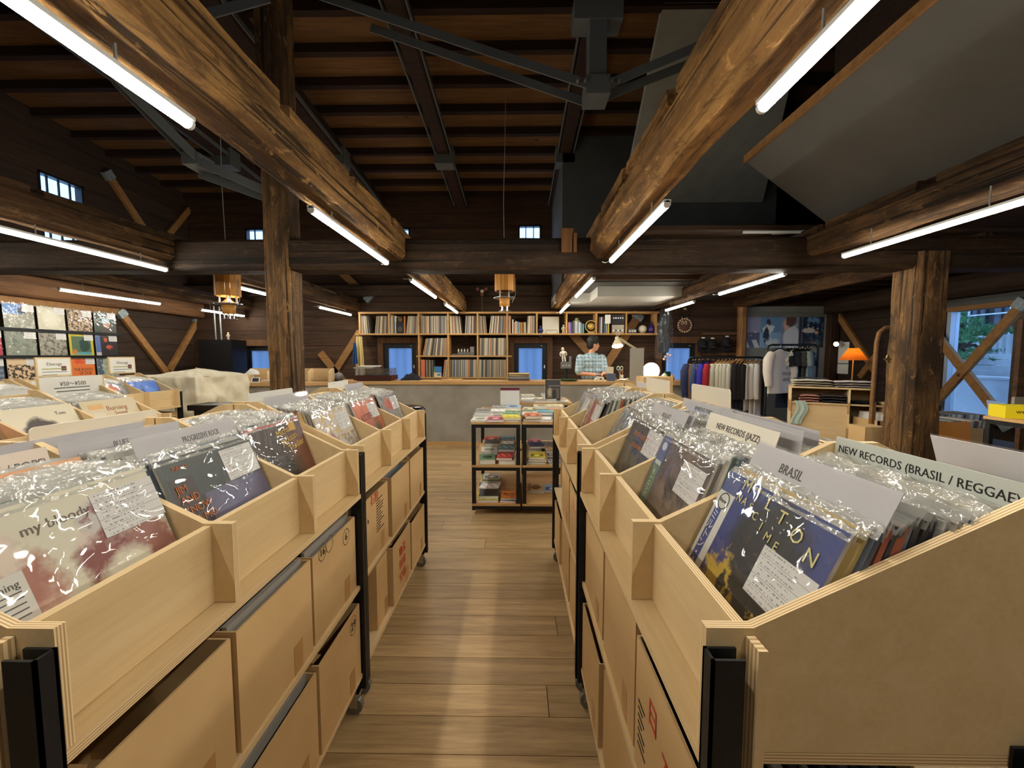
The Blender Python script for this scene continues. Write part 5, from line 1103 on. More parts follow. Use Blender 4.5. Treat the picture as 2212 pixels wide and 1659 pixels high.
for o in t.children:
    if o.name.startswith(('shade', 'bulb_face')): o.location = hd - t.location; o.rotation_euler = (rad(-22), 0, 0)
# grey screen back, glowing lamp and clutter
o = tag(MB().box(-.17, 0, 0, .17, .018, .52).build('screen_back', flat('warm_grey_panel', (150, 144, 132), .6)), 'tall warm grey panel standing on the counter by the desk lamp', 'panel'); o.location = (ct(1374, 6.42), 6.42, 1.016); o.rotation_euler = (-.03, 0, -.25)
o.scale = (.62, 1, 1)
gl_ = (ct(1405, 6.95), 6.95)
t = thing('globe_lamp', 'round glowing table lamp on the side cabinet', 'lamp', (gl_[0], gl_[1], 1.0)); MB().lathe([(.1, 0), (.1, .02), (.03, .03)], n=20).build('base', WHITE, t)
MB().ball((0, 0, .16), (.14, .11, .14), 20, 12).build('globe', emit('globe_glow', (1, .93, .8), 9), t)
t = thing('mushroom_lamp', 'white mushroom-shaped ornament by the glowing lamp', 'ornament', (ct(1434, 6.9), 6.9, 1.0)); MB().lathe([(.02, 0), (.012, .06)], n=12).build('stem', CREAM, t); MB().lathe([(.05, .06), (.045, .09), (.02, .12), (.0, .125)], n=14).build('cap', flat('pearl', (190, 186, 160), .25), t)
t = thing('flower_vase', 'dark green vase with a dried flower on the side cabinet', 'vase', (ct(1440, 6.92), 6.92, 1.0)); MB().box(-.045, -.03, 0, .045, .03, .15).build('body', flat('bottle_green', (24, 60, 36), .25), t)
MB().tube([(0, 0, .15), (.0, 0, .3), (-.03, 0, .38)], .004, 5).build('stem', flat('stem_pink', (196, 150, 140), .6), t); MB().tube([(0, 0, .3), (.035, 0, .4)], .004, 5).build('stem', MATS['stem_pink'], t)
for dx, dz in ((-.04, .4), (.04, .42), (.0, .44), (-.06, .36)): MB().ball((dx, 0, dz), (.025, .02, .02), 8, 6).build('bloom', flat('bloom_pale', (216, 186, 170), .7), t)
tag(MB().lathe([(.0, 0), (.038, .0), (.042, .04), (.03, .07), (.014, .085), (.014, .1), (.0, .1)], (ct(1450, 6.86), 6.86, 1.0), 14).build('bottle', flat('amber_bottle', (206, 132, 30), .2)), 'small round amber bottle on the side cabinet', 'bottle')
boxthing('carton', 'open brown carton standing behind the genre boards on the right', 'cardboard box', 1.46, 4.75, .70, 1.80, 5.05, 1.17, CARD)
boxthing('carton', 'lower brown carton under the one behind the genre boards', 'cardboard box', 1.42, 4.72, 0, 1.84, 5.1, .699, CARD)
t = thing('card_box', 'small white note box in front of the assistant', 'box', (ct(1294, 6.5), 6.5, ZT)); MB().prism([(-.07, 0), (.07, 0), (.07, .06), (-.03, .06), (-.07, .03)], 'y', -.05, .05).build('body', flat('cream_box', (222, 212, 186), .5), t); MB().box(.0, -.052, .025, .03, -.05, .045).build('print_mark', INK, t)
o = boxthing('card_reader', 'slate blue tablet stand on the counter', 'tablet', ct(1319, 6.5) - .07, 6.46, ZT, ct(1319, 6.5) + .065, 6.49, ZT + .12, flat('slate_blue', (86, 96, 120), .5))
boxthing('photo_card', 'cream photo card standing behind the slate tablet', 'card', ct(1318, 6.7) - .06, 6.7, ZT, ct(1318, 6.7) + .05, 6.71, ZT + .22, cover('cv_card', (216, 204, 176), [('n', 12, .5, .55, (120, 104, 84), 0, .6)]))
t = thing('scissors', 'pair of scissors standing in the pen cup', 'scissors', (ct(1338, 6.6), 6.6, ZT))
for s in (-1, 1):
    MB().loft([[Vector((s * .026 + (.022 + .006 * math.cos(b_)) * math.cos(a), .006 * math.sin(b_), .2 + (.03 + .006 * math.cos(b_)) * math.sin(a))) for b_ in (0, 1.57, 3.14, 4.71)] for a in [i * .449 for i in range(14)]], 0, False, True, True).build('handle', flat('pale_green_grip', (196, 210, 186), .4), t)
    MB().tube([(s * .02, 0, .17), (-s * .005, 0, .1), (-s * .004, 0, .05)], .006, 5).build('blade', CHROME, t)
t = thing('pen_cup', 'small pen cup with an orange pen on the counter', 'cup', (ct(1342, 6.63), 6.64, ZT)); MB().lathe([(.0, 0), (.03, 0), (.032, .09), (.028, .09), (.026, .005), (.0, .005)], n=14).build('cup', CREAM, t); MB().cyl((.012, 0, .02), (.02, .01, .17), .006, n=8).build('pen', flat('orange_pen', (222, 130, 40), .4), t)
o = tag(MB().grid(lambda u, v: (ct(1346, 6.5) - .11 + .2 * u, 6.42 + .16 * v, ZT + .012 + .03 * u + .008 * math.sin(u * 9 + v * 4)), 8, 6).build('paper_sheets', PAPER), 'curling white receipt papers beside the pen cup', 'paper')
# left counter: cubby, lamp, tablet, papers
t = thing('cubby_box', 'pale wooden four-bay cubby on the left counter', 'cubby', (-3.7, 6.2, ZT)); x0, x1 = -4.25, -2.95
MB().box(x0, 6.48, ZT, x1, 6.5, ZT + .2).build('back', BIRCH, t, True)
for k in range(5):
    x = x0 + (x1 - x0) * k / 4; MB().prism([(6.12, ZT), (6.12, ZT + .03), (6.42, ZT + .2), (6.48, ZT + .2), (6.48, ZT)] if k == 0 else [(6.3, ZT), (6.3, ZT + .14), (6.42, ZT + .2), (6.48, ZT + .2), (6.48, ZT)], 'x', x - .008, x + .008).build('partition', BIRCH, t, True)
t = thing('mushroom_lamp', 'white mushroom table lamp on the left counter', 'lamp', (ct(539, 6.1), 6.12, ZT)); MB().lathe([(.0, 0), (.05, 0), (.045, .01), (.012, .03), (.01, .12)], n=16).build('stem', WHITE, t); MB().lathe([(.085, .12), (.083, .14), (.065, .175), (.03, .195), (.0, .2)], n=18).build('shade', WHITE, t)
t = thing('tablet', 'small white tablet on the left counter', 'tablet', (ct(546, 6.08), 6.06, ZT), (-.3, 0, 0)); MB().box(-.06, 0, 0, .06, .01, .08).build('case', WHITE, t); MB().box(-.045, -.001, .012, .05, 0, .068).build('screen', BLACKP, t)
t = thing('desk_calendar', 'blue desk calendar on the left counter', 'calendar', (ct(590, 6.15), 6.15, ZT)); MB().prism([(-.06, 0), (.06, 0), (.0, .13)], 'x', -.07, .07).build('stand', flat('calendar_blue', (44, 60, 110), .5), t); MB().obox((0, -.034, .068), (.13, .004, .13), Euler((-.43, 0, 0)).to_matrix()).build('page', PAPER, t)
o = tag(MB().box(-.1, -.06, 0, .1, .06, .006).build('paper_sheets', flat('pale_blue_paper', (206, 212, 220), .5)), 'tilted pale papers at the right of the left counter', 'paper'); o.location = (ct(612, 6.2), 6.2, ZT + .02); o.rotation_euler = (.25, .12, .2)
for k in range(4): tag(MB().tube([(ct(560 + k * 9, 6.1), 6.08 + .02 * (k % 2), ZT + .015), (ct(565 + k * 9, 6.1), 6.1, ZT + .03), (ct(571 + k * 9, 6.1), 6.09, ZT + .014)], .012, 6).build('cable_loop', flat('cream_cable', (222, 206, 190), .5)), 'cream cable coil on the left counter, %s from the lamp' % ORD[k], 'cable', 'cable coils on the left counter')
# dark heater / cabinet and pipes at the back left
t = thing('black_cabinet', 'black cabinet with two conduits in the back left corner', 'cabinet', (ct(475, 7.3), 7.3, 0)); MB().box(-.32, -.15, 0, .28, .25, 1.7).build('body', BLACKP, t); 
for dx in (-.1, .0): MB().cyl((dx, 0, 1.7), (dx - .02, 0, 2.5), .014, n=8).build('conduit', flat('conduit', (120, 124, 124), .4, .4), t)
figure('small cream figurine on the black cabinet', (ct(490, 7.2), 7.2, 1.701), .13, IV, IV)
# canvas-covered rack
t = thing('canvas_cover', 'beige canvas sheet draped over a rack by the left counter', 'cover', (-4.1, 5.2, 0)); cv = mat('canvas', (222, 212, 188), (206, 195, 168), .9, 0, 5, bump=.3)
def drape(u, v):
    """one sheet over a sloped rack: v runs down from the top edge, u around front corner from the near end to the aisle side"""
    a = u * 2.0; top = Vector((-4.42, 4.86, 1.22)); k = max(0, v - .18) / .82
    if a < 1: p = Vector((-4.5 + .66 * a, 4.78, 0)); n_ = Vector((0, -1, 0))
    else: p = Vector((-3.84, 4.78 + .95 * (a - 1), 0)); n_ = Vector((1, 0, 0))
    e = min(1, abs(a - 1) * 6); n_ = (n_ + (Vector((.7, -.7, 0)) - n_) * (1 - e)).normalized()
    if v < .18: q = Vector((-4.2, 5.25, 1.25)).lerp(p + Vector((0, 0, 1.17)), v / .18); q.z += .035 * mnoise.noise(Vector((u * 9, v * 14, 1))) - .03 * math.sin(u * 8) * v
    else:
        q = p + Vector((0, 0, 1.17 - 1.02 * k)); q += n_ * (.05 * math.sin(k * 1.6) + .045 * k * math.sin(u * 34) + .025 * k * math.sin(u * 61 + 2) + .06 * mnoise.noise(Vector((u * 9, k * 6, 4))) + .01 * mnoise.noise(Vector((u * 22, k * 12, 9))))
    return q
mb = MB().grid(drape, 120, 60); mb.build('sheet', cv, t, True)
MB().box(-4.44, 4.86, .02, -3.92, 5.68, 1.1).build('covered_rack', BIRCH, t, True)
t = thing('bench', 'long black bench between the racks and the canvas cover', 'bench', (-3.0, 4.5, 0)); MB().box(-3.6, 4.35, .82, -2.35, 4.66, .88).build('top', BLACKP, t, True)
for x in (-3.55, -2.45): MB().box(x, 4.38, 0, x + .05, 4.63, .82).build('leg', BLACK, t, True)
# hanging clothes at the left end of the shelf
def cloth_hang(name, label, px0, px1, py0, py1, y, m):
    a, b_ = at(px0, py0, y), at(px1, py1, y); t = thing(name, label, 'garment', ((a.x + b_.x) / 2, y, b_.z))
    MB().grid(lambda u, v: (a.x + (b_.x - a.x) * (u * (.55 + .45 * (1 - v)) + .22 * v), y + .03 * math.sin(u * 14 + 2) * (1 - v * .7), b_.z + (a.z - b_.z) * v), 20, 14).build('cloth', m, t, True)
    MB().tube([((a.x + b_.x) / 2, y, a.z - .01), ((a.x + b_.x) / 2, y + .02, a.z + .05)], .004, 5).build('hook', BLACK, t, True); return t
cloth_hang('apron', 'long cream apron hanging at the left end of the shelf', 764, 790, 727, 822, 7.28, flat('cream_cloth', (204, 184, 126), .9))
cloth_hang('apron', 'blue cloth hanging beside the cream apron', 760, 773, 740, 786, 7.22, flat('blue_cloth', (34, 88, 150), .9))
tag(MB().lathe([(.0, 0), (.07, .0), (.08, .05), (.06, .11), (.0, .13)], (ct(727, 6.6), 6.62, ZT), 14).build('headphones', flat('grey_red', (130, 124, 124), .6)), 'grey rounded case on the counter beside the tall post', 'case')
# round black bin in front of counter
t = thing('waste_bin', 'round black bin with a glossy lid beside the second left rack', 'bin', (-.95, 3.3, 0)); MB().lathe([(.0, 0), (.15, 0), (.17, .95), (.0, .95)], n=22).build('drum', BLACKP, t); MB().lathe([(.185, .95), (.19, .98), (.17, 1.0), (.0, 1.005)], n=22).build('lid', flat('gloss_black', (20, 22, 28), .12), t)
# ------------------------------------------------------------------ black book rack in the aisle
BR = [(-.41, .02, 'left'), (.04, .47, 'right')]
YB0, YB1 = 3.55, 4.5; LEV = [.10, .45, .835]
for x0, x1, nm_ in BR:
    t = thing('book_rack', 'black steel book rack with wooden shelves, %s unit' % nm_, 'book rack', ((x0 + x1) / 2, YB0, 0))
    for x in (x0, x1 - .035):
        for y in (YB0, YB1 - .035):
            l_ = MB().box(x, y, .04, x + .035, y + .035, LEV[2] - .02).build('leg', BLACK, t, True)
            MB().cyl((x + .018, y + .018, .0), (x + .018, y + .018, .04), .02, n=10).build('foot', CHROME, l_, False).location = (0, 0, 0)
    for z in LEV:
        for y in (YB0, YB1 - .025): MB().box(x0 + .035, y, z - .05, x1 - .035, y + .025, z - .02).build('rail', BLACK, t, True)
        MB().box(x0 - .002, YB0 - .004, z - .02, x1 + .002, YB1 + .002, z).build('shelf', COUNTER, t, True)
t = thing('book_rack', 'black book rack standing behind the aisle book racks', 'book rack', (.35, 4.75, 0)); x0, x1, ya, yb2 = -.02, .62, 4.62, 5.1
for x in (x0, x1 - .035):
    for y in (ya, yb2 - .035): MB().box(x, y, 0, x + .035, y + .035, .86).build('leg', BLACK, t, True)
for z in (.35, .88): MB().box(x0, ya, z - .025, x1, yb2, z).build('shelf', COUNTER, t, True)
COLN = [('white', (224, 220, 210)), ('yellow', (226, 206, 60)), ('pale blue', (150, 176, 206)), ('red', (190, 60, 56)), ('black', (44, 42, 44)), ('cream', (222, 206, 170)), ('pink', (206, 130, 140)), ('grey', (140, 138, 134)), ('green', (96, 140, 104)), ('orange', (214, 128, 60)), ('navy', (44, 60, 120)), ('teal', (70, 130, 140)), ('tan', (190, 160, 120)), ('ivory', (230, 226, 212)), ('light grey', (200, 198, 192)), ('off-white', (222, 216, 204))]
def bookmat(i, c):
    v = tuple(max(0, x - 90) for x in c); w_ = tuple(min(255, x + 50) for x in c); k = i % 4
    sh_ = [[('n', 5 + k * 2, .5, .58, v, 0, .7), ('r', .1, .78, .9, .9, w_)], [('e', .5, .45, .3, .3, v, .3, .3), ('r', .08, .85, .7, .93, v)], [('r', .1, .1, .9, .55, v), ('e', .5, .35, .2, .15, w_, .4, .3)], [('s', 3, .6, w_, .2, .7), ('r', .1, .8, .9, .92, v)]][k]
    return cover('magazine_cover_%d_%d' % (i % 13, k), c, sh_, .4)
bi = 0
def bookrow(x0, x1, y, z, n, where, thr=(.012, .03), dep=.22, wid=.155, stackp=.5):
    global bi
    xs_ = [x0 + (x1 - x0) * (k + .5) / n for k in range(n)]
    for k, x in enumerate(xs_):
        zz = z + .001
        for s in range(1 + (R.random() < stackp) + (R.random() < stackp * .5)):
            nm_, c = COLN[(bi * 5 + k) % len(COLN)]; th = R.uniform(*thr); bi += 1
            book('magazine', '%s magazine%s, %s from left, %s' % (nm_, ('', ' stacked second', ' stacked third')[s], ORD[k], where), (x + R.uniform(-.012, .012), y + R.uniform(-.01, .01), zz), th, wid * R.uniform(.9, 1.06), dep * R.uniform(.9, 1.05), flat('bookcol_' + nm_.replace(' ', '_'), c, .45), PAPER, (0, 0, R.uniform(-.12, .12)), 'magazines on the book racks', bookmat(bi, c)); zz += th + .0008
zt = LEV[2]
for r_, y in enumerate((3.66, 3.88, 4.1, 4.32)):
    bookrow(-.40, .01, y, zt, 3, '%s row, left book rack top' % ORD[r_]); bookrow(.06, .46, y, zt, 3, '%s row, right book rack top' % ORD[r_])
for r_, y in enumerate((3.68, 3.92, 4.18, 4.38)):
    bookrow(-.36, -.02, y, LEV[1], 2, '%s row, left rack middle shelf' % ORD[r_], (.015, .045), stackp=.9); bookrow(.09, .43, y, LEV[1], 2, '%s row, right rack middle shelf' % ORD[r_], (.012, .03))
for r_, y in enumerate((3.68, 3.94, 4.2)):
    bookrow(-.36, -.19, y, LEV[0], 1, '%s row, left rack bottom shelf' % ORD[r_], (.015, .03), wid=.19)
bookrow(-.16, -.02, 3.68, LEV[0], 1, 'inner side of left rack bottom shelf', (.012, .02)); bookrow(.09, .43, 3.95, LEV[0], 2, 'on the bottom shelf of the right rack', stackp=0)
bookrow(.05, .58, 4.75, .88, 4, 'on the rear book rack', stackp=.4); bookrow(.05, .58, 4.95, .88, 4, 'back row, rear book rack')
o = tag(MB().box(-.105, 0, 0, .105, .012, .2).build('sign_board', PAPER), 'cream display board with a maroon band on the left rack', 'sign'); MB().box(-.105, -.0075, .172, .105, -.006, .2).build('maroon_band', flat('maroon_band', (104, 26, 52), .5), o); o.location = (ct(1101, 4.35), 4.46, zt + .03); o.rotation_euler = (-.08, 0, 0)
o = tag(MB().box(-.09, 0, 0, .09, .01, .245).quad((-.088, -.0005, .003), (.088, -.0005, .003), (.088, -.0005, .243), (-.088, -.0005, .243), 1).build('standing_book', [PAPER, cover('cover_dark_photo', (44, 42, 40), [('r', .2, .68, .95, .74, (110, 108, 100)), ('r', .1, .12, .9, .6, (92, 84, 72)), ('e', .3, .4, .12, .2, (170, 150, 124), .5, .3), ('e', .6, .3, .14, .26, (30, 28, 28), .4, .2)])]), 'dark photo book standing upright beside the right record racks', 'book'); o.location = (.40, 4.66, .9); o.rotation_euler = (-.15, 0, 0)

# ------------------------------------------------------------------ hanging wooden bell speakers
def bell(label, x, y, zb):
    t = thing('pendant_speaker', label, 'pendant', (x, y, zb)); BW = wood('stave_wood', (206, 150, 72), (178, 120, 52), 'z', .5, 30, .05)
    for k in range(16):
        a0, a1 = 2 * math.pi * k / 16 + .01, 2 * math.pi * (k + 1) / 16 - .01; r0, r1 = .105, .122 - .002 * (k % 3)
        pts = [(r_ * math.cos(a), r_ * math.sin(a)) for r_, a in ((r0, a0), (r1, a0), (r1, a1), (r0, a1))]
        MB().prism(pts, 'z', .24, .56).build('stave', BW, t)
    MB().lathe([(.0, .5), (.105, .5), (.105, .47), (.0, .47)], n=20).build('inner_plate', BLACKP, t)
    for k in range(4): a = .785 + k * 1.57; MB().cyl((.075 * math.cos(a), .075 * math.sin(a), .16), (.075 * math.cos(a), .075 * math.sin(a), .26), .009, n=8).build('spacer', CHROME, t)
    MB().lathe([(.13, .155), (.132, .16), (.13, .165), (.0, .165), (.0, .155)], n=24).build('clear_disc', film('disc_glass', (.95, .95, .95), .3, .04, .1), t)
    MB().lathe([(.1, .166), (.05, .185), (.02, .215), (.0, .245)], n=18).build('cone', flat('cone_brass', (120, 96, 58), .4, .3), t)
    MB().lathe([(.0, .06), (.06, .06), (.062, .15), (.0, .15)], n=20).build('lower_drum', BW, t)
    for k in range(4): a = .785 + k * 1.57; MB().cyl((.042 * math.cos(a), .042 * math.sin(a), .005), (.042 * math.cos(a), .042 * math.sin(a), .06), .008, n=8).build('spacer', CHROME, t)
    MB().lathe([(.075, .0), (.075, .006), (.0, .006), (.0, .0)], n=20).build('clear_disc', MATS['disc_glass'], t); MB().lathe([(.02, .007), (.008, .025), (.0, .045)], n=12).build('cone', MATS['cone_brass'], t)
    MB().tube([(.13, -.02, .4), (.135, -.02, .2), (.09, -.03, .1)], .003, 5).build('wire', CORD, t)
    zt_ = zc(y) - zb; MB().tube([(0, 0, .56), (-.01, .0, zt_ * .5), (.02, 0, zt_ + .02)], .004, 5).build('hanging_cord', CORD, t)
    return t
bell('wooden bell-shaped pendant speaker hanging before the record shelf', ct(1090, 5.0), 5.0, 1.955)
bell('wooden bell-shaped pendant speaker hanging over the left counter', ct(494, 4.3), 4.3, 1.80)

# ------------------------------------------------------------------ shop assistant
def capsule(mb, p0, p1, r0, r1, n=12, k=4):
    p0, p1 = Vector(p0), Vector(p1)
    mb.cyl(p0, p1, r0, r1, n); mb.ball(p0, r0 * .999, n, 8); mb.ball(p1, r1 * .999, n, 8)
def remesh(mb, name, mat_, parent, voxel, smooth=3, loc=None):
    me = mb.mesh(name, mat_); o = bpy.data.objects.new(name, me); C.objects.link(o)
    m1 = o.modifiers.new('r', 'REMESH'); m1.mode = 'VOXEL'; m1.voxel_size = voxel; m1.use_smooth_shade = True
    m2 = o.modifiers.new('s', 'SMOOTH'); m2.iterations = smooth; m2.factor = .5
    bpy.context.view_layer.update(); nm = bpy.data.meshes.new_from_object(o.evaluated_get(bpy.context.evaluated_depsgraph_get()))
    o.modifiers.clear(); o.data = nm; nm.materials.clear(); nm.materials.append(mat_)
    for p in nm.polygons: p.use_smooth = True
    o.parent = parent; return o
SKIN = mat('skin', (214, 160, 128), (204, 146, 114), .55, 0, 10)
PX, PY = 1.26, 7.04
pr = thing('person', 'shop assistant in a pale blue checked shirt standing behind the counter, looking right', 'person', (PX, PY, 0), (0, 0, .25))
bd = MB()
hx = Vector((.03, -.0, 1.61))   # head centre, face turned to local +X
for s in (-1, 1):
    capsule(bd, (s * .1, 0, .92), (s * .1, .0, .5), .085, .06); capsule(bd, (s * .1, 0, .5), (s * .1, .01, .1), .058, .04); capsule(bd, (s * .1, .02, .05), (s * .105, -.15, .04), .042, .035)
for z0, z1, a, b_ in ((.9, 1.0, .15, .1), (1.0, 1.15, .145, .1), (1.15, 1.32, .16, .11), (1.3, 1.4, .165, .1)): bd.ball((0, 0, (z0 + z1) / 2), (a, b_, (z1 - z0) * .9), 16, 10)
capsule(bd, (0, .01, 1.4), (.02, 0, 1.54), .058, .053)
bd.ball(hx + Vector((0, 0, .02)), (.095, .078, .115), 20, 14); bd.ball(hx + Vector((.025, 0, -.05)), (.068, .06, .068), 16, 10)
bd.ball(hx + Vector((.055, 0, -.085)), (.03, .03, .024), 12, 8)
capsule(bd, hx + Vector((.088, 0, .005)), hx + Vector((.108, 0, -.028)), .010, .015, 10); bd.ball(hx + Vector((.088, 0, -.055)), (.012, .024, .007), 10, 6); bd.ball(hx + Vector((.085, 0, -.066)), (.012, .02, .007), 10, 6)
for s in (-1, 1): bd.ball(hx + Vector((-.005, s * .078, -.01)), (.018, .009, .03), 10, 8)
# arms bent towards a small thing held in front
sh_p = [(-.2, 0, 1.38), (.2, 0, 1.38)]; el = [(-.25, -.04, 1.12), (.24, -.04, 1.12)]; wr = [(-.02, -.20, 1.10), (.12, -.21, 1.11)]
for s in (0, 1):
    capsule(bd, sh_p[s], el[s], .05, .04); capsule(bd, el[s], wr[s], .038, .026)
    w0 = Vector(wr[s]); d = (w0 - Vector(el[s])).normalized(); sd = 1 if s == 0 else -1
    palm = w0 + d * .045; bd.ball(palm, (.04, .03, .018), 12, 8)
    for k in range(4):
        o_ = Vector((0, -.022 + .015 * k, 0)); b0 = palm + d * .025 + o_; b1 = b0 + d * (.03 + .004 * (1.5 - abs(k - 1.5))) + Vector((0, 0, -.006)); b2 = b1 + d * .015 + Vector((0, 0, -.022))
        capsule(bd, b0, b1, .009, .0085, 8); capsule(bd, b1, b2, .0085, .007, 8)
    t0 = palm + Vector((0, -.028, .004)); capsule(bd, t0, t0 + d * .03 + Vector((0, -.012, .01)), .0105, .009, 8)
remesh(bd, 'body', SKIN, pr, .008, 2)
# shirt: plaid
_t = NT('checked_shirt'); v_ = _t.coord('Object', (1, 1, 1)); sp_ = _t.n('ShaderNodeSeparateXYZ'); _t.l(v_, sp_.inputs[0])
def stripe(o_, f, w_): return _t.math('LESS_THAN', _t.math('ABSOLUTE', _t.math('SUBTRACT', _t.math('FRACT', _t.math('MULTIPLY', o_, f)), .5)), w_)
f1 = _t.math('MAXIMUM', stripe(sp_.outputs[0], 17, .09), stripe(sp_.outputs[2], 17, .09))
c_ = _t.mix(_t.math('MULTIPLY', f1, .8), s2l((160, 184, 192)), s2l((100, 116, 128)))
c_ = _t.mix(_t.math('MULTIPLY', _t.math('MAXIMUM', stripe(sp_.outputs[0], 8.5, .1), stripe(sp_.outputs[2], 8.5, .1)), .35), c_, s2l((200, 214, 216)))
_t.l(c_, _t.b.inputs['Base Color']); _t.b.inputs['Roughness'].default_value = .85; PLAID = _t.m
sb = MB()
for z0, a, b_ in ((.88, .19, .13), (.96, .19, .135), (1.06, .185, .135), (1.16, .19, .135), (1.26, .2, .135), (1.34, .2, .12), (1.39, .17, .1)): sb.ball((0, 0, z0), (a, b_, .08), 18, 8)
for s in (0, 1): capsule(sb, Vector(sh_p[s]) * 1.0 + Vector((0, 0, -.01)), Vector(sh_p[s]).lerp(Vector(el[s]), .85), .075, .072, 14)
shirt = remesh(sb, 'shirt', PLAID, pr, .012, 5)
cb = MB()
for s in (-1, 1): cb.add([(.0 + .015 * s, -.1, 1.40), (s * .085, -.06, 1.47), (s * .1, -.07, 1.42), (s * .06, -.125, 1.36), (.0 + .015 * s, -.108, 1.40), (s * .085, -.065, 1.478)], [(0, 1, 2, 3)])
cb.loft([[(.072 * math.cos(a) + .005, .066 * math.sin(a), z) for a in [i * .3927 for i in range(16)]] for z in (1.41, 1.465)], 0, False); cb.build('collar', PLAID, pr)
MB().box(-.006, -.142, .9, .006, -.128, 1.36).build('button_placket', PLAID, pr)
tb = MB()
for s in (-1, 1): capsule(tb, (s * .1, 0, .9), (s * .1, 0, .12), .11, .075, 14)
tb.ball((0, 0, .92), (.185, .13, .1), 16, 8); remesh(tb, 'trousers', flat('dark_trousers', (44, 46, 54), .9), pr, .015, 4)
hb = MB(); hb.ball(hx + Vector((-.012, 0, .05)), (.106, .09, .105), 20, 14); hb.ball(hx + Vector((-.05, 0, -.005)), (.062, .08, .085), 16, 10); hb.ball(hx + Vector((.04, 0, .1)), (.062, .078, .05), 14, 8)
for s in (-1, 1): hb.ball(hx + Vector((.01, s * .072, .03)), (.03, .014, .045), 10, 8)
hm = MB(); hm.v, hm.f, hm.m, hm.s, hm.u = hb.v, hb.f, hb.m, hb.s, hb.u; hair = remesh(hm, 'hair', flat('black_hair', (24, 20, 20), .6), pr, .009, 2)
for s in (-1, 1): MB().ball(hx + Vector((.078, s * .034, .018)), (.008, .012, .006), 8, 6).build('eye', INK, pr); MB().ball(hx + Vector((.082, s * .034, .038)), (.006, .018, .004), 8, 6).build('eyebrow', INK, pr)
MB().box(-.04, -.30, 1.085, .1, -.22, 1.095).build('held_note', INK); hn = bpy.data.objects['held_note']; tag(hn, 'small dark card held in the assistant\'s hands', 'card'); hn.location = (PX + .11, PY - .235, 1.09)
# ------------------------------------------------------------------ clothing corner
# grey poster wall panel and posters
YP = YB - .045
struct(MB().box(4.22, YP, 0, 5.72, YB - .001, 2.33).build('wall_panel', mat('pale_grey_panel', (136, 136, 130), (128, 128, 122), .85, 0, 3)), 'grey panel wall behind the clothes')
PO = [('street crossing with a figure in white', cover('poster_a', (150, 146, 168), [('r', 0, 0, 1, .5, (88, 84, 102)), ('s', 2.4, .6, (206, 200, 196), 0, .26), ('r', .62, .5, 1, 1, (150, 146, 170)), ('e', .18, .46, .14, .24, (214, 212, 208), .3, .3), ('e', .2, .14, .12, .22, (30, 28, 38), .3, .2), ('e', .14, .74, .06, .08, (60, 46, 46), .4, .2)])),
      ('figure striding in white over pale blue', cover('poster_b', (132, 168, 202), [('r', 0, .5, 1, 1, (100, 138, 176)), ('e', .38, .62, .26, .14, (216, 218, 214), .3, .4), ('e', .4, .84, .1, .1, (60, 50, 48), .4, .2), ('e', .3, .35, .14, .3, (34, 36, 48), .3, .4), ('e', .6, .14, .34, .16, (196, 206, 208), .4, .5)])),
      ('close profile of a person in a white shirt', cover('poster_c', (126, 136, 160), [('e', .5, .3, .42, .42, (206, 214, 226), .25, .15), ('e', .24, .76, .16, .2, (206, 170, 156), .3, .1), ('e', .45, .9, .26, .22, (96, 70, 66), .3, .15), ('r', .85, 0, 1, 1, (60, 66, 84))])),
      ('outstretched white sleeve over dark blue', cover('poster_d', (36, 48, 74), [('n', 5, .5, .6, (70, 104, 140), 0, 1), ('e', .3, .56, .3, .08, (206, 204, 200), .3, .2), ('e', .66, .5, .09, .05, (206, 160, 130), .3, .1), ('e', .5, .9, .3, .08, (110, 150, 190), .5, .4), ('r', 0, 0, 1, .14, (20, 24, 40))]))]
pb = [at(1600, 690, YP - .003), at(1641, 751, YP - .003)]
xs_ = [at(p, 700, YP).x for p in (1600, 1642, 1688, 1733, 1780)]; zt_, zb_ = at(1700, 685, YP).z, at(1700, 751, YP).z
for k, (nm_, m_) in enumerate(PO):
    o = MB().quad((xs_[k] + .002, YP - .004, zb_), (xs_[k + 1] - .002, YP - .004, zb_), (xs_[k + 1] - .002, YP - .004, zt_), (xs_[k] + .002, YP - .004, zt_), 1)
    o.box(xs_[k] + .002, YP - .0035, zb_, xs_[k + 1] - .002, YP - .0005, zt_, 0); o.keep = True
    o = tag(o.build('poster', [PAPER, m_]), 'photo poster showing a ' + nm_ if k != 3 else 'photo poster showing an ' + nm_, 'poster', 'posters on the grey wall')
    for q in range(3):
        lt = text('m', o, ((R.uniform(-.12, .12)), -.004, R.uniform(.15, .45)), STAND, WINK, .05); 
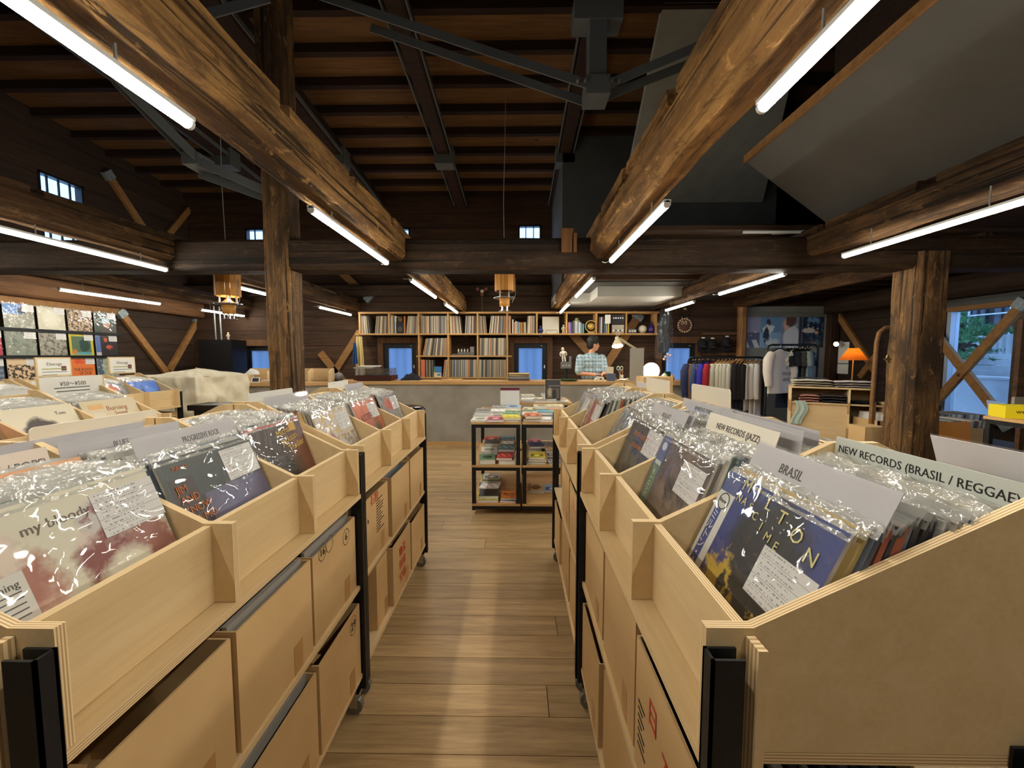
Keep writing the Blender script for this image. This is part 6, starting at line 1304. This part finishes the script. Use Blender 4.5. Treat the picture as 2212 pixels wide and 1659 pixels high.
# cap rails with caps
t = thing('cap_rack', 'wooden slatted cap rack between the window and the log post', 'rack', (3.75, YB - .05, 1.3))
for z in (1.42, 1.80): MB().box(3.44, YB - .07, z, 4.06, YB - .03, z + .05).build('slat', CASING, t, True)
for z in (1.24, 1.36): MB().box(3.44, YB - .05, z - .05, 4.06, YB - .03, z + .03).build('panel', DARK, t, True)
def capm(label, px, py, y):
    p = at(px, py, y); t = thing('cap', label, 'cap', p, (.15, 0, 0)); CB = flat('black_cap', (20, 19, 20), .85)
    MB().grid(lambda u, v: (.092 * math.sin(v * 1.5 + .02) * math.cos(u * 6.283), -.11 * math.cos(v * 1.5), .105 * math.sin(v * 1.5 + .02) * math.sin(u * 6.283) + .06), 20, 8).build('crown', CB, t)
    MB().grid(lambda u, v: (-.085 + .17 * u, -.03 - .012 * math.sin(math.pi * u) - .02 * v, -.02 - v * .085 * math.sin(math.pi * (.12 + .76 * u)) ** .6), 12, 4).build('brim', CB, t)
    MB().box(-.03, -.125, .02, .03, -.12, .028).build('embroidery', GREYINK, t)
    MB().box(-.03, -.04, .165, .03, -.036, .19).build('paper_tag', PAPER, t); MB().tube([(0, -.02, .15), (0, .03, .16), (0, .09, .15)], .005, 5).build('hook', BLACK, t); return t
capm('black cap hanging leftmost on the cap rack', 1515, 750, YB - .13); capm('black cap hanging in the middle of the cap rack', 1535, 751, YB - .15); capm('black cap hanging rightmost on the cap rack', 1566, 747, YB - .13)
# painted round face plaque
t = thing('wall_plaque', 'round brown painted face plaque above the sash window', 'plaque', at(1478, 703, YB - .05)); BRN = flat('plaque_brown', (96, 60, 44), .6); CRM = flat('plaque_cream', (214, 190, 150), .6)
def disc(mb, c, r, y, n=24, rz=1): return mb.loft([[(c[0] + q * math.cos(i * 2 * math.pi / n), y, c[1] + rz * q * math.sin(i * 2 * math.pi / n)) for i in range(n)] for q in (.0005, r)], 0, False, False)
MB().loft([[(r_ * math.cos(i * .2618), y, r_ * math.sin(i * .2618)) for i in range(24)] for r_, y in ((.001, -.02), (.13, -.02), (.138, -.01), (.138, .03), (.001, .03))], 0, False).build('disc', BRN, t)
for k in range(16):
    a = k * .3927; mb = MB().add([(.135 * math.cos(a - .19), -.022, .135 * math.sin(a - .19)), (.135 * math.cos(a + .19), -.022, .135 * math.sin(a + .19)), (.1 * math.cos(a), -.022, .1 * math.sin(a))], [(0, 1, 2)]); mb.build('painted_tooth', CRM, t)
for s in (-1, 1):
    disc(MB(), (s * .03 - .01, .05), .024, -.022, 16, 1.5).build('painted_eye', CRM, t); disc(MB(), (s * .03 - .01, .045), .014, -.0235, 12, 1.5).build('painted_pupil', BRN, t)
    MB().tube([(s * .04, 0, .13), (s * .06, 0, .19)], .006, 5).build('cord', CRM, t)
MB().loft([[(.075 * math.cos(a) * (1 + .18 * math.cos(b_)), .02 * math.sin(b_), .23 + .075 * math.sin(a) * (1 + .18 * math.cos(b_))) for b_ in (0, 1.05, 2.1, 3.14, 4.19, 5.24)] for a in [i * .3927 for i in range(16)]], 0, False, True, True).build('ring', flat('dark_ring', (40, 28, 22), .6), t); MB().box(-.025, -.02, .29, .025, .02, .32).build('ring_knot', CRM, t)
# plastic-wrapped garment by the shelf end
t = thing('wrapped_garment', 'dark garment in clear plastic wrap hanging at the shelf end', 'garment', (ct(1430, 7.1), 7.1, 1.35)); GDK = flat('dark_garment', (34, 36, 38), .8)
MB().grid(lambda u, v: (-.09 + .18 * u + .02 * math.sin(v * 9), .05 * math.sin(u * 3.14) + .012 * math.sin(u * 20), .12 + .72 * v), 10, 10).build('garment', GDK, t)
MB().grid(lambda u, v: ((-.15 + .30 * u) * (1.1 - .5 * v * v), -.05 - .04 * math.sin(u * 3.14) + .012 * math.sin(u * 25 + v * 6), .02 + .84 * v), 16, 12).build('plastic_wrap', FILM, t); MB().tube([(0, 0, .84), (0, 0, .93)], .004, 5).build('hook', BLACK, t)

# garments -----------------------------------------------------------
HANG = flat('wood_hanger', (196, 146, 80), .5)
def garment(name, label, p, col, wid=.5, length=.68, thick=.05, rz=1.3, sleeve=.5, group=None, open_front=False, seed=0, hanger=None, col2=None):
    """garment hung on a hanger: soft body with shoulders, two hanging sleeves; hook at local origin, width along local x"""
    rr = random.Random(seed); t = thing(name, label, 'garment', p, (0, 0, rz), group); m_ = flat('cloth_%d_%d_%d' % col, col, .9); t['z'] = 0
    def body(u, v):
        a = u * 2 * math.pi; f = 1 - v; z = -.06 - length * f
        top = max(0, (v - .86) / .14); hw = wid / 2 * (1 - .86 * top ** 1.4) * (.92 + .08 * f); th = thick * (1 - .4 * top) * (.9 + .5 * f)
        fold = .012 * f * math.sin(a * 5 + seed) ; z += .02 * top
        return (hw * math.cos(a), (th + fold) * math.sin(a) , z if v < .999 else -.045)
    mb = MB().grid(body, 28, 14); mb.build('body', m_, t)
    for s in (-1, 1):
        x0 = s * wid * .43; k = sleeve
        pts = [(x0 * .9, 0, -.11), (x0 + s * .05, -.005, -.2), (x0 + s * (.07 + rr.uniform(0, .02)), -.02, -.12 - k * .55), (x0 + s * .055, -.03, -.12 - k)]
        MB().tube(pts, [.055, .066, .058, .045], 10).build('sleeve', m_, t)
    if hanger is not False:
        h_ = hanger or BLACK; MB().tube([(-.19, 0, -.085), (-.03, 0, -.035), (.03, 0, -.035), (.19, 0, -.085)], .009, 6).build('hanger', h_, t); MB().tube([(0, 0, -.035), (0, 0, -.005), (.012, 0, .018), (.0, 0, .03), (-.012, 0, .018)], .003, 5).build('hook', CHROME, t)
    return t
def pipe_rack(label, x0, x1, y, z, rounded=False):
    t = thing('clothes_rail', label, 'clothes rail', ((x0 + x1) / 2, y, 0)); r_ = .016
    pts = [(x0, y, 0), (x0, y, z - .06), (x0 + .02, y, z - .015), (x0 + .07, y, z), (x1 - .07, y, z), (x1 - .02, y, z - .015), (x1, y, z - .06), (x1, y, 0)]
    MB().tube(pts, r_, 8).build('frame', BLACK, t, True)
    for x in (x0, x1): MB().tube([(x, y - .22, .02), (x, y + .22, .02)], r_, 8).build('foot', BLACK, t, True)
    return t
Y1 = 6.5; rz1 = at(1570, 772, Y1).z; xa, xb_ = at(1487, 775, Y1).x, at(1651, 772, Y1).x
pipe_rack('black pipe clothes rail of jackets and sweatshirts', xa, xb_, Y1, rz1)
G1 = [('jacket', 'navy jacket with a red collar, leftmost on the rail', 1497, (34, 42, 74), .5, .6), ('jacket', 'tan jacket second on the rail', 1502, (120, 86, 60), .45, .55), ('jacket', 'denim blue jacket on the rail', 1511, (58, 76, 118), .5, .62), ('vest', 'grey vest between the denim and blue jackets', 1518, (62, 64, 72), .42, .6), ('jacket', 'bright blue padded jacket on the rail', 1529, (62, 54, 170), .56, .75), ('jacket', 'deep red padded jacket on the rail', 1541, (146, 30, 40), .56, .8),
      ('sweatshirt', 'grey-green sweatshirt next to the red jacket', 1553, (168, 166, 146), .55, .78), ('sweatshirt', 'oatmeal sweatshirt on the rail', 1561, (196, 190, 168), .55, .76), ('sweatshirt', 'pale sweatshirt on the rail', 1568, (206, 200, 180), .55, .76), ('sweatshirt', 'light grey sweatshirt in the middle of the rail', 1577, (184, 182, 168), .56, .78), ('sweatshirt', 'ash grey sweatshirt beside the maroon one', 1584, (196, 192, 178), .56, .78), ('sweatshirt', 'maroon sweatshirt on the rail', 1590, (84, 36, 40), .52, .78),
      ('sweatshirt', 'first black sweatshirt on the rail', 1598, (22, 20, 24), .56, .82), ('sweatshirt', 'second black sweatshirt on the rail', 1606, (26, 24, 28), .56, .82), ('sweatshirt', 'third black sweatshirt on the rail', 1614, (24, 22, 24), .56, .8), ('sweatshirt', 'white sweatshirt behind the black ones', 1621, (206, 202, 194), .5, .75), ('shirt', 'white long shirt second last on the rail', 1634, (200, 194, 190), .42, .82), ('shirt', 'white long shirt last on the rail', 1642, (206, 200, 196), .42, .86)]
for i, (nm_, lb, px, c, wd, ln) in enumerate(G1):
    garment(nm_, lb, (at(px, 772, Y1).x, Y1, rz1 - .02), c, wd, ln, .028 if nm_ != 'jacket' else .045,   .72 + R.uniform(-.08, .08), .5 if nm_ != 'vest' else .08, 'garments on the pipe rail', seed=i, hanger=HANG if i > 5 else None)
Y2 = 6.15; rz2 = at(1710, 745, Y2).z; xa, xb_ = at(1658, 745, Y2).x, at(1768, 745, Y2).x
pipe_rack('rounded black clothes rail in front of the posters', xa, xb_, Y2, rz2)
G2 = [('shirt', 'white long-sleeved shirt with printed back lettering on the rounded rail', 1686, (206, 196, 184), .44, .62, .38), ('sweatshirt', 'navy sweatshirt behind the white lettered shirt', 1700, (22, 24, 44), .52, .85, .4), ('t_shirt', 'cream T-shirt on the rounded rail', 1708, (206, 196, 170), .5, .62, .6), ('t_shirt', 'black T-shirt on the rounded rail', 1717, (26, 28, 36), .52, .75, .65), ('t_shirt', 'charcoal T-shirt on the rounded rail', 1728, (30, 32, 38), .52, .72, .7), ('t_shirt', 'dark olive T-shirt on the rounded rail', 1738, (62, 60, 54), .5, .6, .75), ('t_shirt', 'pale green T-shirt last on the rounded rail', 1746, (140, 152, 142), .5, .74, .8)]
for i, (nm_, lb, px, c, wd, ln, rz_) in enumerate(G2):
    g = garment(nm_, lb, (at(px, 745, Y2 - .22).x, Y2 - .22, rz2 - .02) if i == 0 else (at(px + 6, 745, Y2).x, Y2, rz2 - .02), c, wd, ln, .035, rz_, .45 if nm_ != 't_shirt' else .16, 'garments on the rounded rail', seed=30 + i)
    if i == 0:
        MB().tube([(0, 0, .01), Vector(Matrix.Rotation(-.38, 3, 'Z') @ Vector((.06, .22, .02)))], .007, 6).build('peg_arm', BLACK, g)
        for k, s_ in enumerate(('C', 'III', 'ITSCO', 'IEEEE')): text(s_, g, (.06, -.068, -.24 - .08 * k), STAND, INK, .06)
# clothing table with shelf, turned towards the aisle
q0 = at(1707, 834, 4.95); tz = q0.z; TW = 1.25; TR = -.55
t = thing('display_table', 'birch display table stacked with folded clothes', 'table', (q0.x, 4.95, 0), (0, 0, TR)); TM = Matrix.Rotation(TR, 3, 'Z')
MB().prism([(0, 0), (TW, 0), (TW, .5), (0, .5)], 'z', tz - .018, tz, (0, 1)).build('top', PLY, t); MB().prism([(.012, .01), (TW - .012, .01), (TW - .012, .5), (.012, .5)], 'z', tz - .2, tz - .185, (0, 1)).build('shelf', PLY, t)
for x in (.009, .56, .86, TW - .009): MB().prism([(x - .009, .0), (x + .009, .0), (x + .009, .5), (x - .009, .5)], 'z', 0, tz - .019, (0, 1)).build('upright', PLY, t)
MB().box(.02, .03, .02, .55, .045, tz - .2).build('front_panel', BIRCH, t); MB().box(.02, .485, .02, TW - .02, .5, tz - .02).build('back', BIRCH, t)
def on_table(x, y, z): return Vector((q0.x, 4.95, 0)) + TM @ Vector((x, y, z))
def folded(label, x0, x1, y0, y1, z, h, c):
    m_ = flat('cloth_%d_%d_%d' % c, c, .9); n = 3; t = thing('folded_garment', label, 'garment', on_table((x0 + x1) / 2, (y0 + y1) / 2, z + .001), (0, 0, TR), group='folded clothes on the display table'); w_, d_ = x1 - x0, y1 - y0
    for k in range(n):
        e = R.uniform(0, .012); MB().grid(lambda u, v: (-w_ / 2 - e + (w_ + 2 * e) * u, -d_ / 2 - e + (d_ + e) * v, h * (k + .1) / n + h * .8 / n * (math.sin(math.pi * u) ** .25) * (math.sin(math.pi * min(.97, v + .02)) ** .25) + .002 * math.sin(u * 15 + k)), 14, 8).build('fold', m_, t)
    return t
folded('cream folded shirt at the front of the display table', .02, .42, .0, .28, tz, .085, (222, 212, 186)); folded('navy folded shirt on the display table', .05, .4, .3, .49, tz, .1, (40, 44, 60)); folded('white folded shirt in the middle of the display table', .43, .78, .0, .3, tz, .08, (212, 206, 204))
folded('pale pink folded shirt below the orange lamp', .8, 1.1, .12, .4, tz, .09, (206, 168, 150)); folded('orange folded cloth on the display table', .82, 1.15, .0, .1, tz, .035, (214, 130, 40)); folded('pink folded garment on the table shelf', .1, .3, .02, .3, tz - .185, .09, (206, 150, 136)); folded('dark folded knits on the table shelf', .31, .55, .02, .3, tz - .185, .1, (70, 64, 66)); folded('black folded garments in the middle of the table shelf', .6, .83, .05, .3, tz - .185, .03, (40, 40, 42)); folded('navy folded garments right on the table shelf', .9, 1.15, .05, .3, tz - .185, .1, (36, 40, 56))
o = tag(MB().grid(lambda u, v: (-.05 + .11 * u + .03 * math.sin(v * 5), -.012 - .008 * math.sin(u * 12), -.28 * v), 8, 10).build('scarf', flat('mint_cloth', (170, 188, 176), .9)), 'mint scarf hanging over the front of the table shelf', 'scarf'); o.location = on_table(.1, -.012, tz - .45); o.rotation_euler = (0, 0, TR)
# orange cone lamp on the table, spot lamp, notices
p = on_table(.63, .43, tz); t = thing('table_lamp', 'lit table lamp with an orange cone shade', 'lamp', p); zs = at(1841, 777, p.y).z - tz; zt2 = at(1841, 752, p.y).z - tz
MB().lathe([(.0, 0), (.05, 0), (.05, .012), (.008, .02), (.007, zs), (.0, zs)], n=14).build('stem', flat('lamp_brass', (150, 120, 80), .4, .5), t)
_t = NT('orange_shade'); d_ = _t.n('ShaderNodeBsdfDiffuse'); d_.inputs[0].default_value = s2l((206, 120, 50)); r_ = _t.n('ShaderNodeBsdfTranslucent'); r_.inputs[0].default_value = s2l((230, 130, 40)); m_ = _t.n('ShaderNodeMixShader'); m_.inputs[0].default_value = .6; _t.l(d_.outputs[0], m_.inputs[1]); _t.l(r_.outputs[0], m_.inputs[2]); _t.l(m_.outputs[0], _t.out.inputs[0])
MB().lathe([(.14, zs - .005), (.05, zt2)], n=22, caps=False).build('shade', _t.m, t); MB().ball((0, 0, zs + .06), .025, 10, 8).build('bulb', emit('warm_bulb', (1, .62, .25), 34), t)
p = atx(1811, 741, XR - .12); t = thing('spot_lamp', 'small white clip spot lamp above the wall notice', 'lamp', p); MB().cyl((0, 0, 0), (-.06, -.03, -.02), .035, .045, 12).build('head', WHITE, t); MB().tube([(0, 0, 0), (.04, 0, .03), (.1, .02, .02)], .008, 6).build('arm', WHITE, t); MB().cyl((-.061, -.031, -.021), (-.064, -.033, -.022), .04, n=12).build('bulb_face', emit('spot_glow', (1, .85, .6), 20), t)
for lb, px0, px1, py0, py1 in (('long cream paper notice lit by the spot lamp', 1801, 1833, 740, 785), ('white printed notice below the cream one', 1800, 1832, 786, 808)):
    a, b_ = atx(px0, py0, XR - .012), atx(px1, py1, XR - .012); o = tag(MB().box(XR - .02, min(a.y, b_.y), min(a.z, b_.z), XR - .012, max(a.y, b_.y), max(a.z, b_.z)).build('notice', PAPER), lb, 'paper')
# arched mirror seen edge-on beside the post
t = thing('arched_mirror', 'tall arched wooden mirror leaning edge-on behind the post', 'mirror', (3.95, 4.45, 0)); ym = 4.45
a, b_ = at(1884, 868, ym), at(1903, 706, ym); pts = [(a.x, ym, a.z), (a.x + .01, ym, b_.z - .16), (a.x + .03, ym, b_.z - .06), (a.x + .09, ym, b_.z - .01), (a.x + .2, ym, b_.z), (a.x + .32, ym, b_.z - .05), (a.x + .38, ym, b_.z - .16), (a.x + .38, ym, a.z)]
MB().tube(pts, .022, 8).build('frame', FR, t, True); MB().box(a.x + .02, ym + .01, a.z, a.x + .37, ym + .02, b_.z - .12).build('backing', DARK, t, True); MB().box(a.x - .01, ym - .02, 0, a.x + .03, ym + .02, a.z).box(a.x + .36, ym - .02, 0, a.x + .4, ym + .02, a.z).build('stand', FR, t, True)
# opener on the post
p = at(1916, 776, 3.55); t = thing('bottle_opener', 'small brass bottle opener screwed to the timber post', 'opener', p); MB().prism([(-.035, 0), (-.012, .012), (-.008, .035), (.008, .035), (.012, .012), (.035, 0), (.012, -.012), (.0, -.035), (-.012, -.012)], 'y', -.012, .0).build('plate', flat('old_brass', (150, 130, 84), .35, .8), t); MB().cyl((0, -.012, -.02), (0, -.02, -.02), .012, n=10).build('cup', MATS['old_brass'], t)
# record crates below the window
def crate(label, x0, x1, y0, y1, z0, z1, n, rot=0):
    t = thing('record_crate', label, 'crate', ((x0 + x1) / 2, y0, z0)); e = .015
    MB().box(x0, y0, z0, x1, y0 + e, z1).build('side', CARD, t, True); MB().box(x0, y1 - e, z0, x1, y1, z1).build('side', CARD, t, True); MB().box(x0, y0, z0, x0 + e, y1, z1).build('end', CARD, t, True); MB().box(x1 - e, y0, z0, x1, y1, z1).build('end', CARD, t, True); MB().box(x0, y0, z0, x1, y1, z0 + e).build('bottom', CARD, t, True)
    for k in range(n):
        o = link('crate_record', R.choice(SM), None, (x0 + .03 + (x1 - x0 - .06) * k / n, (y0 + y1) / 2, z0 + .016), (-.12, 0, -HP)); o.material_slots[0].link = 'OBJECT'; o.material_slots[0].material = R.choice(SLEEVES)
        tag(o, 'LP record standing in the ' + label, 'record', 'LPs in the ' + label)
tb_ = thing('crate_table', 'low dark bench carrying record crates below the garden window', 'bench', (4.4, 3.9, 0)); MB().box(3.75, 3.85, .42, 5.5, 4.75, .46).build('top', DARK, tb_, True)
for x in (3.8, 5.4): MB().box(x, 3.9, 0, x + .05, 4.7, .42).build('leg', DARK, tb_, True)
crate('cardboard record crate left on the window bench', 3.86, 4.4, 4.38, 4.73, .461, .72, 26); crate('cardboard record crate right on the window bench', 4.46, 5.0, 4.38, 4.73, .461, .72, 26); crate('cardboard record crate in front on the window bench', 3.9, 4.5, 3.95, 4.3, .461, .72, 28)
a = cover_record('orange LP sleeve in front of the window crates', cover('cv_orange', (226, 150, 60), [('r', 0, 0, 1, .2, (236, 190, 110))]), price=False, plastic=False); a.location = (4.2, 3.92, .47); a.rotation_euler = (-.1, 0, 0)
boxthing('carton', 'small brown carton beside the foot of the right timber post', 'cardboard box', 3.40, 4.0, .46, 3.62, 4.2, .72, CARD); boxthing('crate_stool', 'dark stool under the small brown carton', 'stool', 3.38, 3.98, 0, 3.64, 4.22, .459, DARK)
# black side table with the yellow box
q = at(2124, 898, 2.95); zt_ = q.z; x0 = q.x; t = thing('side_table', 'small wooden-topped black table at the right edge', 'table', (x0 + .3, 2.55, 0))
MB().box(x0, 2.55, zt_ - .02, x0 + .6, 2.95, zt_).build('top', COUNTER, t, True)
for x in (x0 + .005, x0 + .56):
    for y in (2.56, 2.91): MB().box(x, y, 0, x + .03, y + .03, zt_ - .02).build('leg', BLACK, t, True)
MB().box(x0 + .005, 2.6, zt_ - .05, x0 + .03, 2.91, zt_ - .02).build('rail', BLACK, t, True); MB().box(x0, 2.55, .3, x0 + .6, 2.95, .32).build('lower_shelf', COUNTER, t, True)
o = tag(MB().box(-.17, -.08, 0, .17, .08, .085).build('gift_box', flat('bright_yellow', (236, 214, 36), .45)), 'bright yellow box with black lettering on the side table', 'box'); text('we are rewind', o, (-.0, -.0812, .048), STAND, INK, .04); p = at(2156, 905, 2.86); o.location = (p.x + .19, 2.84, zt_ + .001); o.rotation_euler = (0, 0, -.35)
o = tag(MB().box(-.06, 0, 0, .06, .006, .1).build('white_card', WHITE), 'white tilted card standing in the window crate', 'card'); c0 = at(2100, 905, 4.6); o.location = (c0.x, 4.36, .76); o.rotation_euler = (-.3, .15, 0); o.scale = (1.6, 1, 1.8)
t = thing('poster_easel', 'dark grey easel board at the right frame edge', 'easel', (at(2205, 800, 3.2).x + .15, 3.2, 0)); a = at(2205, 860, 3.2); b_ = at(2203, 770, 3.2)
MB().box(b_.x, 3.2, a.z, b_.x + .3, 3.23, at(2203, 690, 3.2).z).build('board', DARK, t, True); o = MB().box(at(2192, 860, 3.15).x, 3.15, at(2192, 882, 3.15).z, at(2192, 860, 3.15).x + .2, 3.17, at(2192, 858, 3.15).z).build('placard', flat('placard_grey', (140, 134, 124), .6), t, True); MB().box(b_.x + .05, 3.2, 0, b_.x + .09, 3.23, a.z).build('leg', DARK, t, True); MB().box(b_.x + .21, 3.2, 0, b_.x + .25, 3.23, a.z).build('leg', DARK, t, True)
# white cap on a small wooden stand above the right racks
p = at(1515, 885, 4.4); t = thing('cap_stand', 'wooden stool top carrying the white cap', 'stool', (p.x + .05, 4.4, 0)); MB().cyl((0, 0, p.z - .03), (0, 0, p.z - .01), .17, n=24).build('seat', COUNTER, t)
for k in range(3): a = k * 2.1; MB().cyl((.1 * math.cos(a), .1 * math.sin(a), p.z - .03), (.15 * math.cos(a), .15 * math.sin(a), 0), .014, n=8).build('leg', COUNTER, t)
t = thing('bucket_hat', 'white bucket hat lying on the wooden stool', 'hat', (p.x - .02, 4.36, p.z - .009)); MB().lathe([(.12, .0), (.105, .02), (.09, .07), (.06, .1), (.0, .112)], n=20).build('crown', flat('white_cotton', (214, 204, 182), .9), t); MB().lathe([(.15, -.0), (.12, .012), (.118, .008), (.148, -.004)], n=24).build('brim', MATS['white_cotton'], t)
# long white ceiling items and notice rail
for k, (a, b_) in enumerate((((1.95, 3.64, 2.485), (2.45, 3.66, 2.49)), ((2.25, 3.72, 2.5), (2.62, 3.7, 2.51)))):
    tag(MB().cyl(a, b_, .014, n=8).build('spare_tube', WHITE), 'spare white light tube lying on the cross beam, %s' % ('lower', 'upper')[k], 'tube')
